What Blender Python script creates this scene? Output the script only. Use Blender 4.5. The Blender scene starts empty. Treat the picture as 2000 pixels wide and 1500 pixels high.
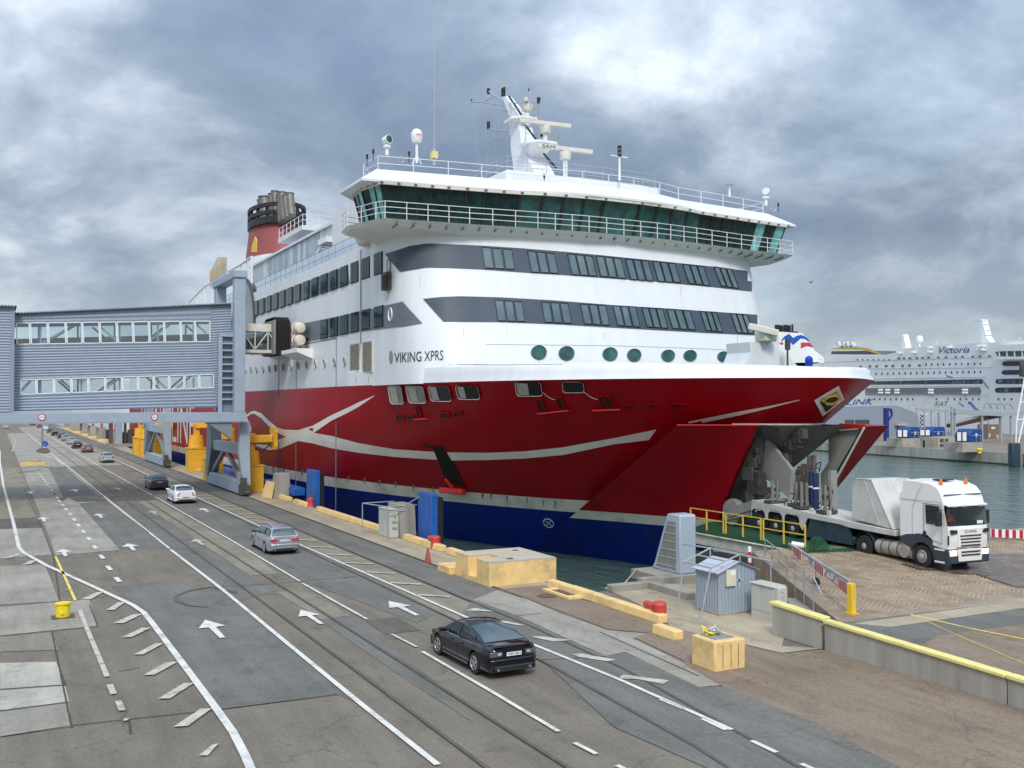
import bpy, bmesh, math, random
from mathutils import Vector, Matrix
from mathutils.bvhtree import BVHTree
random.seed(7)
S = bpy.context.scene
COL = S.collection

# ------------------------------------------------------------------ camera
F, CX, CY, HOR = 1950.0, 1000.0, 750.0, 790.0
CAM = Vector((0, 0, 8.5))
YAW = math.atan(1010 / 1950.0)
PIT = math.atan((HOR - CY) / F)
AX = Vector((math.sin(YAW), math.cos(YAW), 0))
RT = Vector((math.cos(YAW), -math.sin(YAW), 0))
FW = AX * math.cos(PIT) + Vector((0, 0, math.sin(PIT)))
UP = -AX * math.sin(PIT) + Vector((0, 0, math.cos(PIT)))
cd = bpy.data.cameras.new('camera'); co = bpy.data.objects.new('camera', cd); COL.objects.link(co)
cd.sensor_width = 36; cd.lens = 36 * F / 2000; cd.clip_start = .1; cd.clip_end = 9000
m3 = Matrix((RT, UP, -FW)).transposed()
co.matrix_world = Matrix.Translation(CAM) @ m3.to_4x4()
S.camera = co

# ------------------------------------------------------------------ light
S.view_settings.view_transform = 'Standard'; S.view_settings.look = 'None'
S.view_settings.gamma = 1; S.view_settings.use_curve_mapping = False
S.view_settings.exposure = 0.52
SUN_EL, SUN_AZ = math.radians(44), math.radians(205)     # azimuth clockwise from +y
W = bpy.data.worlds.new('World'); S.world = W; W.use_nodes = True
def world():
    nt = W.node_tree; N = nt.nodes; L = nt.links; N.clear()
    def n(t, **k):
        q = N.new(t)
        for a, b in k.items(): setattr(q, a, b)
        return q
    def mth(op, a, b=None, c=None):
        q = n('ShaderNodeMath', operation=op)
        for i, v in enumerate((a, b, c)):
            if v is None: continue
            if isinstance(v, (int, float)): q.inputs[i].default_value = v
            else: L.new(v, q.inputs[i])
        return q.outputs[0]
    tc = n('ShaderNodeTexCoord'); sep = n('ShaderNodeSeparateXYZ'); L.new(tc.outputs['Generated'], sep.inputs[0])
    z = mth('MAXIMUM', sep.outputs[2], 0.0)
    den = mth('ADD', z, 0.42)
    cmb = n('ShaderNodeCombineXYZ'); L.new(mth('DIVIDE', sep.outputs[0], den), cmb.inputs[0]); L.new(mth('DIVIDE', sep.outputs[1], den), cmb.inputs[1])
    def noise(scale, det, rough, dist, off):
        mp = n('ShaderNodeMapping'); mp.inputs['Location'].default_value = off; L.new(cmb.outputs[0], mp.inputs[0])
        q = n('ShaderNodeTexNoise'); q.inputs['Scale'].default_value = scale; q.inputs['Detail'].default_value = det
        q.inputs['Roughness'].default_value = rough; q.inputs['Distortion'].default_value = dist
        L.new(mp.outputs[0], q.inputs['Vector']); return q.outputs[0]
    big = noise(1.25, 2, .5, .2, (11.3, 27.8, 0)); med = noise(2.5, 10, .56, .25, (25.3, 6.4, 1)); fine = noise(8.0, 6, .6, .2, (1, 5, 2))
    v = mth('ADD', mth('MULTIPLY', med, .62), mth('MULTIPLY', big, .38)); v = mth('ADD', mth('MULTIPLY', v, .9), mth('MULTIPLY', fine, .10))
    cr = n('ShaderNodeValToRGB'); L.new(v, cr.inputs[0]); e = cr.color_ramp.elements
    cr.color_ramp.interpolation = 'LINEAR'
    e[0].position = .40; e[0].color = (.125, .165, .23, 1); e[1].position = .70; e[1].color = (1.0, 1.0, 1.0, 1)
    for p, c in ((.475, (.18, .225, .29, 1)), (.53, (.30, .35, .415, 1)), (.605, (.54, .59, .65, 1))):
        x = e.new(p); x.color = c
    # paler towards the horizon, as under a thick cloud layer
    hz = n('ShaderNodeMapRange'); hz.inputs[1].default_value = 0; hz.inputs[2].default_value = .17; hz.inputs[3].default_value = .42; hz.inputs[4].default_value = 0
    L.new(z, hz.inputs[0])
    mx = n('ShaderNodeMixRGB'); L.new(hz.outputs[0], mx.inputs[0]); L.new(cr.outputs[0], mx.inputs[1]); mx.inputs[2].default_value = (.62, .69, .75, 1)
    # overcast dome: brighter overhead
    g = mth('ADD', 1.0, mth('MULTIPLY', mth('POWER', z, 1.25), 3.2)); g = mth('MULTIPLY', g, .80)
    vm = n('ShaderNodeVectorMath', operation='SCALE'); L.new(mx.outputs[0], vm.inputs[0]); L.new(g, vm.inputs['Scale'])
    # clear sky, seen only where the cloud is thin
    sk = n('ShaderNodeTexSky', sky_type='NISHITA'); sk.sun_disc = False; sk.sun_elevation = SUN_EL; sk.sun_rotation = SUN_AZ
    bg1 = n('ShaderNodeBackground'); L.new(vm.outputs[0], bg1.inputs[0]); bg1.inputs[1].default_value = 1
    bg2 = n('ShaderNodeBackground'); L.new(sk.outputs[0], bg2.inputs[0]); bg2.inputs[1].default_value = .1
    thin = n('ShaderNodeMapRange'); thin.inputs[1].default_value = .50; thin.inputs[2].default_value = .64; thin.inputs[3].default_value = .06; thin.inputs[4].default_value = .30
    L.new(noise(2.1, 6, .55, .3, (11.3, 4.2, 4)), thin.inputs[0])
    ms = n('ShaderNodeMixShader'); L.new(thin.outputs[0], ms.inputs[0]); L.new(bg1.outputs[0], ms.inputs[1]); L.new(bg2.outputs[0], ms.inputs[2])
    out = n('ShaderNodeOutputWorld'); L.new(ms.outputs[0], out.inputs[0])
world()
sd = bpy.data.lights.new('sun', 'SUN'); sd.energy = 1.5; sd.angle = math.radians(14); sd.color = (1, .96, .9)
so = bpy.data.objects.new('sun', sd); COL.objects.link(so)
sdir = Vector((math.sin(SUN_AZ) * math.cos(SUN_EL), math.cos(SUN_AZ) * math.cos(SUN_EL), math.sin(SUN_EL)))
so.rotation_euler = sdir.to_track_quat('Z', 'Y').to_euler(); so.location = (0, -30, 60)
S.cycles.max_bounces = 6; S.cycles.transparent_max_bounces = 12; S.cycles.use_denoising = True

# ------------------------------------------------------------------ helpers
def ray(px, py):
    return (FW + RT * ((px - CX) / F) + UP * ((CY - py) / F))
def at(px, py, z=None, x=None, y=None, n=None, p0=None):
    """the point of the place seen at a photo pixel, on a given plane"""
    d = ray(px, py)
    if z is not None: t = (z - CAM.z) / d.z
    elif x is not None: t = (x - CAM.x) / d.x
    elif y is not None: t = (y - CAM.y) / d.y
    else: t = (Vector(p0) - CAM).dot(n) / d.dot(n)
    return CAM + d * t
DECKN = Vector((0, -.045, 1)); DECK0 = Vector((26, 25.5, .95))
def zdeck(y): return .95 + .045 * (y - 25.5)
def deck(px, py, up=0.0): return at(px, py, n=DECKN, p0=DECK0 + Vector((0, 0, up)))
ROADN = Vector((0, -.028, 1))
def zroad(y): return .95 + .028 * (y - 25.5)
def road2(px, py, up=0.0): return at(px, py, n=ROADN, p0=DECK0 + Vector((0, 0, up)))

MATS = {}
def mat(name, col, rough=.6, metal=0.0, var=.08, scale=2.0, bump=0.0, bscale=None, dirt=None, dirtamt=0.0, spec=.5, emit=None, estr=0, coat=0, streak=False, plates=None):
    if name in MATS: return MATS[name]
    m = bpy.data.materials.new(name); m.use_nodes = True; nt = m.node_tree; N = nt.nodes; L = nt.links
    b = N['Principled BSDF']; b.inputs['Roughness'].default_value = rough; b.inputs['Metallic'].default_value = metal
    b.inputs['Specular IOR Level'].default_value = spec
    if coat: b.inputs['Coat Weight'].default_value = coat; b.inputs['Coat Roughness'].default_value = .05
    g = N.new('ShaderNodeNewGeometry')
    mp = N.new('ShaderNodeMapping'); L.new(g.outputs['Position'], mp.inputs[0])
    if streak: mp.inputs['Scale'].default_value = (1, 1, .08)
    no = N.new('ShaderNodeTexNoise'); no.inputs['Scale'].default_value = scale; no.inputs['Detail'].default_value = 6; no.inputs['Roughness'].default_value = .6
    L.new(mp.outputs[0], no.inputs['Vector'])
    cr = N.new('ShaderNodeValToRGB'); e = cr.color_ramp.elements; L.new(no.outputs[0], cr.inputs[0])
    e[0].position = .3; e[1].position = .7
    e[0].color = tuple(max(0, c * (1 - var)) for c in col) + (1,); e[1].color = tuple(min(1, c * (1 + var)) for c in col) + (1,)
    out = cr.outputs[0]
    if dirt:
        n2 = N.new('ShaderNodeTexNoise'); n2.inputs['Scale'].default_value = scale * .35; n2.inputs['Detail'].default_value = 8; n2.inputs['Roughness'].default_value = .7
        L.new(mp.outputs[0], n2.inputs['Vector'])
        r2 = N.new('ShaderNodeMapRange'); r2.inputs[1].default_value = .5; r2.inputs[2].default_value = .72; r2.inputs[3].default_value = 0; r2.inputs[4].default_value = dirtamt
        L.new(n2.outputs[0], r2.inputs[0])
        mx = N.new('ShaderNodeMixRGB'); L.new(r2.outputs[0], mx.inputs[0]); L.new(out, mx.inputs[1]); mx.inputs[2].default_value = tuple(dirt) + (1,)
        out = mx.outputs[0]
    if plates:
        sp = N.new('ShaderNodeSeparateXYZ'); L.new(g.outputs['Position'], sp.inputs[0]); ad = N.new('ShaderNodeMath'); ad.operation = 'SUBTRACT'; L.new(sp.outputs[0], ad.inputs[0]); L.new(sp.outputs[1], ad.inputs[1])
        cb = N.new('ShaderNodeCombineXYZ'); L.new(ad.outputs[0], cb.inputs[0]); L.new(sp.outputs[2], cb.inputs[1])
        br = N.new('ShaderNodeTexBrick'); br.inputs['Scale'].default_value = 1; br.inputs['Brick Width'].default_value = plates[0]; br.inputs['Row Height'].default_value = plates[1]; br.inputs['Mortar Size'].default_value = .018
        br.inputs['Color1'].default_value = (1, 1, 1, 1); br.inputs['Color2'].default_value = (plates[2],) * 3 + (1,); br.inputs['Mortar'].default_value = (plates[3],) * 3 + (1,); L.new(cb.outputs[0], br.inputs['Vector'])
        mm = N.new('ShaderNodeMixRGB'); mm.blend_type = 'MULTIPLY'; mm.inputs[0].default_value = 1; L.new(out, mm.inputs[1]); L.new(br.outputs[0], mm.inputs[2]); out = mm.outputs[0]
    L.new(out, b.inputs['Base Color'])
    if bump:
        bn = N.new('ShaderNodeTexNoise'); bn.inputs['Scale'].default_value = bscale or scale * 8; bn.inputs['Detail'].default_value = 4
        L.new(g.outputs['Position'], bn.inputs['Vector'])
        bp = N.new('ShaderNodeBump'); bp.inputs['Strength'].default_value = bump; bp.inputs['Distance'].default_value = .02
        L.new(bn.outputs[0], bp.inputs['Height']); L.new(bp.outputs[0], b.inputs['Normal'])
    if emit:
        b.inputs['Emission Color'].default_value = tuple(emit) + (1,); b.inputs['Emission Strength'].default_value = estr
    MATS[name] = m; return m
def glass(name, tint, alpha=.55, rough=.03, body=None):
    if name in MATS: return MATS[name]
    m = bpy.data.materials.new(name); m.use_nodes = True; nt = m.node_tree; N = nt.nodes; L = nt.links; N.clear()
    tr = N.new('ShaderNodeBsdfTransparent'); tr.inputs[0].default_value = tuple(tint) + (1,)
    gl = N.new('ShaderNodeBsdfGlossy'); gl.inputs['Roughness'].default_value = rough; gl.inputs[0].default_value = (.9, .95, 1, 1)
    fr = N.new('ShaderNodeFresnel'); fr.inputs[0].default_value = 1.5
    mx = N.new('ShaderNodeMath'); mx.operation = 'MAXIMUM'; L.new(fr.outputs[0], mx.inputs[0]); mx.inputs[1].default_value = 1 - alpha
    ms = N.new('ShaderNodeMixShader'); L.new(mx.outputs[0], ms.inputs[0]); L.new(tr.outputs[0], ms.inputs[1]); L.new(gl.outputs[0], ms.inputs[2])
    o = N.new('ShaderNodeOutputMaterial'); L.new(ms.outputs[0], o.inputs[0]); MATS[name] = m; return m

def tag(o, label=None, cat=None, group=None, kind=None):
    if label: o['label'] = label
    if cat: o['category'] = cat
    if group: o['group'] = group
    if kind: o['kind'] = kind
    return o
def root(name, loc, label, cat, group=None, rz=0):
    o = bpy.data.objects.new(name, None); COL.objects.link(o); o.location = loc; o.rotation_euler.z = rz
    o.empty_display_size = .3
    return tag(o, label, cat, group)
def wloc(o):
    v = Vector((0, 0, 0))
    while o is not None: v += Vector(o.location); o = o.parent
    return v
class MB:
    def __init__(s): s.v = []; s.f = []
    def add(s, vs, fs):
        k = len(s.v); s.v += [Vector(p) for p in vs]; s.f += [tuple(i + k for i in f) for f in fs]; return s
    def box(s, a, b, M=None):
        x0, y0, z0 = (min(a[i], b[i]) for i in range(3)); x1, y1, z1 = (max(a[i], b[i]) for i in range(3))
        vs = [Vector(p) for p in ((x0,y0,z0),(x1,y0,z0),(x1,y1,z0),(x0,y1,z0),(x0,y0,z1),(x1,y0,z1),(x1,y1,z1),(x0,y1,z1))]
        if M: vs = [M @ p for p in vs]
        return s.add(vs, [(0,3,2,1),(4,5,6,7),(0,1,5,4),(1,2,6,5),(2,3,7,6),(3,0,4,7)])
    def bar(s, a, b, w, h=None, up=Vector((0,0,1))):
        a, b = Vector(a), Vector(b); h = h or w; d = (b - a); 
        if d.length < 1e-6: return s
        dn = d.normalized(); r = dn.cross(up)
        if r.length < 1e-3: r = dn.cross(Vector((1,0,0)))
        r.normalize(); u = r.cross(dn)
        vs = [p + r * (sx * w / 2) + u * (sy * h / 2) for p in (a, b) for sx, sy in ((-1,-1),(1,-1),(1,1),(-1,1))]
        return s.add(vs, [(3,2,1,0),(4,5,6,7),(0,1,5,4),(1,2,6,5),(2,3,7,6),(3,0,4,7)])
    def cyl(s, a, b, r0, r1=None, n=12, cap=True):
        a, b = Vector(a), Vector(b); r1 = r0 if r1 is None else r1; d = (b - a).normalized()
        u = d.cross(Vector((0,0,1)));  u = d.cross(Vector((1,0,0))) if u.length < 1e-3 else u
        u.normalize(); w = d.cross(u)
        vs = []
        for p, r in ((a, r0), (b, r1)):
            for i in range(n):
                t = 2 * math.pi * i / n; vs.append(p + (u * math.cos(t) + w * math.sin(t)) * r)
        fs = [(i, (i+1) % n, n + (i+1) % n, n + i) for i in range(n)]
        if cap: fs += [tuple(range(n-1, -1, -1)), tuple(range(n, 2*n))]
        return s.add(vs, fs)
    def tube(s, pts, r, n=6):
        for a, b in zip(pts[:-1], pts[1:]): s.cyl(a, b, r, r, n)
        return s
    def lathe(s, prof, c, n=16, axis='z', sx=1, sy=1):
        c = Vector(c); vs = []; fs = []
        for r, h in prof:
            for i in range(n):
                t = 2 * math.pi * i / n; p = (r * math.cos(t) * sx, r * math.sin(t) * sy, h)
                if axis == 'x': p = (p[2], p[0], p[1])
                if axis == 'y': p = (p[0], p[2], p[1])
                vs.append(c + Vector(p))
        for j in range(len(prof) - 1):
            for i in range(n): fs.append((j*n+i, j*n+(i+1) % n, (j+1)*n+(i+1) % n, (j+1)*n+i))
        fs += [tuple(range(n-1, -1, -1)), tuple(range((len(prof)-1)*n, len(prof)*n))]
        return s.add(vs, fs)
    def prism(s, poly, vec):
        poly = [Vector(p) for p in poly]; vec = Vector(vec); n = len(poly)
        vs = poly + [p + vec for p in poly]
        return s.add(vs, [tuple(range(n-1, -1, -1)), tuple(range(n, 2*n))] + [(i, (i+1) % n, n+(i+1) % n, n+i) for i in range(n)])
    def grid(s, rows, closed=False):
        n = len(rows[0]); vs = [p for r in rows for p in r]
        return s.add(vs, [(j*n+i, j*n+i+1, (j+1)*n+i+1, (j+1)*n+i) for j in range(len(rows)-1) for i in range(n-1)])
    def poly(s, pts): return s.add(pts, [tuple(range(len(pts)))])
    def build(s, name, m, parent=None, smooth=True, bevel=0, label=None, cat=None, group=None, kind=None, ang=35, recalc=True, weld=False):
        me = bpy.data.meshes.new(name)
        if parent is not None: off = wloc(parent)
        else:
            xs = [p.x for p in s.v]; ys = [p.y for p in s.v]; zs = [p.z for p in s.v]
            off = Vector(((min(xs)+max(xs))/2, (min(ys)+max(ys))/2, min(zs)))
        me.from_pydata([p - off for p in s.v], [], s.f)
        if recalc or bevel or weld:
            bm = bmesh.new(); bm.from_mesh(me)
            if weld: bmesh.ops.remove_doubles(bm, verts=bm.verts, dist=.002); recalc = True
            if recalc: bmesh.ops.recalc_face_normals(bm, faces=bm.faces)
            bm.to_mesh(me); bm.free()
        if m is not None: me.materials.append(m)
        if smooth:
            me.polygons.foreach_set('use_smooth', [True] * len(me.polygons))
            me.set_sharp_from_angle(angle=math.radians(ang))
        me.update()
        o = bpy.data.objects.new(name, me); COL.objects.link(o)
        if parent is not None: o.parent = parent
        else: o.location = off
        if bevel:
            md = o.modifiers.new('bevel', 'BEVEL'); md.width = bevel; md.segments = 2; md.limit_method = 'ANGLE'; md.angle_limit = math.radians(40)
        return tag(o, label, cat, group, kind)
def bx(name, a, b, m, parent=None, bevel=0, **k): return MB().box(a, b).build(name, m, parent, smooth=bool(bevel), bevel=bevel, **k)
def kids(o): return [c for c in bpy.data.objects if c.parent == o]
def copy_tree(o, parent=None, ch=None):
    if ch is None:
        ch = {}
        for q in bpy.data.objects:
            if q.parent: ch.setdefault(q.parent.name, []).append(q)
    c = o.copy(); COL.objects.link(c)
    if parent is not None: c.parent = parent
    for k in ch.get(o.name, []): copy_tree(k, c, ch)
    return c
def sheet(name, pts, m, label=None, kind='structure'):
    """flat painted or paved sheet, points given in order"""
    return MB().poly([Vector(p) for p in pts]).build(name, m, smooth=False, label=label, kind=kind, recalc=False)

# lettering, taken once as outlines while the scene is still empty
TXT = {}
def pretext(strings):
    tmp = []
    for key, (st, shear) in strings.items():
        c = bpy.data.curves.new('t', 'FONT'); c.body = st; c.size = 1; c.shear = shear; c.resolution_u = 3
        o = bpy.data.objects.new('t', c); COL.objects.link(o); tmp.append((key, o, c))
    bpy.context.view_layer.update(); dg = bpy.context.evaluated_depsgraph_get()
    for key, o, c in tmp:
        me = bpy.data.meshes.new_from_object(o.evaluated_get(dg))
        vs = [Vector(v.co) for v in me.vertices]; fs = [tuple(p.vertices) for p in me.polygons]
        x0 = min(v.x for v in vs); x1 = max(v.x for v in vs); y0 = min(v.y for v in vs); y1 = max(v.y for v in vs)
        TXT[key] = ([((v.x - x0) / (x1 - x0), (v.y - y0) / (y1 - y0)) for v in vs], fs)
        bpy.data.meshes.remove(me)
    for key, o, c in tmp: bpy.data.objects.remove(o); bpy.data.curves.remove(c)
pretext({'ship': ('VIKING XPRS', 0), 'top': ('VIKING XPRS', 0), 'line': ('VIKING LINE', 0), 'sam': ('SAM', 0), 'plate1': ('580 BJH', 0), 'plate2': ('617 BTF', 0),
         'plate3': ('284 MKL', 0), 'truck': ('SCANIA', 0), 'plate4': ('CSB 447', 0), 'vic': ('Victoria', .35), 'kat': ('KAT', .3), 'tal': ('TALLINK', .35), 'lim': ('4,5m', 0), 'b4': ('8', 0), 'inm': ('NERA', 0)})
def text_on(key, o, ux, uy, name, m, parent=None, out=None, **k):
    """letters on a plane: origin o, width vector ux, height vector uy"""
    o, ux, uy = Vector(o), Vector(ux), Vector(uy); uv, fs = TXT[key]; q = MB()
    n = ux.cross(uy).normalized() * .012 if out is None else Vector(out)
    q.add([o + ux * a + uy * b + n for a, b in uv], fs)
    return q.build(name, m, parent, smooth=False, recalc=False, **k)
# ------------------------------------------------------------------ ground, water, road
def ground_mat(name, c1, c2, grain=.18, big=.12, rough=.85, crack=True, stain=.35, seed=0):
    if name in MATS: return MATS[name]
    m = bpy.data.materials.new(name); m.use_nodes = True; nt = m.node_tree; N = nt.nodes; L = nt.links
    b = N['Principled BSDF']; b.inputs['Roughness'].default_value = rough; b.inputs['Specular IOR Level'].default_value = .3
    g = N.new('ShaderNodeNewGeometry'); mp = N.new('ShaderNodeMapping'); mp.inputs['Location'].default_value = (seed * 3.7, seed * 5.1, 0); L.new(g.outputs['Position'], mp.inputs[0])
    def noise(s, d=6, r=.6, sc=None, dist=0):
        q = N.new('ShaderNodeTexNoise'); q.inputs['Scale'].default_value = s; q.inputs['Detail'].default_value = d; q.inputs['Roughness'].default_value = r; q.inputs['Distortion'].default_value = dist
        if sc:
            m2 = N.new('ShaderNodeMapping'); m2.inputs['Scale'].default_value = sc; L.new(mp.outputs[0], m2.inputs[0]); L.new(m2.outputs[0], q.inputs[0])
        else: L.new(mp.outputs[0], q.inputs[0])
        return q.outputs[0]
    def rng(s, a, b_, c, d):
        q = N.new('ShaderNodeMapRange'); L.new(s, q.inputs[0])
        for i, v in enumerate((a, b_, c, d)): q.inputs[i+1].default_value = v
        return q.outputs[0]
    def mul(a, f, col=None):
        q = N.new('ShaderNodeVectorMath'); q.operation = 'SCALE'; L.new(a, q.inputs[0]); L.new(f, q.inputs['Scale']); return q.outputs[0]
    cr = N.new('ShaderNodeValToRGB'); e = cr.color_ramp.elements; e[0].position = .35; e[1].position = .65; e[0].color = tuple(c1) + (1,); e[1].color = tuple(c2) + (1,)
    L.new(noise(.22, 8, .62), cr.inputs[0]); c = cr.outputs[0]
    c = mul(c, rng(noise(9, 8, .78), .32, .68, 1 - grain * 1.5, 1 + grain * 1.5))
    c = mul(c, rng(noise(1.4, 6, .65, (1, .12, 1)), .35, .68, 1 - big * 1.3, 1 + big * 1.1))      # wear drawn out along the lanes
    c = mul(c, rng(noise(.7, 9, .72, dist=.6), .56, .70, 1, 1 - stain))              # oil and damp stains
    if crack:
        v = N.new('ShaderNodeTexVoronoi'); v.feature = 'DISTANCE_TO_EDGE'; v.inputs['Scale'].default_value = .16
        w = N.new('ShaderNodeVectorMath'); w.operation = 'ADD'; L.new(mp.outputs[0], w.inputs[0])
        nn = N.new('ShaderNodeTexNoise'); nn.inputs['Scale'].default_value = 1.2; nn.inputs['Detail'].default_value = 6; L.new(mp.outputs[0], nn.inputs[0])
        L.new(nn.outputs[1], w.inputs[1]); L.new(w.outputs[0], v.inputs['Vector'])
        c = mul(c, rng(v.outputs[0], 0, .006, .72, 1))
    L.new(c, b.inputs['Base Color'])
    bp = N.new('ShaderNodeBump'); bp.inputs['Strength'].default_value = .35; bp.inputs['Distance'].default_value = .01
    L.new(noise(40, 3, .7), bp.inputs['Height']); L.new(bp.outputs[0], b.inputs['Normal'])
    MATS[name] = m; return m
A_BROWN = ground_mat('asphalt_brown', (0.163, 0.140, 0.111), (0.200, 0.174, 0.136), seed=1)
A_GREY = ground_mat('asphalt_grey', (0.136, 0.133, 0.119), (0.176, 0.172, 0.154), seed=2)
A_RED = ground_mat('asphalt_reddish', (0.205, 0.155, 0.113), (0.254, 0.196, 0.145), seed=3)
A_DARK = ground_mat('asphalt_dark', (0.095, 0.092, 0.077), (0.125, 0.120, 0.099), seed=4)
C_TAN = ground_mat('concrete_tan', (0.320, 0.267, 0.190), (0.428, 0.364, 0.262), grain=.12, seed=5, stain=.3)
C_GREY = ground_mat('concrete_grey', (0.258, 0.240, 0.200), (0.350, 0.328, 0.278), grain=.12, seed=6, stain=.3)
C_LITE = ground_mat('concrete_pale', (0.350, 0.332, 0.280), (0.470, 0.447, 0.382), grain=.12, seed=7, stain=.4)
C_MID = ground_mat('concrete_worn', (0.204, 0.182, 0.140), (0.272, 0.244, 0.187), grain=.14, seed=8, stain=.35)
PAINT = mat('road_paint', (.66, .65, .60), .7, var=.10, scale=3, dirt=(.22, .21, .19), dirtamt=.75)
PAINT_OLD = mat('worn_road_paint', (.50, .47, .40), .75, var=.2, scale=5, dirt=(.17, .155, .14), dirtamt=1.0)
PAINT_Y = mat('yellow_road_paint', (.78, .60, .12), .65, var=.12, scale=3, dirt=(.3, .27, .16), dirtamt=.6)
CONC = mat('raw_concrete', (.30, .28, .24), .85, var=.16, scale=1.2, bump=.3, bscale=14, dirt=(.14, .125, .10), dirtamt=.75, streak=True)
CONC_Y = mat('yellow_painted_concrete', (.78, .54, .23), .8, var=.09, scale=2.2, bump=.4, bscale=9, dirt=(.36, .26, .15), dirtamt=.8)
STEEL_DK = mat('dark_steel', (.045, .043, .04), .5, .4, var=.2)
RUST = mat('rusty_steel', (.14, .085, .06), .7, .2, var=.3, scale=4)

def water_mat():
    m = bpy.data.materials.new('harbour_water'); m.use_nodes = True; N = m.node_tree.nodes; L = m.node_tree.links
    b = N['Principled BSDF']; b.inputs['Base Color'].default_value = (.075, .125, .105, 1); b.inputs['Roughness'].default_value = .12; b.inputs['IOR'].default_value = 1.33
    b.inputs['Specular IOR Level'].default_value = .62
    g = N.new('ShaderNodeNewGeometry'); mp = N.new('ShaderNodeMapping'); mp.inputs['Scale'].default_value = (1, .45, 1); mp.inputs['Rotation'].default_value = (0, 0, .5); L.new(g.outputs[0], mp.inputs[0])
    h = []
    for s, d in ((.28, 3), (1.1, 5)):
        q = N.new('ShaderNodeTexNoise'); q.inputs['Scale'].default_value = s; q.inputs['Detail'].default_value = d; q.inputs['Distortion'].default_value = .4; L.new(mp.outputs[0], q.inputs[0]); h.append(q.outputs[0])
    a = N.new('ShaderNodeMath'); a.operation = 'MULTIPLY_ADD'; L.new(h[0], a.inputs[0]); a.inputs[1].default_value = 1.6; L.new(h[1], a.inputs[2])
    bp = N.new('ShaderNodeBump'); bp.inputs['Strength'].default_value = .7; bp.inputs['Distance'].default_value = .25
    L.new(a.outputs[0], bp.inputs['Height']); L.new(bp.outputs[0], b.inputs['Normal']); MATS['water'] = m; return m
WATER = water_mat()
sheet('water', [(-3000, -800, -2), (5000, -800, -2), (5000, 6000, -2), (-3000, 6000, -2)], WATER)
QE = 23.5                                                # quay edge
quay = MB().prism([(-500, -60, -4), (25.7, -60, -4), (25.7, 28, -4), (27, 28, -4), (31.4, 35.6, -4), (31.4, 38.6, -4), (QE, 38.6, -4), (QE, 1200, -4), (-500, 1200, -4)], (0, 0, 4))
quay.build('quay_ground', A_BROWN, kind='structure', smooth=False)
MB().box((QE + .004, 38.7, -4), (QE + .14, 1200, -.1)).build('quay_face', CONC, kind='structure', smooth=False)
# upper road behind the retaining wall, and the sloping ramp deck
up_ = MB(); ya, yb = -60, 25.45
up_.prism([(25.72, ya, -4), (25.72, yb, -4), (25.72, yb, zroad(yb)), (25.72, ya, zroad(ya))], (140, 0, 0)); up_.build('upper_road', A_RED, kind='structure', smooth=False)
gp = [(26.0, 25.5), (70, 25.5), (70, 37.2), (32.2, 37.2)]
dk = MB(); dk.add([(x, y, zdeck(y)) for x, y in gp] + [(x, y, -.4) for x, y in gp], [(0, 1, 2, 3), (7, 6, 5, 4), (0, 4, 5, 1), (1, 5, 6, 2), (2, 6, 7, 3), (3, 7, 4, 0)])
C_RIB = mat('ramp_deck_steel', (.30, .232, .165), .62, .05, var=.28, scale=.9, dirt=(.17, .125, .09), dirtamt=.8, bump=.3)
dko = dk.build('ramp_deck', C_RIB, kind='structure', smooth=False)
# herringbone anti-slip ribs on the ramp deck
rb = MB(); rr = random.Random(3)
def inside_deck(x, y): return 25.8 < y < 37.0 and x > 26.0 + (y - 25.5) * .53 + .5 and x < 62
row = 0; x = 26.0
while x < 62:
    y = 25.7
    while y < 37:
        s = 1 if row % 2 else -1
        if inside_deck(x, y) and inside_deck(x + .62, y + s * .42):
            a = Vector((x, y, zdeck(y) + .008)); b = Vector((x + .62, y + s * .42, zdeck(y + s * .42) + .008)); rb.bar(a, b, .07, .03)
        y += .21
    x += .60; row += 1
rb.build('ramp_rib', mat('rib_steel', (.36, .28, .195), .6, 0, var=.3, scale=1.5, dirt=(.17, .12, .09), dirtamt=.8), parent=dko, smooth=False, kind='stuff', recalc=False)
MB().add([(26.2, 25.5, .955), (66, 25.5, .955), (66, 24.4, .93), (27.2, 24.4, .93)], [(0, 3, 2, 1)]).build('ramp_hinge_strip', C_TAN, kind='structure', smooth=False)
sheet('damp_deck_patch', [deck(1760, 1100, .05), deck(1840, 1085, .05), deck(1990, 1080, .05), deck(2100, 1110, .05), deck(2080, 1148, .05), deck(1985, 1146, .05), deck(1940, 1132, .05), deck(1905, 1120, .05), deck(1870, 1121, .05), deck(1830, 1113, .05), deck(1795, 1112, .05)], mat('wet_steel', (.13, .10, .082), .4, .0, var=.6, scale=3.2, spec=.3, dirt=(.30, .215, .14), dirtamt=1.0))

lay = [0]
def patch(name, px, m, z=None, lift=0.0):
    lay[0] += 1
    zz = (.004 + .0006 * lay[0]) if z is None else z
    return sheet(name, [at(x, y, z=zz) for x, y in px], m)
def strip(x0, x1, y0, y1, m, name='asphalt_strip'):
    lay[0] += 1; z = .004 + .0006 * lay[0]
    return sheet(name, [(x0, y0, z), (x1, y0, z), (x1, y1, z), (x0, y1, z)], m)
P8 = lambda x, y: (x * .35, 950 + y * .35)
P7 = lambda x, y: (700 + x * .35, 900 + y * .35)
P6 = lambda x, y: (x * .15, 800 + y * .15)
P1 = lambda x, y: (x * .35, 550 + y * .35)
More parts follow.
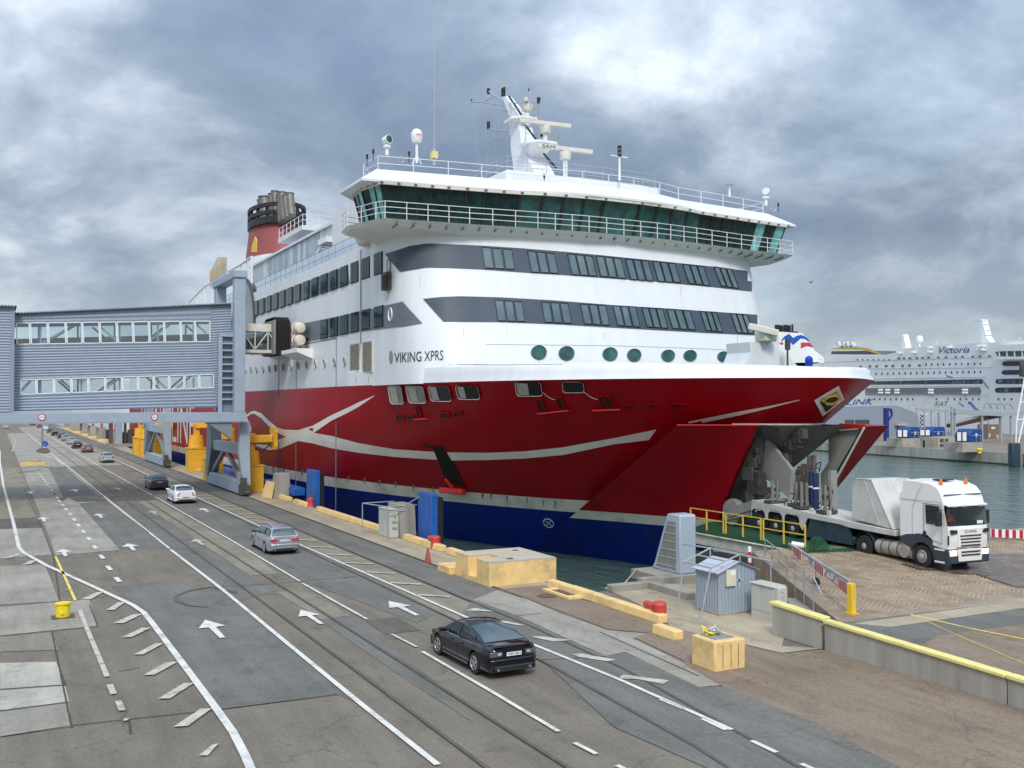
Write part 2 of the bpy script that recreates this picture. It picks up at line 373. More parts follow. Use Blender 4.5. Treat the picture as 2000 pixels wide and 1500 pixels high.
# big areas first
strip(18.45, 20.55, 33, 420, A_GREY)
strip(20.85, 23.42, 39, 420, C_TAN, 'concrete_apron')
strip(16.25, 18.15, 22, 420, C_MID, 'concrete_strip')
strip(-40, 3.0, 62, 150, C_MID, 'concrete_field')
strip(3.2, 7.9, 66, 330, C_GREY, 'concrete_lane')
strip(7.95, 16.1, 150, 420, C_GREY, 'concrete_lane')
patch('asphalt_lane', [P8(440, 95), P8(560, 85), P8(950, 350), P8(880, 345), P8(670, 355)], A_GREY)
patch('asphalt_lane', [P8(330, 65), P8(850, 45), P8(860, 75), P8(345, 90)], A_DARK)
patch('asphalt_lane', [P8(640, 85), P8(770, 80), P8(1150, 345), P8(960, 350)], A_GREY)
patch('asphalt_lane', [P8(960, 352), P8(1150, 348), P8(1400, 495), P8(1550, 580), P8(1330, 640), P8(1250, 580)], A_GREY)
patch('asphalt_lane', [P6(830, 1150), P6(640, 770), P6(500, 740), P6(870, 745), P6(1410, 1180), P6(1010, 1130)], A_GREY)
patch('asphalt_lane', [P8(620, 560), P8(900, 530), P8(1260, 585), P8(2000, 1200), P8(1870, 1160), P8(1240, 1245), P8(1000, 950), P8(830, 700)], A_GREY)
patch('asphalt_lane', [P8(1780, 740), P8(1960, 725), P8(2420, 1080), P8(2650, 1320), P8(2300, 1100)], A_GREY)
patch('asphalt_lane', [P8(865, 62), P8(1110, 60), P8(1470, 225), P8(2000, 470), P8(2450, 700), P8(2330, 760), P8(1690, 530)], A_GREY)
patch('concrete_slab', [P8(770, 82), P8(870, 75), P8(1400, 370), P8(1550, 488), P8(1395, 498)], C_MID)
patch('concrete_slab', [P8(1545, 590), P8(1720, 573), P8(1955, 722), P8(1790, 740)], C_MID)
patch('repaired_asphalt', [P7(40, 895), P7(215, 870), P7(350, 945), P7(150, 970)], A_DARK)
patch('concrete_slab', [P8(0, 445), P8(250, 435), P8(330, 640), P8(0, 660)], C_GREY)
patch('concrete_slab', [P8(0, 672), P8(500, 630), P8(545, 778), P8(0, 832)], C_GREY)
patch('concrete_slab', [P8(0, 985), P8(320, 978), P8(360, 1105), P8(0, 1130)], C_LITE)
patch('concrete_slab', [P8(0, 1138), P8(365, 1112), P8(385, 1200), P8(0, 1250)], C_LITE)
patch('concrete_slab', [P8(0, 1258), P8(385, 1208), P8(400, 1340), P8(0, 1395)], C_GREY)
patch('concrete_slab', [P8(0, 240), P8(235, 232), P8(290, 380), P8(0, 402)], C_GREY)
patch('concrete_slab', [P8(0, 840), P8(290, 812), P8(325, 912), P8(0, 922)], C_MID)
patch('asphalt_patch', [P8(0, 182), P8(215, 172), P8(240, 228), P8(0, 236)], A_DARK)
patch('concrete_slab', [P8(240, 170), P8(380, 60), P8(440, 95), P8(670, 355), P8(310, 385)], C_GREY)
patch('concrete_walk', [P7(640, 775), P7(770, 722), P7(950, 775), P7(1120, 850), P7(1390, 945), P7(1620, 965), P7(1530, 990), P7(1860, 1150), P7(2030, 1215), P7(2060, 1250), P7(1900, 1262), P7(1490, 1066), P7(1380, 1090), P7(900, 870)], C_GREY)
patch('asphalt_lane', [P7(640, 777), P7(900, 872), P7(1380, 1092), P7(1490, 1068), P7(1900, 1262), P7(2040, 1262), (1590, 1412), (1760, 1500), (2000, 1640), (1700, 1640), (1200, 1420), P7(1000, 1085), P7(700, 940), P7(560, 870)], A_GREY)
patch('quay_platform', [(1180, 1148), (1215, 1138), (1560, 1145), (1527, 1262), (1612, 1266), (1525, 1275), (1310, 1225), (1290, 1200)], C_TAN)
patch('asphalt_patch', [P7(760, 720), P7(1060, 690), P7(1180, 760), P7(1640, 870), P7(1860, 1000), P7(1850, 1130), P7(1540, 985), P7(1625, 960), P7(1395, 940), P7(955, 772)], A_RED)
patch('asphalt_red_field', [(1300, 1222), (1525, 1277), (1612, 1268), (1700, 1292), (2060, 1404), (2060, 1640), (1990, 1640), (1760, 1500), (1590, 1412), (1411, 1341), (1340, 1300)], A_RED)
# joints between the lanes and slabs, a few centimetres wide
JOINT = mat('joint_tar', (.055, .05, .045), .8, var=.2)
def joint(px, w=.05):
    lay[0] += 1; z = .004 + .0006 * lay[0]; pts = [at(x, y, z=z) for x, y in px]; q = MB()
    for a, b in zip(pts[:-1], pts[1:]):
        d = (b - a).normalized(); r = Vector((-d.y, d.x, 0)) * w / 2; q.add([a - r, b - r, b + r, a + r], [(0, 1, 2, 3)])
    return q
jj = MB()
for l in ([P8(0, 668), P8(500, 625), P8(640, 605)], [P8(290, 812), P8(400, 1345)], [P8(0, 1396), P8(420, 1330), P8(1250, 1240), P8(1880, 1160)], [P8(320, 978), P8(365, 1112)],
          [P8(0, 836), P8(545, 780), P8(500, 660)], [P8(0, 1134), P8(365, 1108)], [P8(0, 1254), P8(388, 1204)], [P8(130, 0), P8(235, 230), P8(300, 400), P8(335, 640)], [P8(720, 1300), P8(730, 1380)], [P8(660, 1030), P8(780, 1010)],
          [P7(1380, 1092), P7(1000, 1110)], [P7(880, 865), P7(1020, 850)], [P8(950, 350), P8(1150, 345)], [P8(1240, 560), P8(1480, 545), P8(2000, 500)], [P7(1350, 955), P7(1900, 1200)]):
    q = joint(l); jj.add(q.v, q.f)
jj.build('pavement_joint', JOINT, kind='structure', smooth=False, recalc=False)
# curved tyre marks
tm = MB()
for k in range(3):
    q = joint([P8(1150 + k * 6, 672), P8(1060, 662 + k * 2), P8(1000 - k * 10, 640), P8(990 - k * 8, 610), P8(1060, 575 + k * 3), P8(1180, 560), P8(1320, 585 + k * 5)], .10); tm.add(q.v, q.f)
tm.build('tyre_mark', A_DARK, kind='structure', smooth=False, recalc=False)

# rails let into the paving
RAIL = mat('worn_rail', (.22, .17, .13), .45, .5, var=.25, scale=2)
def rail(pts, name='dock_rail'):
    pts = [Vector((x, y, 0)) for x, y in pts]; g = MB(); s = MB()
    for a, b in zip(pts[:-1], pts[1:]):
        d = (b - a).normalized(); r = Vector((-d.y, d.x, 0))
        for q, w, z in ((g, .062, .035), (s, .02, .04)):
            za = Vector((0, 0, z)); q.add([a - r * w + za, b - r * w + za, b + r * w + za, a + r * w + za], [(0, 1, 2, 3)])
    o = g.build(name, JOINT if False else mat('rail_groove', (.075, .068, .06), .7, var=.3, scale=1.5), kind='structure', smooth=False, recalc=False)
    s.build('rail_head', RAIL, parent=o, smooth=False, recalc=False)
    return o
rail([(7.0, -20), (9.6, 12), (10.25, 17), (10.3, 30), (10.3, 60), (10.3, 420)])
rail([(8.6, -20), (11.2, 12), (11.95, 17), (11.95, 30), (11.95, 60), (11.95, 420)])
rail([(13.0, -5), (14.6, 14), (15.5, 20), (16.15, 29), (16.15, 420)])
rail([(14.6, -5), (16.2, 14), (17.1, 20), (18.0, 27), (18.3, 34), (18.3, 420)])
rail([(20.7, 39), (20.7, 420)], 'crane_rail')

# painted lines
def line(pts, w, m=PAINT, name='lane_line', world=False, z=.045):
    pts = [Vector((p[0], p[1], z)) if world else at(p[0], p[1], z=z) for p in pts]; q = MB()
    n = len(pts); rs = []
    for i in range(n):
        d = (pts[min(i+1, n-1)] - pts[max(i-1, 0)]).normalized(); rs.append(Vector((-d.y, d.x, 0)) * w / 2)
    q.grid([[p - r, p + r] for p, r in zip(pts, rs)])
    return q.build(name, m, kind='structure', smooth=False, recalc=False)
def quad(pts, m=PAINT, name='hatch_mark', z=.045): return sheet(name, [at(x, y, z=z) for x, y in pts], m)
line([(17.12, 20.6), (17.15, 26), (16.75, 36), (16.45, 60), (16.45, 400)], .15, world=True)
for a, b in (((1290, 1365), (1336, 1384)), ((1372, 1403), (1418, 1425)), ((1468, 1446), (1517, 1469)), ((1565, 1491), (1620, 1516))): line([a, b], .15)
line([(1091, 1428), (960, 1350), (825, 1272)], .14); line([(814, 1263), (765, 1238)], .13, PAINT_OLD); line([(717, 1209), (591, 1139)], .12); line([(586, 1135), (450, 1054), (305, 971)], .12); line([(297, 967), (195, 911), (145, 881), (88, 846), (40, 824)], .12)
for a, b in (((1122, 1450), (1165, 1472)), ((1205, 1494), (1260, 1522))): line([a, b], .14)
line([(855, 1493), (700, 1370), (560, 1255), (437, 1153), (333, 1073)], .17); line([(331, 1071), (213, 977), (132, 911), (99, 885)], .15); line([(290, 1040), (208, 976)], .09, PAINT_OLD); line([(195, 968), (130, 914)], .1, PAINT_OLD); line([(99, 885), (55, 848)], .15)
line([(77, 885), (110, 897), (125, 908)], .18); line([P6(150, 315), P6(205, 400), P6(160, 550)], .14, PAINT_OLD)
line([(0, 880), (0, 903), (7, 950), (26, 1020), (37, 1069), (46, 1079), (91, 1104), (175, 1142), (259, 1181), (280, 1195), (297, 1216), (350, 1286), (420, 1380), (455, 1429), (479, 1475), (500, 1525)], .22)
for k in range(5): line([P8(755 + k * 6, 722 + k * 9), P8(905 + k * 6, 704 + k * 9)], .025, PAINT_OLD)
for q in (((590, 690), (640, 688), (700, 645), (662, 646)), ((630, 763), (690, 762), (792, 712), (745, 712)), ((678, 842), (735, 840), (842, 788), (792, 788)), ((748, 938), (800, 937), (912, 875), (865, 876)),
          ((803, 1052), (862, 1050), (992, 978), (925, 980)), ((882, 1184), (950, 1182), (1082, 1096), (1025, 1097)), ((968, 1340), (1048, 1336), (1182, 1238), (1120, 1240)), ((1110, 1500), (1160, 1500), (1222, 1432), (1185, 1440)),
          ((450, 630), (510, 628), (580, 588), (540, 590)), ((20, 402), (60, 398), (130, 374), (95, 374)), ((120, 438), (170, 432), (205, 413), (165, 414))):
    quad([P8(*p) for p in q], PAINT_OLD)
line([P8(445, 688), P8(480, 780), P8(598, 1060)], .16, PAINT_OLD)
for a, b in (((612, 1105), (635, 1157)), ((660, 1195), (682, 1250)), ((690, 1300), (715, 1300))): line([P8(*a), P8(*b)], .18, PAINT_OLD)
line([P8(310, 390), P8(420, 635)], .12, PAINT_Y); line([P8(365, 575), P8(405, 578)], .1, PAINT_OLD)
for (x, y) in ((657, 519), (609, 455), (568, 392), (529, 337), (497, 292), (466, 252), (439, 216), (414, 184), (391, 153), (369, 127), (349, 103), (333, 82), (318, 62), (302, 40)):
    line([P8(x - 8 * (y + 200) / 500, y - 9 * (y + 200) / 500), P8(x + 8 * (y + 200) / 500, y + 9 * (y + 200) / 500)], .22)
for (x, y) in ((820, 1240), (778, 1187), (740, 1138), (707, 1092), (675, 1050), (645, 1007), (614, 972), (590, 937), (567, 903), (543, 872), (522, 845), (500, 815), (470, 767), (440, 735)):
    if y < 1100: line([P6(x - 8, y - 7), P6(x + 8, y + 7)], .2, PAINT_OLD if y < 850 else PAINT)
# hatching between the kerb-side line and the rail
for q in (((595, 835), (650, 820), (760, 840), (700, 838)), ((760, 895), (820, 893), (935, 918), (900, 918)), ((960, 980), (1010, 978), (1190, 1000), (1090, 1008)), ((1190, 1078), (1240, 1075), (1440, 1110), (1390, 1118), (1230, 1095)),
          ((1450, 1215), (1475, 1192), (1735, 1225), (1700, 1245), (1560, 1218))): quad([P7(*p) for p in q], PAINT_OLD)
for k in range(26):
    y = 41 + k * 3.4; line([(16.75, y + .55), (17.9, y - .55)], .28, PAINT_OLD, 'hatch_mark', world=True)
# lane arrows, pointing away along the quay
def arrow(px, py, L=4.2, m=PAINT, turn=0.0):
    c = at(px, py, z=.046); q = MB(); s = L / 4.2; R = Matrix.Rotation(turn, 4, 'Z')
    out = [(-.12, -2.1), (.12, -2.1), (.16, .3), (.62, .3), (0, 2.1), (-.62, .3), (-.16, .3)]
    vs = [c + R @ Vector((a * s, b * s, 0)) for a, b in out]
    q.add(vs, [(0, 1, 2, 6), (3, 4, 5, 6, 2)]); return q.build('lane_arrow', m, kind='structure', smooth=False, recalc=False)
for px, py, L, m in ((417, 1227, 3.4, PAINT), (786, 1187, 3.3, PAINT), (607, 1204, 3.0, PAINT), (256, 1068, 3.3, PAINT), (125, 1079, 3.2, PAINT), (400, 996, 3.2, PAINT), (195, 1007, 3.2, PAINT), (85, 1014, 3.2, PAINT),
                     (300, 1001, 3.0, PAINT_OLD), (388, 1058, 3.0, PAINT_OLD), (147, 958, 3.6, PAINT), (60, 962, 3.6, PAINT), (230, 955, 3.2, PAINT_OLD)): arrow(px, py, L, m)
# yellow lines on the upper road
for l in (((1778, 1198), (1880, 1245), (2010, 1300)), ((1778, 1200), (1900, 1228), (2010, 1250))):
    pts = [road2(x, y, .012) for x, y in l]; q = MB(); q.grid([[p + Vector((-.05, -.07, 0)), p + Vector((.05, .07, 0))] for p in pts]); q.build('yellow_line', PAINT_Y, kind='structure', smooth=False, recalc=False)
sheet('asphalt_patch', [road2(1640, 1216, .006), road2(1800, 1196, .006), road2(2000, 1172, .006), road2(2200, 1150, .006), road2(2200, 1235, .006), road2(2000, 1218, .006), road2(1830, 1240, .006), road2(1800, 1262, .006), road2(1700, 1240, .006)], A_GREY)
# retaining wall with its yellow coping, in two pieces
WALLC = mat('stained_wall_concrete', (.36, .335, .29), .85, var=.2, scale=1.5, bump=.3, bscale=10, dirt=(.20, .17, .13), dirtamt=.8, streak=True)
COPE = mat('yellow_coping', (.78, .68, .25), .65, var=.10, scale=2, dirt=(.42, .37, .22), dirtamt=.7)
w = root('retaining_wall', (25.5, 15, 0), 'long stained concrete retaining wall with yellow coping, nearest the camera', 'wall', 'concrete walls with yellow coping')
for k in range(6):
    y1 = 25.75 - k * 7.0; y0 = y1 - 6.97
    q = MB(); q.prism([(25.45, y0, 0), (25.45, y1, 0), (25.45, y1, zroad(y1)), (25.45, y0, zroad(y0))], (.25, 0, 0)); q.build('wall_panel', WALLC, w, bevel=.03)
    q = MB(); q.prism([(25.38, y0, zroad(y0) + .003), (25.38, y1, zroad(y1) + .003), (25.38, y1, zroad(y1) + .13), (25.38, y0, zroad(y0) + .13)], (.36, 0, 0)); q.build('coping', COPE, w, bevel=.03)
w = root('retaining_wall', (25.6, 27, 0), 'short stained concrete wall with yellow coping beside the pale electrical cabinet', 'wall', 'concrete walls with yellow coping')
q = MB(); q.prism([(25.5, 25.95, 0), (25.5, 28.4, 0), (25.5, 28.4, 1.12), (25.5, 25.95, 1.0)], (.3, 0, 0)); q.build('wall_panel', WALLC, w, bevel=.03)
q = MB(); q.prism([(25.44, 25.85, 1.003), (25.44, 28.5, 1.123), (25.44, 28.5, 1.25), (25.44, 25.85, 1.13)], (.42, 0, 0)); q.build('coping', COPE, w, bevel=.03)
# ------------------------------------------------------------------ the ferry
WHITE = mat('ship_white_paint', (.74, .765, .79), .42, var=.035, scale=1.1, dirt=(.60, .60, .56), dirtamt=.45, bump=.08, bscale=.9, streak=True, plates=(7.5, 2.9, .975, .90))
WHITE2 = mat('white_enamel', (.80, .81, .80), .45, var=.05, scale=1)
SHADEW = mat('cream_steel', (.68, .66, .58), .6, var=.1, scale=1, dirt=(.38, .3, .22), dirtamt=.6)
RED = mat('ship_red_paint', (.36, .004, .012), .36, var=.08, scale=.9, dirt=(.24, .008, .012), dirtamt=.5, bump=.10, bscale=.7, spec=.14, streak=True, plates=(8.0, 2.4, .94, .80))
REDB = mat('bright_red_paint', (.58, .03, .03), .4, var=.08)
BLUE = mat('ship_blue_paint', (.004, .020, .20), .4, var=.15, scale=.9, dirt=(.02, .035, .10), dirtamt=.7, spec=.14, streak=True, plates=(8.0, 2.4, .93, .8))
STRIPE = mat('boot_stripe_paint', (.74, .72, .62), .5, var=.1, scale=.8, dirt=(.34, .35, .25), dirtamt=.9)
SWOOSH = mat('hull_stripe_white', (.88, .85, .78), .45, var=.05, scale=.6, dirt=(.55, .5, .42), dirtamt=.4)
BAND = mat('dark_band_paint', (.060, .080, .110), .5, var=.10, scale=.5, spec=.35)
BANDG = mat('grey_band_paint', (.13, .155, .18), .4, var=.12, scale=.5)
PANE = mat('dark_pane', (.006, .028, .028), .08, var=.6, scale=1.5, spec=.35)
PANEF = mat('reflecting_pane', (.085, .135, .155), .08, var=.35, scale=.8, spec=.9)
PANEG = mat('green_tinted_pane', (.018, .085, .078), .08, var=.6, scale=1.2, spec=.6)
PANET = mat('sky_toned_pane', (.16, .42, .40), .08, var=.5, scale=1.5, spec=.6)  # bright end panes: sky seen through the glass, put into the colour
BLACK = mat('black_rubber', (.012, .012, .013), .6, var=.2)
GREYP = mat('grey_steel_paint', (.26, .26, .245), .55, var=.1, scale=1, dirt=(.16, .15, .13), dirtamt=.5)
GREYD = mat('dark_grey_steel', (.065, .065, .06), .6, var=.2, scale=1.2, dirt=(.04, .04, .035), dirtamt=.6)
GALV = mat('galvanised_steel', (.42, .44, .46), .45, .4, var=.12, scale=3)
RAILW = mat('white_rail_paint', (.74, .75, .76), .45, var=.05)
GOLD = mat('yellow_sign_paint', (.80, .52, .07), .5, var=.06)
INK = mat('dark_lettering', (.03, .03, .035), .5, var=.1)
LG = mat('pale_grey_paint', (.42, .42, .39), .5, var=.08)
SHIP = root('ferry', (25, 66, -2), 'red and white passenger ferry with open bow doors moored along the quay', 'ferry')
XC = 41.0
def cr_spline(P, n, mirror=False):
    """smooth curve through plan points"""
    P = [Vector((a, b, 0)) for a, b in P]; out = []
    for k in range(n):
        t = k / (n - 1) * (len(P) - 1); i = min(int(t), len(P) - 2); u = t - i
        p0 = P[max(i-1, 0)]; p1 = P[i]; p2 = P[i+1]; p3 = P[min(i+2, len(P)-1)]
        if mirror and i + 2 > len(P) - 1: p3 = Vector((2*XC - P[-2].x, P[-2].y, 0))
        d = (p2 - p1).length; d0 = (p1 - p0).length or d; d2 = (p3 - p2).length or d
        a1 = (p1 - p0) / d0 if (p1 - p0).length else (p2 - p1) / d; b1 = (p2 - p1) / d; c1 = (p3 - p2) / d2 if (p3 - p2).length else b1
        m1 = (a1 * d + b1 * d0) / (d + d0) * d; m2 = (b1 * d2 + c1 * d) / (d + d2) * d
        out.append(p1 * (2*u**3 - 3*u*u + 1) + m1 * (u**3 - 2*u*u + u) + p2 * (3*u*u - 2*u**3) + m2 * (u**3 - u*u))
    return out
LV = {-3: [(26, 222), (26, 150), (26.2, 112), (28.2, 88), (31, 76), (34, 67), (37, 59.5), (39.3, 55), (41, 52.5)],
      2: [(25, 222), (25, 150), (25.25, 112), (27.0, 82), (29.6, 70.5), (32.6, 62), (36, 55.5), (38.8, 52), (41, 50)],
      6: [(25, 222), (25, 150), (25, 110), (25.4, 78), (27.3, 66), (30.4, 57), (34, 51), (37.8, 46.6), (41, 44)],
      10: [(25, 222), (25, 150), (25, 100), (25, 70), (25.8, 61), (28, 53), (31.8, 46.5), (36.8, 41.9), (41, 39.8)]}
NP = 81
LC = {z: cr_spline(P, NP, True) for z, P in LV.items()}; ZS = sorted(LV)
def hull(k, z):
    """plan point k (0 stern .. NP-1 stem) at height z"""
    for a, b in zip(ZS[:-1], ZS[1:]):
        if z <= b or b == ZS[-1]:
            u = (z - a) / (b - a); p = LC[a][k].lerp(LC[b][k], u); return Vector((p.x, p.y, z))
def hull_part(name, z0, z1, m, k0=0, k1=NP-1, nz=5, side=0, **kw):
    q = MB(); zs = [z0 + (z1 - z0) * i / nz for i in range(nz + 1)]
    for s in ((1, -1) if side == 0 else (side,)):
        rows = []
        for z in zs:
            r = []
            for k in range(k0, k1 + 1):
                p = hull(k, z); 
                if s < 0: p.x = 2 * XC - p.x
                r.append(p)
            rows.append(r)
        q.grid(rows)
        if k0 == 0:
            pass
    if k0 == 0 and side == 0: q.add([(25.0, 222, z0), (57, 222, z0), (57, 222, z1), (25, 222, z1)], [(0, 1, 2, 3)])
    return q.build(name, m, SHIP, ang=50, recalc=False, weld=True, **kw)
KO = 65                                              # the doorway begins here
hull_part('hull_bottom', -3, 1.2, BLUE, nz=3)
hull_part('boot_stripe', 1.2, 2.1, STRIPE, nz=1, k1=KO)
hull_part('hull_side', 2.1, 7.4, RED, nz=5, k1=KO)
hull_part('hull_bow', 7.4, 9.95, RED, nz=3)
# bulwark round the foredeck
q = MB(); rows = []
def bul_top(k): 
    u = max(0, min(1, (k - 40) / 40)); return 11.15 - .6 * u
for off, zz in ((0, 0), (.10, .45), (.12, .8), (.22, .95), (.45, 1)):
    r = []
    for s in (1, -1):
        for k in (range(28, NP) if s > 0 else range(NP - 2, 27, -1)):
            a = hull(k, 9.95); a2 = hull(min(k+1, NP-1), 9.95); t = (a2 - a) if k < NP - 1 else Vector((1, 0, 0)); t.z = 0; t.normalize(); inw = Vector((-t.y, t.x, 0))
            u = max(0, min(1, (k - 40) / 30)); w = off * (1 + 1.6 * u) * min(1, (k - 28) / 10)
            p = a + inw * w; p.z = 9.95 + (bul_top(k) - 9.95) * zz
            if s < 0: p.x = 2 * XC - p.x
            r.append(p)
    rows.append(r)
q.grid(rows); bulw = q.build('bulwark', WHITE, SHIP, recalc=False, ang=60); 
q = MB(); n = []; pts = [hull(k, 9.9) for k in range(28, NP)]
for k, p in enumerate(pts): pass
q.grid([[p for p in pts], [Vector((2*XC - p.x, p.y, 9.9)) for p in pts]]); q.build('foredeck', mat('green_deck_paint', (.06, .14, .09), .7, var=.2), SHIP, recalc=False)
# superstructure
SP = [(25, 222), (25, 110), (25, 80), (25, 67.2), (25.05, 65.6), (25.5, 64.2), (26.8, 62.9), (30, 61.8), (35, 60.9), (41, 60.4)]
SW = [0, 0, 0, 0, .45, .85, 1, 1, 1, 1]
NS = 73
def sup_row(z):
    P = [(a, b + (z - 15.6) * .32 * w) for (a, b), w in zip(SP, SW)]; return [Vector((p.x, p.y, z)) for p in cr_spline(P, NS)]
def both(r): return r + [Vector((2*XC - p.x, p.y, p.z)) for p in reversed(r[:-1])]
q = MB(); q.grid([both(sup_row(z)) for z in (9.9, 12.5, 15.6, 18, 20.69)])
q.add([(25, 222, 9.9), (57, 222, 9.9), (57, 222, 20.6), (25, 222, 20.6)], [(0, 1, 2, 3)])
sup = q.build('superstructure', WHITE, SHIP, recalc=False, ang=50)
q = MB(); r = sup_row(20.55); q.grid([r, [Vector((2*XC - p.x, p.y, p.z)) for p in r]]); q.build('sun_deck', mat('grey_deck_paint', (.2, .22, .23), .7, var=.1), SHIP, recalc=False)

# rays onto the shell, to place paint and windows on it
def shell(objs):
    vs = []; fs = []
    for o in objs:
        off = wloc(o); k = len(vs); vs += [v.co + off for v in o.data.vertices]; fs += [tuple(i + k for i in p.vertices) for p in o.data.polygons]
    return BVHTree.FromPolygons(vs, fs)
SHELL = shell([o for o in kids(SHIP) if o.name.split('.')[0] in ('hull_bottom', 'boot_stripe', 'hull_side', 'hull_bow', 'superstructure', 'bulwark')])
def hit(px, py, off=.02, bvh=None):
    d = ray(px, py).normalized(); r = (bvh or SHELL).ray_cast(CAM, d)
    if r[0] is None: return None
    n = r[1] if r[1].dot(d) < 0 else -r[1]
    return r[0] + n * off
def ribbon(cols, name, m, off=.02, sub=4, rows=2, parent=None, bvh=None, **k):
    """paint laid on the shell between an upper and a lower outline: columns of (x top, y top, x bottom, y bottom)"""
    cc = [c if len(c) == 4 else (c[0], c[1], c[0], c[2]) for c in cols]; R = [[] for _ in range(rows + 1)]
    for i in range(len(cc) - 1):
        a, b = cc[i], cc[i+1]; n = sub
        for j in range(n + (i == len(cc) - 2)):
            u = j / n; c = [a[t] + (b[t] - a[t]) * u for t in range(4)]
            for w in range(rows + 1):
                v = w / rows; h = hit(c[0] + (c[2] - c[0]) * v, c[1] + (c[3] - c[1]) * v, off, bvh); R[w].append(h)
    q = MB()
    for w in range(rows):
        for j in range(len(R[0]) - 1):
            p = (R[w][j], R[w][j+1], R[w+1][j+1], R[w+1][j])
            if all(x is not None for x in p) and max((p[0]-p[2]).length, (p[1]-p[3]).length) < 14: q.add(p, [(0, 1, 2, 3)])
    return q.build(name, m, parent or SHIP, smooth=True, recalc=False, **k)
def pane(c, name, m, off=.06, frame=None, parent=None, fw=.05, bvh=None):
    """a window: four photo corners (tl, tr, br, bl) found on the shell; the pane stands in a raised frame"""
    P = [hit(x, y, .03, bvh) for x, y in c]
    if any(p is None for p in P): return None
    n = (P[1] - P[0]).cross(P[3] - P[0]).normalized(); 
    if n.dot(P[0] - CAM) > 0: n = -n
    q = MB(); q.prism(P, n * off); par = parent or SHIP
    if frame is not None:
        c0 = sum(P, Vector()) / 4; O = [p + (p - c0).normalized() * fw for p in P]
        f = MB(); k = 4
        f.add([p for p in O] + [p + n * (off + .05) for p in O] + [p + n * (off + .05) for p in P] + [p for p in P],
              [(i, (i+1) % 4, 4+(i+1) % 4, 4+i) for i in range(4)] + [(4+i, 4+(i+1) % 4, 8+(i+1) % 4, 8+i) for i in range(4)] + [(8+i, 8+(i+1) % 4, 12+(i+1) % 4, 12+i) for i in range(4)])
        fo = f.build('window_frame', frame, par, smooth=False, recalc=False); par = fo
    return q.build(name, m, par, smooth=False, recalc=False)
def oval(cx, cy, rx, ry, name, m, ring=None, off=.05, n=20, rw=1.18, bvh=None, parent=None):
    P = []; O = []
    for i in range(n):
        t = 2 * math.pi * i / n; a = hit(cx + rx * math.cos(t), cy + ry * math.sin(t), off, bvh); b = hit(cx + rx * rw * math.cos(t), cy + ry * rw * math.sin(t), .0, bvh)
        if a is None or b is None: return
        P.append(a); O.append(b)
    par = parent or SHIP
    if ring is not None:
        nn = (hit(cx, cy, 1, bvh) - hit(cx, cy, 0, bvh)); q = MB(); T = [(a.lerp(b, .5)) + nn * .1 for a, b in zip(P, O)]
        q.add(P + T + O, [(i, (i+1) % n, n+(i+1) % n, n+i) for i in range(n)] + [(n+i, n+(i+1) % n, 2*n+(i+1) % n, 2*n+i) for i in range(n)])
        par = q.build('porthole_ring', ring, par, recalc=False)
    return MB().poly(P).build(name, m, par, smooth=False, recalc=False)
def text_px(key, tl, tr, bl, name, m, off=.04, bvh=None, **k):
    uv, fs = TXT[key]; q = MB(); vs = []
    for a, b in uv: vs.append(hit(tl[0] + (tr[0]-tl[0])*a + (bl[0]-tl[0])*(1-b), tl[1] + (tr[1]-tl[1])*a + (bl[1]-tl[1])*(1-b), off, bvh))
    q.add(vs, fs); return q.build(name, m, SHIP, smooth=False, recalc=False, **k)

# painted stripes on the red hull
ribbon([(481,811,816),(490,804,809),(497,802,808),(511,807,817),(525,821,832),(542,835,845),(556,839,852),(583,840,861),(612,831,866)], 'hull_stripe', SWOOSH, .025)
ribbon([(481,812,824),(486,822,836),(491,834,846)], 'hull_stripe', SWOOSH, .022)
ribbon([(500,868,870),(509,868,874),(525,869,879),(546,858,877),(567,850,868),(583,845,861)], 'hull_stripe', SWOOSH, .028)
ribbon([(612,831,846),(647,811,822),(680,796,806),(700,786,795),(732,772,773.5)], 'hull_stripe', SWOOSH, .025)
ribbon([(612,845,866),(647,851,875),(700,865,884),(770,877,892),(830,881,896),(875,883,899),(950,884,898),(1025,881,895),(1100,873,888),(1200,855,867),(1268,841,859),(1282,838,838.5)], 'hull_stripe', SWOOSH, .025, sub=5)
ribbon([(1330,828,830.5),(1350,822,829.5),(1434,805,813),(1500,793,797.5),(1562,780,781)], 'hull_stripe', SWOOSH, .025)
ribbon([(1661,781,784),(1668,789,795),(1671,798,806),(1669,808,812)], 'hull_stripe', SWOOSH, .025)
text_on('line', (25 - .03, 203, 2.6), (0, -58, 0), (0, 0, 6.2), 'hull_lettering', mat('white_lettering', (.75, .75, .74), .5), SHIP, out=(-.03, 0, 0))
# side seams and shell door outline
for px, z0, z1 in ((545, -1.8, 12.9), (579, -1.8, 14.0), (657, -1.8, 14.0)):
    p = at(px, 700, x=25); MB().box((24.965, p.y - .05, z0), (25.01, p.y + .05, z1)).build('shell_seam', GREYD if z1 < 13 else BANDG, SHIP, smooth=False)
p = at(707, 560, x=25); MB().cyl((24.9, p.y, 13.2), (24.9, p.y, 20.4), .045, n=6).build('drain_pipe', GREYP, SHIP)
y0, y1 = at(657, 700, x=25).y, at(490, 700, x=25).y
MB().box((24.97, y0, 13.95), (25.01, y1, 14.03)).build('shell_seam', BANDG, SHIP, smooth=False)
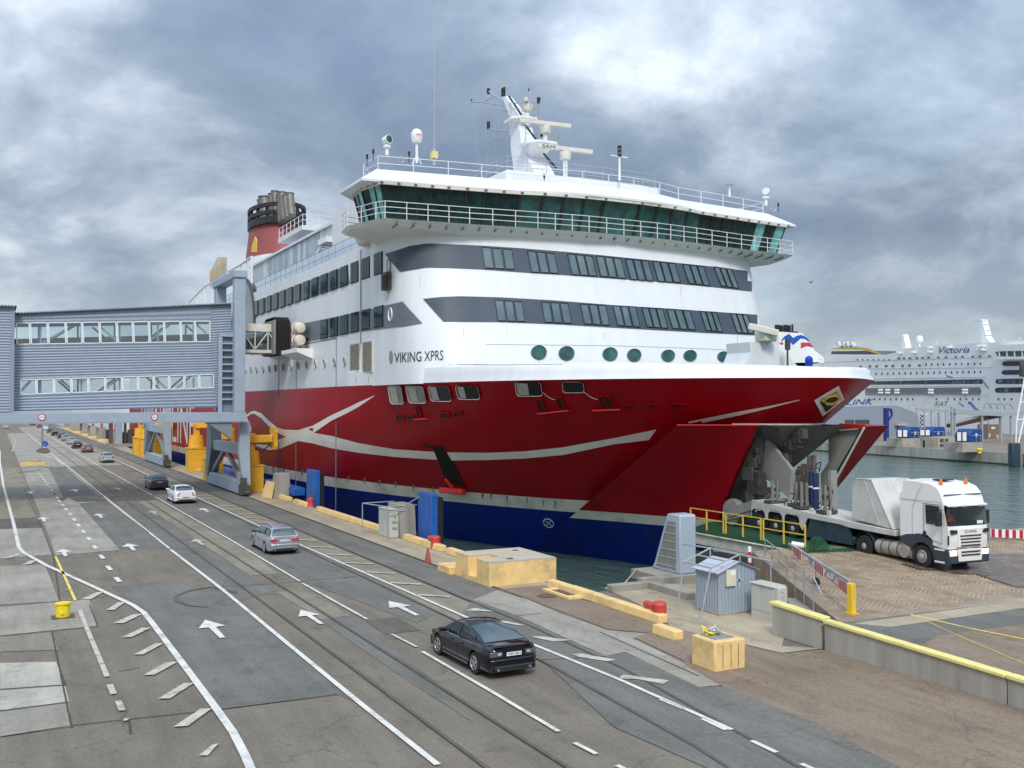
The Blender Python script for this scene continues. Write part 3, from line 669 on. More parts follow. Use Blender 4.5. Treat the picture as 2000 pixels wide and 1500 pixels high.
# dark window bands round the front
ribbon([(753,496,496.5),(782,487,531),(800,481,528),(830,476.5,523),(842,476,522.5),(880,477.5,523.5),(938,480,526),(1020,485.5,532),(1100,492,537),(1175,499,542.5),(1275,509,549.5),(1400,522,561.5),(1476,532,570.5),(1485,533.5,572)], 'window_band', BAND, .05, sub=9)
ribbon([(827,584,584.5),(866,580,628),(900,579,628.5),(975,581,629),(1080,587,633),(1200,596.5,640),(1290,602,645),(1376,608,650),(1491,616,655.5),(1503,619,656)], 'window_band', BAND, .05, sub=9)
ribbon([(592,632,669),(690,612,649.5),(745,599,642),(765,594,639.5),(787,589,637.5),(800,604,635.5),(825,631,631.5)], 'window_band', BANDG, .045, sub=10)
UPG = [(939,1000,484,489,525,528,6),(1028,1083,491,497,533,536,8),(1106,1157,497,502,538,541,9),(1162,1213,501,507,541,546,9),(1219,1266,507,511,547,551,10),(1272,1318,511,516,551,554,11),(1331,1374,517,522,555,560,12),(1392,1428,522,527,560,565,14)]
LOG = [(965,1020,587,591,628,630,6),(1055,1110,591,594,631,633,7),(1131,1183,595,598,634,637,8),(1195,1241,598,601,637,641,9),(1251,1294,602,605,640,643,10),(1300,1347,605,608,643,646,11),(1365,1399,609,611,647,650,12),(1425,1459,613,616,651,653,12)]
for G in (UPG, LOG):
    for x0, x1, t0, t1, b0, b1, sh in G:
        for i in range(3):
            a, b = i / 3 + .03, (i + 1) / 3 - .03; X = lambda u: x0 + (x1 - x0) * u; T = lambda u: t0 + (t1 - t0) * u; B = lambda u: b0 + (b1 - b0) * u - 1.5
            pane([(X(a), T(a)), (X(b), T(b)), (X(b) + sh, B(b)), (X(a) + sh, B(a))], 'window_pane', PANEF, .05, frame=BLACK, fw=.035)
    for x0, x1, t0, t1, b0, b1, sh in G:
        pass
# side windows in two rows, each with four narrow panes
def side_windows(cols, z0, z1, panes, m=PANE):
    for a, b in cols:
        ya, yb = at(a, 640, x=25).y, at(b, 640, x=25).y
        fr = MB().box((24.90, yb - .06, z0 - .06), (24.99, ya + .06, z1 + .06)).build('window_frame', BLACK, SHIP, smooth=False)
        n = 3
        for i in range(n):
            u0, u1 = (i + .06) / n, (i + .94) / n; w = (ya - yb)
            MB().box((24.86, yb + w * u0, z0), (24.895, yb + w * u1, z1)).build('window_pane', m, fr, smooth=False)
    for (a, b), (c, d) in zip(cols[:-1], cols[1:]):
        y1, y0 = at(b, 640, x=25).y - .08, at(c, 640, x=25).y + .08
        MB().box((24.97, y0, z0 - .05), (24.995, y1, z1 + .05)).build('window_pier', BANDG, SHIP, smooth=False)
P4 = lambda x: 350 + x * .25
side_windows([(P4(a), P4(b)) for a, b in ((590,620),(638,668),(688,720),(740,775),(795,830),(850,888),(910,950),(975,1018),(1042,1088),(1112,1160),(1187,1238),(1265,1320),(1347,1405),(1435,1495),(1530,1592))], 18.1, 19.6, 3)
side_windows([(P4(a), P4(b)) for a, b in ((1112,1165),(1187,1245),(1267,1325),(1350,1408),(1437,1497),(1532,1600))], 14.2, 15.65, 3)
oval(764, 614, 3.2, 12, 'porthole_pane', PANEF, WHITE2); oval(761, 519, 2.6, 12.5, 'porthole_pane', WHITE2, GREYP)
for px, py in ((674,706),(654.5,707.5),(635,709),(617,711),(600,713),(584,714.5),(569,716),(554,717.5),(539,719),(527,720),(515,721.5),(502,722),(491,722.5),(480,723)):
    oval(px, py, 2.0 * (px / 674) ** 1.6, 8.0 * (px / 674), 'porthole_pane', BANDG, LG, n=12, rw=1.12)
for px, py, rx, ry in ((1052,688.7,14,12.6),(1106,690.5,14,12.6),(1191,692,13.3,12),(1238,694,12.5,11.5),(1304,695,12,10.5),(1347,695,11.5,10),(1412,697,10.5,9.5),(1448,699,9.5,9)):
    oval(px, py, rx, ry, 'porthole_pane', PANEG, BANDG, n=24, rw=1.12)
# name on the bow side
text_px('ship', (771, 689), (866, 684), (771, 708.5), 'bow_lettering', INK)
oval(764, 697.5, 3.6, 13, 'bow_emblem', GREYP, None, .03)
# louvred vents
for a, b in ((686.5, 705.5), (711, 730)):
    ya, yb = at(a, 700, x=25).y, at(b, 700, x=25).y; zt, zb = 13.3, 10.9
    f = MB().box((24.9, yb, zb), (25.02, ya, zt)).build('louvre_frame', SHADEW, SHIP, smooth=False); s = MB()
    for i in range(18):
        z = zb + .08 + (zt - zb - .16) * i / 18; s.add([(24.88, yb + .1, z), (24.88, ya - .1, z), (24.80, ya - .1, z + .09), (24.80, yb + .1, z + .09)], [(0, 1, 2, 3)])
    s.build('louvre_slats', mat('louvre_beige', (.42, .39, .33), .7, var=.15), f, smooth=False, recalc=False)
# mooring deck openings in the red bow
def opening(x0, x1, y0, y1, sh, m, inner=None, rim=SHADEW):
    def ring(g):
        P = []; cx, cy = (x0+x1)/2, (y0+y1)/2; rx, ry = (x1-x0)/2 * g, (y1-y0)/2 * g; r = 5.5
        for ccx, ccy, t0 in ((rx-r, -ry+r, -90), (rx-r, ry-r, 0), (-rx+r, ry-r, 90), (-rx+r, -ry+r, 180)):
            for k in range(4):
                t = math.radians(t0 + k * 30); dx, dy = ccx + r*math.cos(t), ccy + r*math.sin(t); P.append((cx + dx + sh * dy / (2*ry) , cy + dy))
        return P
    A = [hit(x, y, .16) for x, y in ring(1.0)]; B = [hit(x, y, .13) for x, y in ring(.95)]; n = len(A)
    q = MB(); q.add(A + B, [(i, (i+1) % n, n+(i+1) % n, n+i) for i in range(n)]); o = q.build('opening_rim', rim, SHIP, recalc=False)
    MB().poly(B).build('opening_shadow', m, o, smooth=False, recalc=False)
    if inner:
        a, b, mm = inner; X = lambda u, s: x0 + (x1-x0)*u + s
        pts = [(X(a, -sh/2+1), y0+2.5), (X(b, -sh/2+2), y0+2.5), (X(b, sh/2+2), y1-2.5), (X(a, sh/2+1), y1-2.5)]
        MB().poly([hit(x, y, .15) for x, y in pts]).build('inner_bulkhead', mm, o, smooth=False, recalc=False)
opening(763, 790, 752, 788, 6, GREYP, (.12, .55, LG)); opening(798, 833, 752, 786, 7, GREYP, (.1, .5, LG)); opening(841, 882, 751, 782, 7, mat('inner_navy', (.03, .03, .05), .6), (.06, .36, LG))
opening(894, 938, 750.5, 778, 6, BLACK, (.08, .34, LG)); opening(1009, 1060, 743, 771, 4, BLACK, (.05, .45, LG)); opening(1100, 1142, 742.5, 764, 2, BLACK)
for c in (((776,811),(789,811.5),(790,820),(777,820)), ((797,811),(809,811),(811,818.5),(797,818.5)), ((864,805),(878,805.5),(879,814),(862,813.5)), ((889,804),(902,804),(904,811),(888,811)),
          ((1224,790),(1237,790),(1236,796),(1223,796)), ((1267,788),(1280,788.5),(1278,794),(1266,794)), ((1318,787.5),(1333,788.5),(1331,794),(1317,794))):
    pane(c, 'fairlead_opening', BLACK, .03, frame=RED, fw=.09)
for c in (((814,796),(820,795),(826,815),(819,816)), ((1049,779),(1059,778),(1067,800),(1056,801)), ((1086,775),(1097,774),(1105,795),(1094,796)), ((1170,774),(1180,772),(1187,793),(1177,794)), ((1184,773),(1193,772),(1199,793),(1189,794))):
    pane(c, 'roller_recess', mat('deep_red_recess', (.05, .004, .006), .6), .04, frame=RED, fw=.09)
for a, b in (((813,818),(836,816)), ((1052,806),(1113,799)), ((1160,799),(1213,797))):
    A, B = hit(*a, .12), hit(*b, .12); MB().bar(A, B, .30, .1).build('fender_ledge', REDB, SHIP, bevel=.02)
for x0, y0, x1, y1 in ((1061,765,1087,780),(1140,763,1168,779)):
    MB().tube([hit(x0 + (x1-x0)*u, y0 + (y1-y0)*u + 5*math.sin(math.pi*u)*.6, .06) for u in (0,.25,.5,.75,1)], .02, 5).build('messenger_line', SHADEW, SHIP)
# anchor pocket with the red anchor
ribbon([(820,869,870),(846,870,876),(852,871,891),(866,871,925),(880,895,942),(893,915,946),(904,938,948),(911,958,962)], 'anchor_pocket', mat('pocket_black', (.006, .004, .005), .7), .03, sub=4, rows=3)
a = hit(890, 947, .35); b = hit(874, 930, .3)
q = MB(); q.bar(hit(868, 949, .4), hit(912, 953, .4), .55, .42); q.cyl(b, a, .12); q.build('anchor', REDB, SHIP, bevel=.08)
# bow emblem
def quad_px(c, name, m, off=.03, sub=3, parent=None): 
    q = MB(); R = []
    for i in range(sub+1):
        u = i/sub; r = []
        for j in range(sub+1):
            v = j/sub; x = (c[0][0]*(1-v)+c[1][0]*v)*(1-u)+(c[3][0]*(1-v)+c[2][0]*v)*u; y = (c[0][1]*(1-v)+c[1][1]*v)*(1-u)+(c[3][1]*(1-v)+c[2][1]*v)*u; r.append(hit(x, y, off))
        R.append(r)
    q.grid(R); return q.build(name, m, parent or SHIP, smooth=False, recalc=False)
quad_px([(1590,780.5),(1637,752),(1648,779),(1606,812)], 'emblem_board', WHITE2, .05)
quad_px([(1600,782),(1634.5,762),(1640,777.5),(1612,803)], 'emblem_field', INK, .10)
em = [(1601,781),(1605,776),(1634.5,761.5),(1640,777),(1634,781),(1622,788),(1612,788),(1604,780)]
MB().poly([hit(x, y, .15) for x, y in em]).build('emblem_shape', GOLD, SHIP, smooth=False, recalc=False)
q = MB(); P = [hit(1621 + 12*math.cos(t) , 777 - 3*math.cos(t) + 7*math.sin(t), .17) for t in [i*math.pi/9 for i in range(-1, 20)]]; q.tube(P, .035, 5); q.build('emblem_ring', mat('ochre_paint', (.55, .36, .05), .5), SHIP)
# load marks on the blue hull
for cx, cy, rx, ry in ((1072, 1021, 10, 8),):
    P = [hit(cx + rx*math.cos(t), cy + ry*math.sin(t) + rx*.25*math.cos(t), .05) for t in [i*math.pi/8 for i in range(17)]]; q = MB(); q.tube(P, .04, 4); q.bar(hit(cx-8, cy-6, .05), hit(cx+8, cy+6, .05), .07, .03); q.bar(hit(cx+5, cy-5, .05), hit(cx-5, cy+5, .05), .07, .03)
    q.build('thruster_mark', mat('mark_pale_blue', (.45, .55, .65), .5), SHIP, smooth=False)
# deck joint lines on the front
ribbon([(950,672,672.8),(1200,675,675.8),(1330,679,679.7),(1445,684,684.7)], 'front_seam', LG, .03, sub=6, rows=1)
ribbon([(875,711,711.8),(980,712.3,713.2),(1100,711,712)], 'knuckle_line', LG, .03, sub=6, rows=1)

# rust and drip stains below openings
STN_R = mat('rust_stain', (.16, .03, .02), .6, var=.3, scale=2); STN_W = mat('drip_stain', (.46, .42, .34), .6, var=.2, scale=2)
rr = random.Random(12)
for px, y0, L_, w, m in ((778,790,26,2.2,STN_R),(812,788,30,2.4,STN_R),(858,784,22,2,STN_R),(917,781,34,2.2,STN_R),(1040,773,20,1.6,STN_R),(1124,766,26,1.8,STN_R),(1058,803,30,1.6,STN_R),(1100,800,22,1.6,STN_R),(640,880,30,2,STN_R),(1182,798,24,1.6,STN_R),
                        (758,562,26,1.6,STN_W),(695,738,12,1.6,STN_W),(720,736,13,1.6,STN_W),(1052,703,8,1.4,STN_W),(1106,704,8,1.4,STN_W),(820,540,22,1.2,STN_W),(905,640,26,1.1,STN_W),(1330,560,20,1.1,STN_W),(1440,655,22,1.1,STN_W),(990,636,16,1,STN_W),(1180,650,18,1,STN_W)):
    ribbon([(px - w*.5, y0, px - w*.12, y0 + L_), (px + w*.5, y0, px + w*.12, y0 + L_)], 'stain', m, .012, sub=2, rows=3)
for k in range(26):
    px = 500 + k * 31 + rr.uniform(-8, 8); u = (px - 490) / 630; y0 = 904 + u * 78; 
    if px < 1110: ribbon([(px - 1.5, y0 + 2, px - .8, y0 + 12), (px + rr.uniform(1, 4), y0 + 2, px + 1, y0 + 15)], 'stain', mat('waterline_stain', (.22, .21, .14), .7, var=.3, scale=3), .012, sub=1, rows=2)
# ---- open bow: doors, inner structure
def door(name, Pt, Pb, zt, zb, bands, side=1, off=0.0):
    """curved door between an upper and a lower plan curve, painted in bands of height"""
    T = cr_spline(Pt, 9); B = cr_spline(Pb, 9)
    def pt(i, z):
        u = (z - zb) / (zt - zb); p = B[i].lerp(T[i], u); p.z = z; 
        return p
    o = None
    for (z0, z1, m, nm) in bands:
        q = MB(); R = []
        for j in range(5):
            z = z0 + (z1 - z0) * j / 4; R.append([pt(i, z) for i in range(9)])
        q.grid(R); inner = [[p + Vector((.45, .25, 0)) for p in r] for r in R]; q.grid(inner)
        for e in (0, -1): q.grid([[r[e] for r in R], [r[e] for r in inner]])
        for e in (0, -1): q.grid([R[e], inner[e]])
        q.build(nm, m, SHIP, recalc=True, ang=50)
    return pt
DT = [(33.7, 45.2), (35.0, 44.4), (36.2, 43.6), (37.3, 42.8)]; DB = [(34.2, 56.4), (35.8, 53.4), (37.2, 50.4), (38.5, 47.6)]
DZ = lambda z: None
pt = door('bow_door', DT, DB, 7.3, 1.6, [(1.56, 7.32, RED, 'bow_door'), (.91, 1.55, STRIPE, 'bow_door_stripe'), (-2.6, .90, BLUE, 'bow_door_foot')])
q = MB(); q.bar((33.9, 45.4, 7.36), (37.6, 42.9, 7.36), .45, .05); q.build('door_top_edge', REDB, SHIP, smooth=False)
# underside of the overhanging bow and the stem wedge behind the doorway
K0 = 62; lower = [hull(k, 7.4) for k in range(K0, NP)]; low2 = [Vector((2*XC - p.x, p.y, 7.4)) for p in lower]
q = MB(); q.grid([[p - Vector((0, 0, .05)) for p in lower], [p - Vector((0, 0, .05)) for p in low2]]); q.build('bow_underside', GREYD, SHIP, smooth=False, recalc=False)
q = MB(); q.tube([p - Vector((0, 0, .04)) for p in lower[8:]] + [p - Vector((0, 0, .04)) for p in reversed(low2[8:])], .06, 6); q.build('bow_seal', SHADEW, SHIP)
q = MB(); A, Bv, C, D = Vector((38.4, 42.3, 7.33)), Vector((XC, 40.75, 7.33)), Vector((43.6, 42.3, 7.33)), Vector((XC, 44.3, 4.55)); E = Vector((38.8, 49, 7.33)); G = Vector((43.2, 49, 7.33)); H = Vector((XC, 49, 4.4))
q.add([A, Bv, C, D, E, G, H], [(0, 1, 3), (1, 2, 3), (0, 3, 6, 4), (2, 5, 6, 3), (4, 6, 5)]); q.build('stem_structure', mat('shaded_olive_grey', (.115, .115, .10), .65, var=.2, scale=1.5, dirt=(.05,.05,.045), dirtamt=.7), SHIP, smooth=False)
q = MB()
for u in (.25, .5, .75):
    q.bar(A.lerp(E, u), D.lerp(H, u), .12, .25)
q.bar(A, D, .12); q.bar(E, H, .15); q.build('stem_rib', GREYD, SHIP, smooth=False)
def plate(px, x=None, y=None, th=.25, name='inner_plate', m=GREYP, parent=None):
    P = [at(a, b, x=x, y=y) for a, b in px]; v = Vector((th, 0, 0)) if x is not None else Vector((0, th, 0))
    return MB().prism(P, v).build(name, m, parent or SHIP, smooth=False)
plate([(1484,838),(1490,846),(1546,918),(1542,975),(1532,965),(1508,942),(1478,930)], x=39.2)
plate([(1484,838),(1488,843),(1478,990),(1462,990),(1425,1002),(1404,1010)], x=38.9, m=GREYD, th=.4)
plate([(1541,924),(1596,926),(1600,1000),(1541,992)], x=40.6, name='ramp_panel')
plate([(1547,928),(1551,928),(1551,990),(1547,990)], x=40.4, name='ramp_edge', m=LG, th=.1)
for a, b in (((1478,832),(1488,990)),): pass
# hinge arms, hydraulic gear and hoses round the doorway
q = MB(); rr = random.Random(5)
for k in range(12):
    px = 1470 + rr.random() * 14; py = 880 + rr.random() * 100; p = at(px, py, x=38.6); s = .15 + rr.random() * .3
    MB().box((p.x - s, p.y - s, p.z - s * .8), (p.x + s*.5, p.y + s, p.z + s)).build('hinge_gear', (GREYD, mat('oily_dark_steel', (.045, .043, .038), .55, .2, var=.4, scale=3))[k % 2], SHIP, bevel=.03)
q = MB(); rr = random.Random(9)
for k in range(12):
    p = at(1496 + rr.random() * 80, 842 + rr.random() * 55, x=39.6); s = .10 + rr.random() * .2; MB().box((p.x-s, p.y-s, p.z-s*1.4), (p.x+s, p.y+s, p.z+s)).build('locking_gear', (GREYD, mat('oily_dark_steel', (.045, .043, .038), .55, .2, var=.4, scale=3))[k % 2], SHIP, bevel=.03)
q = MB(); P = lambda a, b, x=40: at(a, b, x=x)
q.bar(P(1583,890), P(1583,930), .28); q.bar(P(1590,888), P(1590,922), .18); q.bar(P(1560,914), P(1580,916), .22); q.bar(P(1558,921), P(1575,924), .3); q.bar(P(1566,908), P(1580,910), .15)
q.build('door_actuator', mat('oily_steel', (.16, .13, .12), .5, .3, var=.4, scale=4), SHIP, smooth=False)
q = MB(); q.tube([P(1592,910),P(1598,904),P(1604,903),P(1602,912),P(1600,920)], .03, 5); q.tube([P(1590,916),P(1597,912),P(1601,922)], .025, 5); q.build('hydraulic_hose', BLACK, SHIP)
q = MB(); q.bar(P(1480,970,39.5), P(1520,968,39.5), .25); q.bar(P(1478,962,39.5), P(1500,955,39.5), .2); q.bar(P(1496,985,39.5), P(1503,955,39.5), .2); q.bar(P(1503,955,39.5), P(1525,957,39.5), .2)
q.bar(P(1430,1000,38), P(1480,985,38), .5); q.bar(P(1420,1010,38), P(1470,1000,38), .35); q.build('ramp_linkage', GREYP, SHIP, smooth=False)
q = MB(); q.lathe([(.1,-.3),(.75,-.25),(.8,0),(.7,.35),(.1,.4)], P(1434,1000,38.2), 14, axis='x'); q.build('winch_drum', GREYP, SHIP)
# interior of the vehicle deck
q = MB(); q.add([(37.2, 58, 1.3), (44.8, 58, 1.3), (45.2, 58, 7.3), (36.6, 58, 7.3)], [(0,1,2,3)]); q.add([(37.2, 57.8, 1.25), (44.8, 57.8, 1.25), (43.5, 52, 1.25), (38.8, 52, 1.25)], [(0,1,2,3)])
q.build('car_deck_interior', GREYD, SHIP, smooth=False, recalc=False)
plate([(1600,1000),(1560,1000),(1560,940),(1600,940)], x=46.6, m=GREYP, name='inner_plate')
# port door standing open beyond
q = MB(); g = [(1618,842),(1684,838),(1627,944),(1588,1004),(1566,1004),(1598,932),(1612,912),(1618,902)]
q.prism([at(a, b, x=44.2) for a, b in g], (.2, 0, 0)); q.build('bow_door_lining', LG, SHIP, smooth=False)
q = MB(); a0, a1, a2 = at(1689,833,x=44.1), at(1629,943,x=44.1), at(1588,1008,x=44.1); b0, b1, b2 = at(1736,831,x=45.8), at(1632,957,x=45.6), at(1578,1022,x=45.2)
q.add([a0, a1, a2, b0, b1, b2], [(0, 3, 4, 1), (1, 4, 5, 2)]); c0 = at(1690,828,x=47.5); q.add([a0, b0, b0 + Vector((1.6, 3, 0)), a0 + Vector((2.2, 4, 0))], [(0, 1, 2, 3)])
q.build('bow_door', RED, SHIP, smooth=True, ang=60)
q = MB(); q.prism([at(a, b, x=44.0) for a, b in ((1618,843),(1625,836),(1640,827.5),(1690,829.5),(1686,838),(1676,839),(1674,837),(1626,841),(1621,846))], (.9, .8, 0)); q.build('door_top_edge', REDB, SHIP, smooth=False)
q = MB(); q.tube([at(1683,839,x=43.95), at(1657,884,x=43.95), at(1622,944,x=43.95), at(1590,998,x=43.95)], .055, 5); q.build('door_seal', BLACK, SHIP)
q = MB(); q.tube([at(1688,835,x=43.95), at(1660,886,x=43.95), at(1627,946,x=43.95), at(1592,1002,x=43.95)], .06, 5); q.build('door_edge_trim', WHITE2, SHIP)

# ---- wheelhouse
def plan(P, z): return [Vector((a, b, z)) for a, b in P] + [Vector((2*XC - a, b, z)) for a, b in reversed(P)]
deckP = [(25.2, 70.5), (22.1, 69.5), (21.7, 67), (22.6, 63.6), (23.0, 62.9), (29, 62.3), (34, 61.6), (38, 61.2)]
q = MB(); top = plan(deckP, 20.95); bot = plan([(25.2, 70.5), (22.3, 69.3), (21.95, 67), (22.9, 64.1), (23.3, 63.4), (29, 62.8), (34, 62.1), (38, 61.7)], 20.72); n = len(top)
q.add(top + bot, [(i, (i+1) % n, n+(i+1) % n, n+i) for i in range(n)] + [tuple(range(n))]); q.build('bridge_walkway', WHITE2, SHIP, smooth=False)
q = MB(); low = plan([(24.97, 70), (24.97, 69), (24.97, 67.2), (25.0, 66.6), (25.5, 65.8), (29.4, 63.45), (34.5, 62.55), (38, 62.15)], 20.0 + .32); q.add([p - Vector((0,0,.003)) for p in bot] + low, [(i, (i+1) % n, n+(i+1) % n, n+i) for i in range(n)]); q.build('walkway_soffit', WHITE2, SHIP, smooth=False)
q = MB()
for i in range(30):
    u = 24 + 34 * i / 29; yy = 61.25 + abs(u - 41) * .09
    q.bar((u, yy + .15, 20.70), (u, yy + 1.3, 20.62), .1, .16)
q.build('soffit_bracket', GREYP, SHIP, smooth=False)
q = MB(); q.lathe([(.05,-.75),(.5,-.6),(.7,-.2),(.72,0),(.05,.02)], at(712, 463, x=24.6), 16); q.build('dome_fixture', SHADEW, SHIP)
# glazing: lower sill line and outward-leaning upper line
loP = [(24.6, 70.3), (23.45, 68.6), (23.3, 66.5), (23.75, 64.3), (28, 63.8), (33, 63.2), (34.6, 62.85), (36.2, 62.65), (37.8, 62.5), (39.4, 62.4)]
hiP = [(24.4, 70.4), (22.75, 68.7), (22.55, 66.4), (23.0, 63.75), (27.7, 63.2), (33, 62.4), (34.6, 61.95), (36.2, 61.7), (37.8, 61.5), (39.4, 61.4)]
def dense(P, cuts):
    out = []
    for (a, b), c in zip(zip(P[:-1], P[1:]), cuts):
        for k in range(c): out.append((a[0] + (b[0]-a[0])*k/c, a[1] + (b[1]-a[1])*k/c))
    return out + [P[-1]]
cuts = [2, 2, 3, 4, 4, 1, 1, 1, 1]; lo = plan(dense(loP, cuts), 21.0); hi = plan(dense(hiP, cuts), 23.55)
sillf = MB()
for i in range(len(lo) - 1):
    a, b, c, d = lo[i], lo[i+1], hi[i+1], hi[i]
    mid = abs((a.x + b.x) / 2 - XC) < 8.2
    q = MB(); s = .05; A, B_, C_, D_ = (a.lerp(b, s), b.lerp(a, s), c.lerp(d, s), d.lerp(c, s))
    q.add([A.lerp(D_, .05), B_.lerp(C_, .05), C_.lerp(B_, .03), D_.lerp(A, .03)], [(0, 1, 2, 3)])
    q.build('bridge_window', PANET if i in (3, 5, 6, 31, 29) else PANEG if mid else PANE, SHIP, smooth=False, recalc=False)
    sillf.bar(a, d, .22 if mid else .1, .12)
for i in range(len(lo) - 1): sillf.bar(lo[i], lo[i+1], .12, .12); sillf.bar(hi[i], hi[i+1], .12, .12)
sillf.build('bridge_window_frame', mat('frame_near_black', (.018, .022, .026), .4), SHIP, smooth=False)
q = MB(); q.grid([lo, [p - Vector((0, 0, .1)) for p in lo]]); q.build('bridge_sill', WHITE2, SHIP, smooth=False, recalc=False)
q = MB(); q.add([p + Vector((0, .12, 0)) for p in lo] + [p + Vector((0, .12, 0)) for p in hi], []); 
q = MB()
for px, py, w, h in ((834,418,5,9),(805,415,5,4),(950,418,5,3),(1440,470,12,4),(1465,472,8,4),(858,432,0,0)):
    if w: p = at(px, py, y=64.6); q.box((p.x - w*.035, p.y, p.z - h*.035), (p.x + w*.035, p.y + .1, p.z + h*.035))
# roof: brim, sloped edge, top
br = [(24.0, 71.5), (21.75, 68.7), (21.75, 63.9), (28, 63.2), (33, 62.6), (35.5, 61.6), (38.5, 61.15)]
rt = [(25.0, 71.3), (23.3, 68.7), (23.4, 65.6), (28.6, 64.9), (33.6, 64.3), (36, 63.5), (38.7, 63.1)]
q = MB(); A = plan(br, 23.72); B_ = plan(rt, 24.85); n = len(A); q.add(A + B_ + [Vector((p.x, p.y, 23.56)) for p in A], [(i, (i+1) % n, n+(i+1) % n, n+i) for i in range(n)] + [tuple(range(n, 2*n))] + [(i, (i+1) % n, 2*n+(i+1) % n, 2*n+i) for i in range(n)] + [tuple(range(2*n, 3*n))])
q.build('bridge_roof', WHITE, SHIP, smooth=True, ang=25)
q = MB(); H2 = [p + Vector((0, -.05, .02)) for p in hi]
for i in range(0, len(H2) - 1): q.bar(H2[i] + Vector((0,-.08,-.1)), H2[i+1] + Vector((0,-.08,-.1)), .16, .2)
q.build('wiper_housing', SHADEW, SHIP, smooth=False)
WMM = mat('wiper_motor_grey', (.20, .15, .12), .6, var=.3, scale=3)
for i in range(1, len(H2) - 1, 1):
    p = H2[i]; MB().box((p.x - .10, p.y - .28, p.z - .13), (p.x + .10, p.y - .17, p.z - .03)).build('wiper_motor', WMM, SHIP, smooth=False)
# deckhouse behind
bx('wheelhouse_body', (25.3, 71, 20.6), (56.7, 82, 24.6), WHITE, SHIP)
def railing(P, h=1.1, bars=3, post=1.5, m=RAILW, r=.028, name='railing', lean=0, parent=SHIP, rp=None):
    q = MB(); P = [Vector(p) for p in P]
    for a, b in zip(P[:-1], P[1:]):
        L_ = (b - a).length; n = max(1, round(L_ / post))
        for k in range(n + (1 if b is P[-1] else 0)):
            p = a.lerp(b, k / n); q.cyl(p, p + Vector((0, 0, h)), rp or r * 1.15, n=5, cap=False)
        for j in range(bars):
            z = h * (j + 1) / bars; q.cyl(a + Vector((0, 0, z)), b + Vector((0, 0, z)), r, n=5, cap=False)
    return q.build(name, m, parent, smooth=True, recalc=False)
rp = plan([(25.0, 70.4), (22.15, 69.4), (21.75, 67), (22.65, 63.65), (23.05, 62.95), (29, 62.35), (34, 61.65), (38, 61.25)], 20.96)
railing(rp, 1.15, 3, 1.6, r=.027)
rp = plan([(24.6, 70.8), (23.5, 68.7), (23.6, 65.9), (28.6, 65.1), (33.6, 64.5), (36, 63.7), (38.7, 63.3)], 24.85); railing(rp, 1.0, 2, 2.4, r=.028, m=RAILW)
# mast tower
Mx = lambda a, b, x=41: at(a, b, x=x)
q = MB()
def tower(secs):
    R = []
    for (cx, y0, z, hw, hd) in secs: R.append([Vector((cx-hw, y0-hd, z)), Vector((cx+hw, y0-hd, z)), Vector((cx+hw, y0+hd, z)), Vector((cx-hw, y0+hd, z)), Vector((cx-hw, y0-hd, z))])
    q.grid(R); q.poly(R[-1][:4])
b0 = Mx(1040, 345); b1 = Mx(1022, 285); b2 = Mx(1018, 245); b3 = Mx(1012, 225); b4 = Mx(990, 190)
tower([(41, b0.y-.6, 24.7, 1.2, 2.2), (41, b0.y-.3, b0.z, 1.0, 1.7), (41, b1.y, b1.z, .75, .95), (41, b2.y, b2.z, .65, .75), (41, b3.y, b3.z, .55, .6), (41, b4.y, b4.z, .3, .3)])
q.build('mast_tower', WHITE, SHIP, smooth=False)
def platform(px, py, r, nm='mast_platform'):
    c = Mx(px, py); q = MB(); q.prism([c + Vector((a*r, b*r, 0)) for a, b in ((-1.0,-.6),(-.5,-1.2),(.6,-1.2),(1.05,-.6),(.9,.6),(-.9,.6))], (0,0,.18)); q.add([c + Vector((a*r, b*r, -.003)) for a, b in ((-.8,-.6),(.6,-1.0),(.9,.4),(-.6,.4))] + [c + Vector((a*r*.4, .6+b*r*.3, -.9)) for a, b in ((-1,-1),(1,-1),(1,1),(-1,1))], [(i, (i+1) % 4, 4+(i+1) % 4, 4+i) for i in range(4)])
    q.build(nm, WHITE2, SHIP, smooth=False); ring = [c + Vector((a*r, b*r, .18)) for a, b in ((-1.0,-.6),(-.5,-1.2),(.6,-1.2),(1.05,-.6),(.9,.6))]; railing(ring, 1.2, 2, 1.0, r=.025, m=GALV, name='mast_railing')
    return c
platform(1048, 288, 1.55); platform(1016, 240, 1.35)
def radar(px, py, L, ang, pz=1.3, nm='radar', txt=False):
    c = Mx(px, py); q = MB(); q.cyl(c - Vector((0,0,pz+.9)), c - Vector((0,0,.85)), .18, .2, 10); q.build('radar_post', WHITE2, SHIP)
    q = MB(); q.lathe([(.2,-.9),(.42,-.85),(.48,-.5),(.46,-.25),(.2,-.18)], c, 14); q.build('radar_motor', SHADEW, SHIP)
    d = Vector((math.cos(ang), math.sin(ang), 0)); q = MB(); q.bar(c - d*L/2, c + d*L/2, .30, .34); q.build('radar_scanner', SHADEW, SHIP, bevel=.04)
    if txt:
        n = Vector((d.y, -d.x, 0)); n = n if n.y < 0 else -n
        text_on('sam', c - d*(L/2 - .35) + n*.17 - Vector((0,0,.13)), d*1.15, (0,0,.26), 'scanner_lettering', INK, SHIP, out=n*.01)
radar(1065, 241, 4.7, -.10); radar(1104, 291, 5.0, -.06, 2.3, txt=True); radar(1030, 198, 1.5, .9, 1.2)
q = MB()
def T(pts, r=.05, x=41): q.tube([Mx(a, b, x) for a, b in pts], r, 6)
T([(921,199),(945,200),(984,206)], .06); T([(945,200),(966,188)], .04); T([(954,178),(968,188),(984,199)], .08); T([(984,203),(1055,200)], .05); T([(954,252),(1000,258)], .07); T([(960,262),(968,268),(1003,270)], .04)
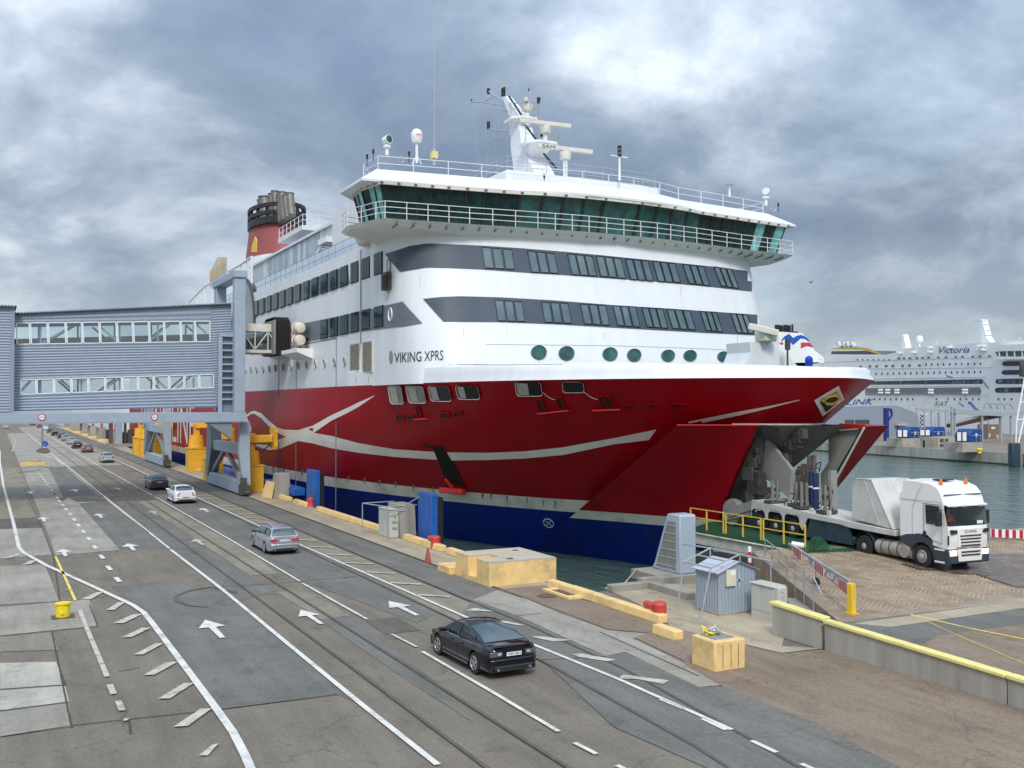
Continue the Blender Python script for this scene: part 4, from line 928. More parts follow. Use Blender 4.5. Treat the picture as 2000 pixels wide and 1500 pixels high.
T([(960,201),(963,212),(992,218)], .04); T([(964,170),(964,184)], .03); T([(1033,174),(1036,192)], .04); T([(994,190),(1015,222)], .09); T([(976,240),(1000,228)], .03)
q.build('mast_yard', GALV, SHIP)
for l in (((994,188),(1018,224)),((1027,245),(1050,277)),((1062,300),(1086,328))): q = MB(); q.cyl(Mx(*l[0], 40.4), Mx(*l[1], 40.4), .09, n=6); q.build('cable_ladder', BLACK, SHIP)
for a, b, s in ((921,196,.18),(954,178,.42),(983,180,.55),(1033,176,.2),(1052,196,.4),(954,243,.42),(985,174,.3),(1058,262,.35),(954,248,.35)):
    c = Mx(a, b); q = MB(); q.cyl(c - Vector((0,0,s*.6)), c + Vector((0,0,s*.6)), s*.38, n=8); q.build('navigation_lamp', BLACK, SHIP)
for a, b, c, d in ((922,200,935,322),(945,201,951,322),(969,188,966,320),(984,206,993,320),(976,208,973,318)): q = MB(); q.cyl(Mx(a, b), Mx(c, d), .012, n=4); q.build('halyard', GALV, SHIP)
# long whip aerials and fittings on the wheelhouse roof
Rz = 24.85
def onroof(px, x): p = at(px, 330, x=x); return p
def item(px, py, y=66): return at(px, py, y=y)
q = MB(); q.cyl(item(848,322), item(849,-10), .035, .012, 6); q.cyl(item(848,322), item(848,290), .12, .1, 8); q.build('whip_aerial', GALV, SHIP)
q = MB(); q.cyl(item(1367,384,66), item(1367,250,66), .03, .01, 5); q.build('whip_aerial', GALV, SHIP)
q = MB(); c = item(848,303); q.box(c - Vector((.22,.2,.22)), c + Vector((.22,.2,.25))); q.build('aerial_junction_box', mat('pale_yellow_paint', (.75, .65, .25), .5), SHIP)
c = item(814, 265); q = MB(); q.lathe([(.05,-.52),(.33,-.45),(.42,-.1),(.40,.2),(.25,.42),(.05,.5)], c, 18); dome = q.build('satellite_dome', WHITE2, SHIP)
text_on('inm', c + Vector((-.22,-.44,-.08)), (.5,0,0), (0,0,.16), 'dome_lettering', REDB, SHIP, out=(0,-.01,0))
q = MB(); q.cyl(item(814,318), c - Vector((0,0,.5)), .1, n=8); q.bar(item(805,321), item(813,305), .06); q.bar(item(823,321), item(815,305), .06); q.build('dome_pedestal', WHITE2, SHIP)
def lightlamp(px, py, y, s, a):
    c = item(px, py, y); d = Vector((math.sin(a), -math.cos(a), .1)).normalized(); q = MB(); q.cyl(c - d*s*.8, c + d*s*.7, s*.75, s*.95, 14); q.build('searchlight', WHITE2, SHIP)
    q = MB(); q.cyl(c + d*s*.70, c + d*s*.74, s*.8, n=14); q.build('searchlight_lens', PANEG, SHIP); q = MB(); q.cyl(c - Vector((0,0,s*3.2)), c - Vector((0,0,s*.9)), s*.35, n=8); q.cyl(c - Vector((0,0,s*1.6)), c - Vector((0,0,s*1.2)), s*.8, n=8); q.build('searchlight_post', WHITE2, SHIP)
lightlamp(756, 273, 66.5, .34, .35); lightlamp(1496, 374, 66, .38, 2.4)
for px, y0, y1 in ((1210,352,290),(1425,384,362)):
    q = MB(); q.cyl(item(px,y0), item(px,y1), .1, .07, 8)
    if px == 1210: q.bar(item(1193,303), item(1226,308), .06)
    q.build('signal_post', WHITE2, SHIP)
for k in range(3): c = item(1210, 290 + k*8); q = MB(); q.cyl(c, c + Vector((0,0,.22)), .17, n=8); q.build('signal_lamp', BLACK, SHIP)
for px, py in ((717,310),(729,300),(799,304),(1520,403),(1063,348)): c = item(px, py); q = MB(); q.cyl(c, c + Vector((0,0,.3)), .08, n=6); q.cyl(c - Vector((0,0,.5)), c, .03, n=5); q.build('signal_lamp', BLACK, SHIP)
q = MB(); c = item(1425,361); q.cyl(c, c + Vector((0,0,.06)), .38, n=12); q.build('gps_plate', GALV, SHIP)
for px, py in ((783,311),(1503,404),(1510,408)):
    c = item(px, py); q = MB(); q.tube([c + Vector((.22*math.cos(t), 0, .22*math.sin(t))) for t in [i*math.pi/6 for i in range(13)]], .03, 5); q.build('loop_aerial', GALV, SHIP)
# upper superstructure round the mast base
bx('mast_deckhouse', (34, 66.5, 24.8), (48, 76, 26.2), WHITE, SHIP, bevel=.15)
railing([(34.2, 74, 26.2), (34.2, 66.8, 26.2), (47.8, 66.8, 26.2), (47.8, 74, 26.2)], 1.1, 3, 1.6, r=.022, m=GALV)

# ---- sun deck aft of the bridge, starboard side
railing([(25.15, 70.5, 20.6), (25.15, 125, 20.6)], 1.25, 2, 2.0, r=.03, m=GALV)
wg = MB(); wr = MB()
MESHG = glass('wire_glass', (.80, .84, .86), .75)
for k in range(27): y = 70.6 + k * 2.0; wg.add([(25.15, y + .05, 20.65), (25.15, y + 1.95, 20.65), (25.15, y + 1.95, 21.8), (25.15, y + .05, 21.8)], [(0,1,2,3)])
wg.build('rail_glass', MESHG, SHIP, smooth=False, recalc=False)
# tall glass wind screen with vertical panels set back from the rail
SCR = [mat('screen_panel_%s' % n, c, .15, var=.2, scale=.7, spec=.7) for n, c in (('pale', (.55, .60, .62)), ('mid', (.38, .44, .47)), ('dark', (.27, .33, .37)))]
rr = random.Random(2)
pa, pb = at(490, 600, x=27.2).y, at(655, 520, x=27.2).y
n = 34
def scr_top(y): u = (pa - y) / (pa - pb); return 20.6 + 3.3 * (1 - .0 * u)
ztop = at(560, 487, x=27.2).z
for k in range(n):
    ya, yb = pb + (pa - pb) * k / n, pb + (pa - pb) * (k + .9) / n
    MB().box((27.2, ya, 20.6), (27.28, yb, ztop)).build('screen_panel', SCR[rr.randrange(3)], SHIP, smooth=False)
bx('screen_cap', (27.0, pb - .3, ztop + .003), (27.5, pa, ztop + .25), WHITE, SHIP)
# sloping rail cap further aft, towards the roof sign
q = MB(); L_ = [(370,590),(400,560),(440,535),(470,517),(492,502)]; X27 = 27
pts = [at(a, b, x=26) for a, b in L_]; q.tube(pts, .16, 6)
for p in pts: q.cyl((p.x, p.y, 20.6), p, .14, n=5)
for a, b in zip(pts[:-1], pts[1:]):
    m_ = a.lerp(b, .5); q.cyl((m_.x, m_.y, 20.6), m_, .1, n=5)
q.build('sun_deck_frame', RAILW, SHIP)
bx('aft_deckhouse', (26, 112, 20.6), (56, 200, 22.0), WHITE, SHIP)
# roof sign
c0 = at(408, 551, x=25.4); c1 = at(438, 528, x=25.4); hh = 1.6
q = MB(); q.prism([c0 + Vector((.2,.6,-.6)), c1 + Vector((.2,-.6,-.5)), c1 + Vector((.2,-.6,1.6)), c0.lerp(c1,.45) + Vector((.2,0,2.6)), c0 + Vector((.2,.6,1.3))], (.15,0,0)); q.build('roof_sign_board', mat('sign_cream', (.62,.60,.55), .6), SHIP, smooth=False)
text_on('top', c0, c1 - c0, (0, 0, hh), 'roof_sign_lettering', GOLD, SHIP, out=(-.02, 0, 0))
# funnel
fx = 33.0
def FN(px, py, x=fx): return at(px, py, x=x)
yf = FN(525, 450).y; zb, zt = FN(525, 508).z, FN(525, 443).z
FR = mat('funnel_red', (.30, .075, .07), .6, var=.08, scale=.5)
q = MB(); R = []
for z, ax, ay, dy in ((20.6, 4.6, 9, 0), (zb, 3.8, 7.6, 0), (zt, 3.3, 6.2, .3)):
    R.append([Vector((fx + 1.0 + ax*math.cos(t), yf + dy + ay*math.sin(t), z)) for t in [i*math.pi/14 for i in range(29)]])
q.grid(R[1:]); q.build('funnel', FR, SHIP, recalc=False)
q = MB(); q.grid([R[0], [p*1 for p in R[1]]]); q.build('funnel_base', WHITE, SHIP, recalc=False)
q = MB(); zc = FN(525, 414).z
for zz, ww in ((zt + .05, .9), ((zt+zc)/2, .5), (zc, .5)):
    Rr = [Vector((fx + 1 + 3.5*math.cos(t), yf - .2 + 6.5*math.sin(t), zz)) for t in [i*math.pi/12 for i in range(25)]]
    for a, b in zip(Rr[:-1], Rr[1:]): q.bar(a, b, .35, ww)
for t in [i*math.pi/8 for i in range(16)]: q.bar((fx+1+3.4*math.cos(t), yf-.2+6.4*math.sin(t), zt), (fx+1+3.4*math.cos(t), yf-.2+6.4*math.sin(t), zc), .4, .35)
q.build('funnel_cage', mat('funnel_black', (.02,.02,.022), .5), SHIP, smooth=False)
for px, py, r in ((509,392,.5),(517,386,.85),(531,380,.5),(537,375,.5),(546,388,.5),(551,377,.5),(558,384,.5),(566,379,.5),(545,383,.4)):
    p = FN(px, py); q = MB(); q.cyl((p.x, p.y - 1.2, zt - .5), p, r * 1.05, r, 12); q.lathe([(r,-.1),(r*1.12,0),(r*1.12,.15),(r*.9,.15)], p, 12); q.build('exhaust_pipe', mat('exhaust_steel', (.17,.16,.145), .5, .3, var=.2, dirt=(.08,.07,.06), dirtamt=.7), SHIP)
q = MB(); zz = zb
while zz < zt - .4: q.box((fx + .3, yf + 6.5, zz), (fx + 2.2, yf + 9.2, zz + .35)); zz += 1.0
q.build('funnel_louvre', GREYD, SHIP, smooth=False)
q = MB(); P_ = [FN(490,492,29.0), FN(500,492,29.0), FN(501,470,29.0), FN(498,462,29.0), FN(493,475,29.0)]; q.prism(P_, (.1,0,0)); q.build('funnel_emblem', GOLD, SHIP, smooth=False)
# deckhouse between funnel and bridge
uc = at(590, 440, x=29); ub = at(543, 466, x=29)
yA, yB, zU = uc.y, ub.y, uc.z
bx('upper_deck', (29, yA, zU - .45), (53, yB, zU + .05), WHITE, SHIP)
railing([(29.1, yB - .2, zU + .06), (29.1, yA + .1, zU + .06), (52.9, yA + .1, zU + .06), (52.9, yB - .2, zU + .06)], 1.15, 2, 1.7, r=.035, m=RAILW)
bx('upper_deckhouse', (31.5, yA + 1.2, 20.6), (50, yB + 8, zU - .46), WHITE, SHIP)
for k in range(9):
    x = 31.9 + k * 1.9; MB().box((x, yA + 1.14, zU - 2.6), (x + 1.3, yA + 1.19, zU - 1.3)).build('deckhouse_window', PANE, SHIP, smooth=False)
# lower screens and pale locker boxes on the sun deck just behind the bridge
for k in range(10):
    y = 79.5 + k * 2.0; MB().box((28.6, y, 20.6), (28.68, y + 1.85, 23.9)).build('screen_panel', SCR[k % 3], SHIP, smooth=False)
# stair
q = MB(); a, b = at(615, 515, x=26.4), at(640, 480, x=26.4)
for k in range(9): p = a.lerp(b, k/8); q.box((25.9, p.y - .15, p.z), (26.9, p.y + .25, p.z + .05))
q.bar(a + Vector((-.5,0,0)), b + Vector((-.5,0,0)), .08, .3); q.bar(a + Vector((.5,0,0)), b + Vector((.5,0,0)), .08, .3); q.build('deck_stair', WHITE2, SHIP, smooth=False)
bx('stair_platform', (25.6, b.y - 2.2, b.z), (27.6, b.y + .4, b.z + .5), WHITE2, SHIP)
# round glazed opening half hidden by the gantry column
c = at(476, 640, x=24.97)
q = MB(); q.tube([c + Vector((0, 5.6*math.cos(t) , 5.4*math.sin(t))) for t in [i*math.pi/16 for i in range(17)]], .22, 6); q.build('arched_window_frame', GREYD, SHIP)
q = MB(); q.poly([c + Vector((-.01, 5.4*math.cos(t), 5.2*math.sin(t))) for t in [i*math.pi/16 for i in range(17)]]); q.build('arched_window_pane', PANEF, SHIP, smooth=False, recalc=False)
# side lamp niche, raft ledges, foredeck gear
p = at(757, 549, x=24.9); bx('lamp_niche', (24.6, p.y - .55, p.z - .65), (25.0, p.y + .55, p.z + .6), GREYD, SHIP)
p = at(753, 549, x=24.6); q = MB(); q.cyl(p - Vector((0,0,.5)), p + Vector((0,0,.4)), .22, n=10); q.build('side_lamp', BLACK, SHIP)
for a, b in ((527, 548), (566, 598)):
    ya, yb = at(a, 680, x=24.4).y, at(b, 680, x=24.4).y; z = at((a+b)/2, 683, x=24.4).z
    q = MB(); q.prism([(25, yb, z), (25, yb, z - .9), (23.6, yb, z - .35), (23.6, yb, z)], (0, ya - yb, 0)); q.build('raft_platform', WHITE2, SHIP, smooth=False)
# foredeck windlass cover, mast and blue drum
q = MB(); F0 = lambda a, b: at(a, b, y=47)
q.prism([F0(1453,718), F0(1460,704), F0(1466,688), F0(1464,668), F0(1507,668), F0(1525,684), F0(1545,700), F0(1560,718)], (0, 2.2, 0)); q.build('foredeck_screen', WHITE, SHIP, smooth=False)
q = MB(); q.bar(at(1462,637,y=47), at(1520,651,y=46), .35, .4); q.build('foredeck_scanner', SHADEW, SHIP, bevel=.05)
q = MB(); a = F0(1482,645); b = F0(1505,668); q.box((a.x, 46.4, b.z), (b.x, 47.4, a.z)); q.build('scanner_housing', SHADEW, SHIP, bevel=.06)
q = MB(); c = at(1580, 708, y=44); q.lathe([(.05,-.35),(.22,-.3),(.2,0),(.24,.1),(.2,.3),(.05,.4)], c, 14); q.cyl(c - Vector((0,0,1.4)), c - Vector((0,0,.3)), .2, n=10); q.build('blue_ventilator', mat('bright_blue_paint', (.01,.05,.5), .4), SHIP)
q = MB(); c = at(1538, 672, y=46); q.box(c - Vector((.12,.1,.35)), c + Vector((.15,.1,.3))); q.cyl(c - Vector((0,0,1.4)), c, .06, n=6); q.build('foredeck_lamp', GREYD, SHIP, smooth=False)
# ------------------------------------------------------------------ gangway on its gantry
CLAD = mat('corrugated_blue_grey', (.255, .305, .385), .5, .1, var=.06, scale=1.5, dirt=(.20, .24, .30), dirtamt=.4)
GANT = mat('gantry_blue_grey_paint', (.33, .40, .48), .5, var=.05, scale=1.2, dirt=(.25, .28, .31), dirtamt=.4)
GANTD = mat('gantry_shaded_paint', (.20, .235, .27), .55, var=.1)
FRAMEG = mat('aluminium_frame', (.74, .78, .78), .5, 0, var=.05)
GLZ = glass('gangway_glass', (.74, .90, .92), .80)
YEL = mat('mooring_yellow', (.78, .42, .03), .5, var=.10, scale=1.5, dirt=(.45, .22, .03), dirtamt=.6)
GY = 94.6
G = lambda px, py, y=GY: at(px, py, y=y)
gw = root('passenger_gangway', (10, GY, 0), 'long blue-grey corrugated passenger gangway on a gantry across the lanes', 'gangway')
def corr(c, y, name='cladding_panel', m=CLAD, n=None, d=.05, parent=gw):
    """horizontal corrugated sheet between four corners (tl, tr, br, bl) given as (x, z)"""
    tl, tr, br, bl = c; h = tl[1] - bl[1]; n = n or max(2, round(h / .235)); q = MB(); R = []
    for i in range(n * 2 + 1):
        u = i / (2 * n); dd = d if i % 2 else 0
        a = (tl[0] + (bl[0]-tl[0])*u, tl[1] + (bl[1]-tl[1])*u); b = (tr[0] + (br[0]-tr[0])*u, tr[1] + (br[1]-tr[1])*u)
        R.append([Vector((a[0], y - dd, a[1])), Vector((b[0], y - dd, b[1]))])
    q.grid(R); return q.build(name, m, parent, smooth=False, recalc=False)
xz = lambda px, py, y=GY: (G(px, py, y).x, G(px, py, y).z)
def between(L, R, u): return (L[0] + (R[0]-L[0])*u, L[1] + (R[1]-L[1])*u)
def facade(y, dz=0.0, full=True):
    A = lambda px, py: (lambda p: (p.x, p.z + dz))(G(px, py))
    corr((A(22, 613.3), A(411, 596), A(411, 627), A(22, 631)), y); corr((A(22, 672.6), A(411, 667), A(419, 731), A(22, 742.4)), y)
    corr((A(22, 771), A(419, 757), A(423, 795), A(22, 803.3)), y); corr((A(406, 596.3), A(452, 594), A(455, 793), A(416, 795.5)), y + .06)
    up = [30, 58, 93, 128, 160, 194, 227.5, 259, 290.5, 320, 352, 380, 411]; lw = [38.5, 71, 105, 139, 172, 205, 238, 269, 300, 330, 359.5, 388.5, 418]
    yt = lambda x: 631 + (627 - 631) * (x - 30) / 381; yb = lambda x: 672.5 + (667 - 672.5) * (x - 30) / 381
    zt = lambda x: 742 + (731 - 742) * (x - 36) / 383; zb = lambda x: 770.5 + (757 - 770.5) * (x - 36) / 383
    for xs, T, B, sh in ((up, yt, yb, 2), (lw, zt, zb, 1)):
        for a, b in zip(xs[:-1], xs[1:]):
            q = MB(); P = [A(a, T(a)), A(b, T(b)), A(b + (sh if b < xs[-1] else 0), B(b)), A(a + sh, B(a))]
            q.add([(x, y, z) for x, z in P], [(0, 1, 2, 3)]); pn = q.build('window_pane', GLZ, gw, smooth=False, recalc=False)
            f = MB(); cx_ = sum(x for x, z in P)/4; V = [Vector((x + (.055 if x < cx_ else -.055), y - .03, z)) for x, z in P]
            for i in range(4): f.bar(V[i], V[(i+1) % 4], .09, .09 + .012 * (i % 2), up=Vector((0, 1, 0)))
            f.build('window_frame', FRAMEG, pn, smooth=False)
facade(GY); corr((xz(22, 742), xz(40, 742), xz(40, 771), xz(22, 771)), GY + .02)
def facade_back(y):
    A = lambda px, py: (lambda p: (p.x, p.z))(G(px, py))
    for c in (((28, 613), (452, 594), (452, 625), (28, 631)), ((30, 655), (452, 645), (452, 731), (36, 742)), ((36, 770), (452, 757), (455, 793), (38, 803))):
        corr([A(*p) for p in c], y, d=.03)
facade_back(GY + 5.2)
q = MB(); q.prism([G(28, 629), G(411, 624), G(411, 631.5), G(28, 636.5)], (0, .2, 0)); hb = q.build('header_beam', mat('header_navy', (.05, .06, .12), .5), gw, smooth=False); hb.location.y = .4
q = MB()
for (a, b, c, d) in ((75, 674, 155, 628), (190, 632, 235, 670), (290, 668, 340, 628), (380, 628, 405, 650), (38, 768, 60, 744), (120, 742, 150, 768), (195, 768, 235, 738), (300, 734, 330, 762), (345, 760, 375, 734)):
    for yy in (GY + .5, GY + 4.8): p0, p1 = G(a, b), G(c, d); q.bar((p0.x, yy, p0.z), (p1.x, yy, p1.z), .16)
for px in (80, 160, 235, 310, 380):
    for yy in (GY + .5, GY + 4.8): p = G(px, 628); p1 = G(px, 675); q.bar((p.x, yy, p.z), (p.x, yy, p1.z), .14); p = G(px, 738); p1 = G(px, 770); q.bar((p.x, yy, p.z), (p.x, yy, p1.z), .14)
q.build('inner_truss', GANT, gw, smooth=False)
FL = mat('gangway_floor', (.16, .17, .18), .7)
for (a, b, c, d), nm in (((30, 674, 452, 666), 'walk_floor'), ((38, 774, 452, 760), 'lower_floor')):
    p0, p1 = G(a, b), G(c, d); q = MB(); q.prism([(p0.x, GY + .06, p0.z), (p1.x, GY + .06, p1.z), (p1.x, GY + 5.1, p1.z), (p0.x, GY + 5.1, p0.z)], (0, 0, -.25)); q.build(nm, FL, gw, smooth=False)
# roof with a fluted edge
def fluted(P0, P1, y0, y1, n, name='roof_sheet', m=CLAD):
    q = MB(); R0 = []; R1 = []; B0 = []; 
    for i in range(n * 2 + 1):
        u = i / (2*n); p = P0.lerp(P1, u); h = .09 if i % 2 else 0
        R0.append(Vector((p.x, y0, p.z + h))); R1.append(Vector((p.x, y1, p.z + h + .1))); B0.append(Vector((p.x, y0, p.z + h - .10)))
    q.grid([B0, R0, R1]); return q.build(name, m, gw, smooth=False, recalc=False)
fluted(G(27, 612), G(454, 592.5), GY - .35, GY + 5.4, 76)
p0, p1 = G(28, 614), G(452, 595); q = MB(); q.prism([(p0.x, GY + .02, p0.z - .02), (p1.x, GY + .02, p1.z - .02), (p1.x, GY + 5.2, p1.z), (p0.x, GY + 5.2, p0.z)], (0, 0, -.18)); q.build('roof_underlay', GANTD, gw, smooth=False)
# left tower of the gangway
T0 = lambda px, py: at(px, py, y=GY - 1.2)
t0, t1 = T0(-330, 610), T0(29, 610); zt = T0(15, 598).z; zbm = T0(15, 806).z
corr(((-25, zt), (t1.x - .25, zt), (t1.x - .15, zbm), (-25, zbm)), GY - 1.2, 'tower_cladding')
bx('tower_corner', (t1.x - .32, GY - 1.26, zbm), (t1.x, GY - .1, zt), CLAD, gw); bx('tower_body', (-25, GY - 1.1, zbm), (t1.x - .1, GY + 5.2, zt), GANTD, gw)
fluted(Vector((-25, 0, zt + .02)), Vector((T0(33, 597).x, 0, zt + .02)), GY - 1.6, GY + 5.4, 110, 'tower_roof')
# gantry
gx0, gx1 = G(453, 600).x, G(474, 600).x
ZB0, ZB1 = G(300, 824).z, G(300, 805.5).z
bx('gantry_beam', (-40, GY - 1.3, ZB0), (gx1 + .1, GY - .3, ZB1), GANT, gw, bevel=.03); bx('beam_flange', (-40, GY - 1.36, ZB0 - .06), (gx1 + .1, GY - .24, ZB0 - .003), GANT, gw)
bx('gantry_column', (gx0, GY - 1.3, ZB1 + .003), (gx1, GY - .2, G(460, 545).z), GANT, gw, bevel=.04)
bx('gantry_column', (gx0, GY + 7.4, ZB1), (gx1, GY + 8.6, G(460, 545).z), GANT, gw, bevel=.04)
bx('column_cap', (gx0 - .12, GY - 1.45, G(460, 545).z + .003), (gx1 + .12, GY + 9.0, G(460, 531).z), GANT, gw, bevel=.04)
for px in (82, 302):
    c = at(px, 815, y=GY - 1.32); q = MB(); q.cyl(c, c + Vector((0, -.02, 0)), .29, n=20); o = q.build('height_sign', REDB, gw, smooth=False)
    q = MB(); q.cyl(c + Vector((0, -.022, 0)), c + Vector((0, -.04, 0)), .22, n=20); q.build('sign_face', WHITE2, o, smooth=False)
    text_on('lim', c + Vector((-.17, -.045, -.07)), (.34, 0, 0), (0, 0, .14), 'sign_lettering', INK, gw, out=(0, -.005, 0))
# ladder-like louvre beside the column
a0, a1 = G(425, 655), G(429, 655)
q = MB(); q.box((a0.x, GY - .55, ZB1), (a1.x + .15, GY - .2, a0.z)); q.bar((a0.x, GY - .4, a0.z), (gx0, GY - .4, a0.z), .35, .25); q.build('vent_frame', GANT, gw, smooth=False)
for k in range(9):
    z = G(430, 670 + k * 13.6).z; MB().box((a1.x + .15, GY - .62, z - .12), (gx0, GY - .2, z + .02)).build('vent_slat', GANT, gw, smooth=False)
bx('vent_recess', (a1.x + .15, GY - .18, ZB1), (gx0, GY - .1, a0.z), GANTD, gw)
def portal_leg(name, y0, y1, par, x0=20.2, zt=None):
    zt = zt or ZB0 - .07
    q = MB()   # front post, kinked
    zk = zt * .58
    q.prism([(x0 + .05, y0 - .6, zk), (x0 + 1.05, y0 - .6, zk), (x0 + 1.05, y0 - .6, zt), (x0 + .2, y0 - .6, zt)], (0, .9, 0)); q.prism([(x0 + .45, y0 - .75, .9), (x0 + 1.1, y0 - .75, .9), (x0 + 1.05, y0 - .6, zk - .003), (x0 + .05, y0 - .6, zk - .003)], (0, .8, 0)); q.build('portal_post', GANT, par, smooth=False)
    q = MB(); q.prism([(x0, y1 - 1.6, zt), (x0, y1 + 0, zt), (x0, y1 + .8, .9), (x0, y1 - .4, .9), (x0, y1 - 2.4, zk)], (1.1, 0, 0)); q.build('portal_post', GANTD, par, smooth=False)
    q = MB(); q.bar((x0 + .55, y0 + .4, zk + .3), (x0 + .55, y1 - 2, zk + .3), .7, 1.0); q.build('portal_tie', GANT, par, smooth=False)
    q = MB(); q.bar((x0 + .5, y0 - .6, .75), (x0 + .5, y1 + .6, .75), .8, 1.2); q.build('portal_sill', GANT, par, bevel=.04)
    q = MB(); q.bar((x0 + .5, y0 + .4, 1.3), (x0 + .5, (y0 + y1)/2, zk + .2), .35, .45); q.bar((x0 + .5, y1 - .6, 1.3), (x0 + .5, (y0 + y1)/2, zk + .2), .35, .45); q.build('portal_brace', GANTD, par, smooth=False)
    q = MB(); q.box((x0, y0 - 1.6, .12), (x0 + .9, y0 - .7, 1.0)); q.box((x0 + .1, y0 - 1.5, 1.0), (x0 + .6, y0 - 1.0, 1.7)); q.cyl((x0 + .3, y0 - 1.7, .35), (x0 + .75, y0 - 1.7, .35), .22, n=10); q.build('rail_bogie', GREYD, par, smooth=False)
    q = MB(); q.box((x0 - .15, y0 - .9, 1.1), (x0 + .2, y0 - .65, 2.2)); q.build('cable_box', GREYP, par, smooth=False)
portal_leg('portal', 95, 110, gw)
q = MB(); q.prism([(gx0 - .2, GY - 1.2, ZB0 - .01), (gx0 - 2.6, GY - 1.2, ZB0 - .01), (gx0 - .2, GY - 1.2, ZB0 - 1.6)], (0, .9, 0)); q.build('beam_haunch', GANTD, gw, smooth=False)
g2 = root('gantry_leg', (20.7, 142, 0), 'farther blue-grey gantry leg on the crane rail under the gangway', 'gantry')
portal_leg('portal', 142, 160, g2, zt=8.2)
# boarding bridge and its bellows
bb = root('boarding_bridge', (22.5, 96, 12.5), 'cream boarding bridge with open truss sides reaching from the gantry to the ship', 'boarding bridge')
L0 = lambda px, py: at(px, py, y=95.0)
x0, x1 = gx1 + .02, L0(548, 660).x
bx('bridge_hood', (x0, 95, L0(500, 647).z), (x1, 98.4, L0(500, 632).z), SHADEW, bb); bx('bridge_floor', (x0, 94.9, L0(500, 689).z), (x1 + .3, 98.5, L0(500, 683).z), SHADEW, bb)
bx('bridge_pane', (x0, 95.1, L0(500, 682).z), (x1, 95.13, L0(500, 648).z), GLZ, bb); bx('inner_wall', (x0, 98.2, L0(500, 682).z), (x1, 98.3, L0(500, 648).z), GREYP, bb)
q = MB(); zA, zB = L0(500, 683).z, L0(500, 648).z
for i in range(3):
    a = x0 + (x1 - x0) * i / 3; b = x0 + (x1 - x0) * (i+1) / 3; m_ = (a+b)/2
    q.bar((a, 94.95, zA if i % 2 else zB), (b, 94.95, zB if i % 2 else zA), .09); q.bar((b, 94.95, zA), (b, 94.95, zB), .09)
q.build('truss_member', SHADEW, bb, smooth=False)
q = MB(); z0, z1 = at(550, 692, y=94.4).z, at(550, 620, y=94.4).z; R = []
for i in range(17):
    xx = 23.5 + i * .09; o = .08 if i % 2 else 0; R.append([Vector((xx, y + (o if y > 96 else -o), z + (o if z > 15 else -o))) for y, z in ((94.0, z0), (94.0, z1 - .9), (94.25, z1 - .35), (94.8, z1), (98.0, z1), (98.6, z1 - .4), (98.8, z1 - .9), (98.8, z0), (94.0, z0))])
q.grid(R); q.build('bellows', BLACK, bb, smooth=False, recalc=False)
q = MB(); q.box((23.35, 93.9, z0), (23.5, 98.9, z1 - .3)); q.build('bellows_collar', GREYP, bb)
# raft canisters hung on the hull side
raft_z = [at(586, 641, x=24.3).z, at(585, 665, x=24.3).z]
RAFTR = mat('strap_red', (.35, .03, .03), .5)
for k, z in enumerate(raft_z):
    p = at(585, 650, x=24.3); r = root('life_raft', (24.2, p.y, z), ('white life raft canister, upper of the two beside the black bellows', 'white life raft canister, lower of the two beside the black bellows')[k], 'life raft', 'life raft canisters on the ship side')
    q = MB(); q.lathe([(.1, -.95), (.42, -.85), (.54, -.5), (.56, -.05), (.62, 0), (.56, .05), (.54, .5), (.42, .85), (.1, .95)], (24.2, p.y, z), 18, axis='y'); q.build('canister', SHADEW, r)
    q = MB()
    for dy in (-.45, .45): q.lathe([(.54, -.05), (.575, -.04), (.575, .04), (.54, .05)], (24.2, p.y + dy, z), 18, axis='y')
    q.build('strap', RAFTR, r); bx('cradle', (24.25, p.y - .7, z - .85), (25, p.y + .7, z - .6), GREYD, r)

# ------------------------------------------------------------------ cars
CARM = {}
TYRE = mat('tyre_rubber', (.018, .018, .018), .8, var=.2, scale=8); RIM = mat('alloy_rim', (.45, .46, .48), .3, .7, var=.05)
CGL = mat('car_glass', (.012, .016, .02), .05, spec=.9, var=.3, scale=1); CGL2 = mat('rear_glass_reflecting', (.045, .075, .085), .07, spec=.9, var=.3, scale=1)
TRIM = mat('black_trim', (.02, .02, .022), .5); LAMPR = mat('red_lamp_lens', (.55, .015, .02), .15, spec=.8); LAMPC = mat('clear_lamp_lens', (.5, .5, .52), .1, spec=.8); PLATE = mat('plate_white', (.75, .75, .73), .4)
CHROME = mat('chrome', (.7, .7, .72), .15, .9)
def car_paint(name, c, metal=.3, rough=.28): return mat('car_paint_' + name, c, rough, metal, var=.03, scale=.5, coat=.45)
TYPES = {  # L, W, H, belt, then stations as shares of length from the rear: rear glass base, roof rear, roof front, windscreen base
    'coupe': (4.65, 1.86, 1.37, .90, .10, .42, .59, .77), 'sedan': (4.70, 1.84, 1.45, .95, .15, .30, .58, .74), 'wagon': (4.85, 1.86, 1.48, .95, .015, .09, .60, .75),
    'hatch': (4.2, 1.76, 1.48, .96, .02, .13, .62, .77), 'suv': (4.5, 1.84, 1.66, 1.05, .015, .09, .62, .76), 'jag': (4.95, 1.9, 1.46, .98, .13, .30, .58, .74)}
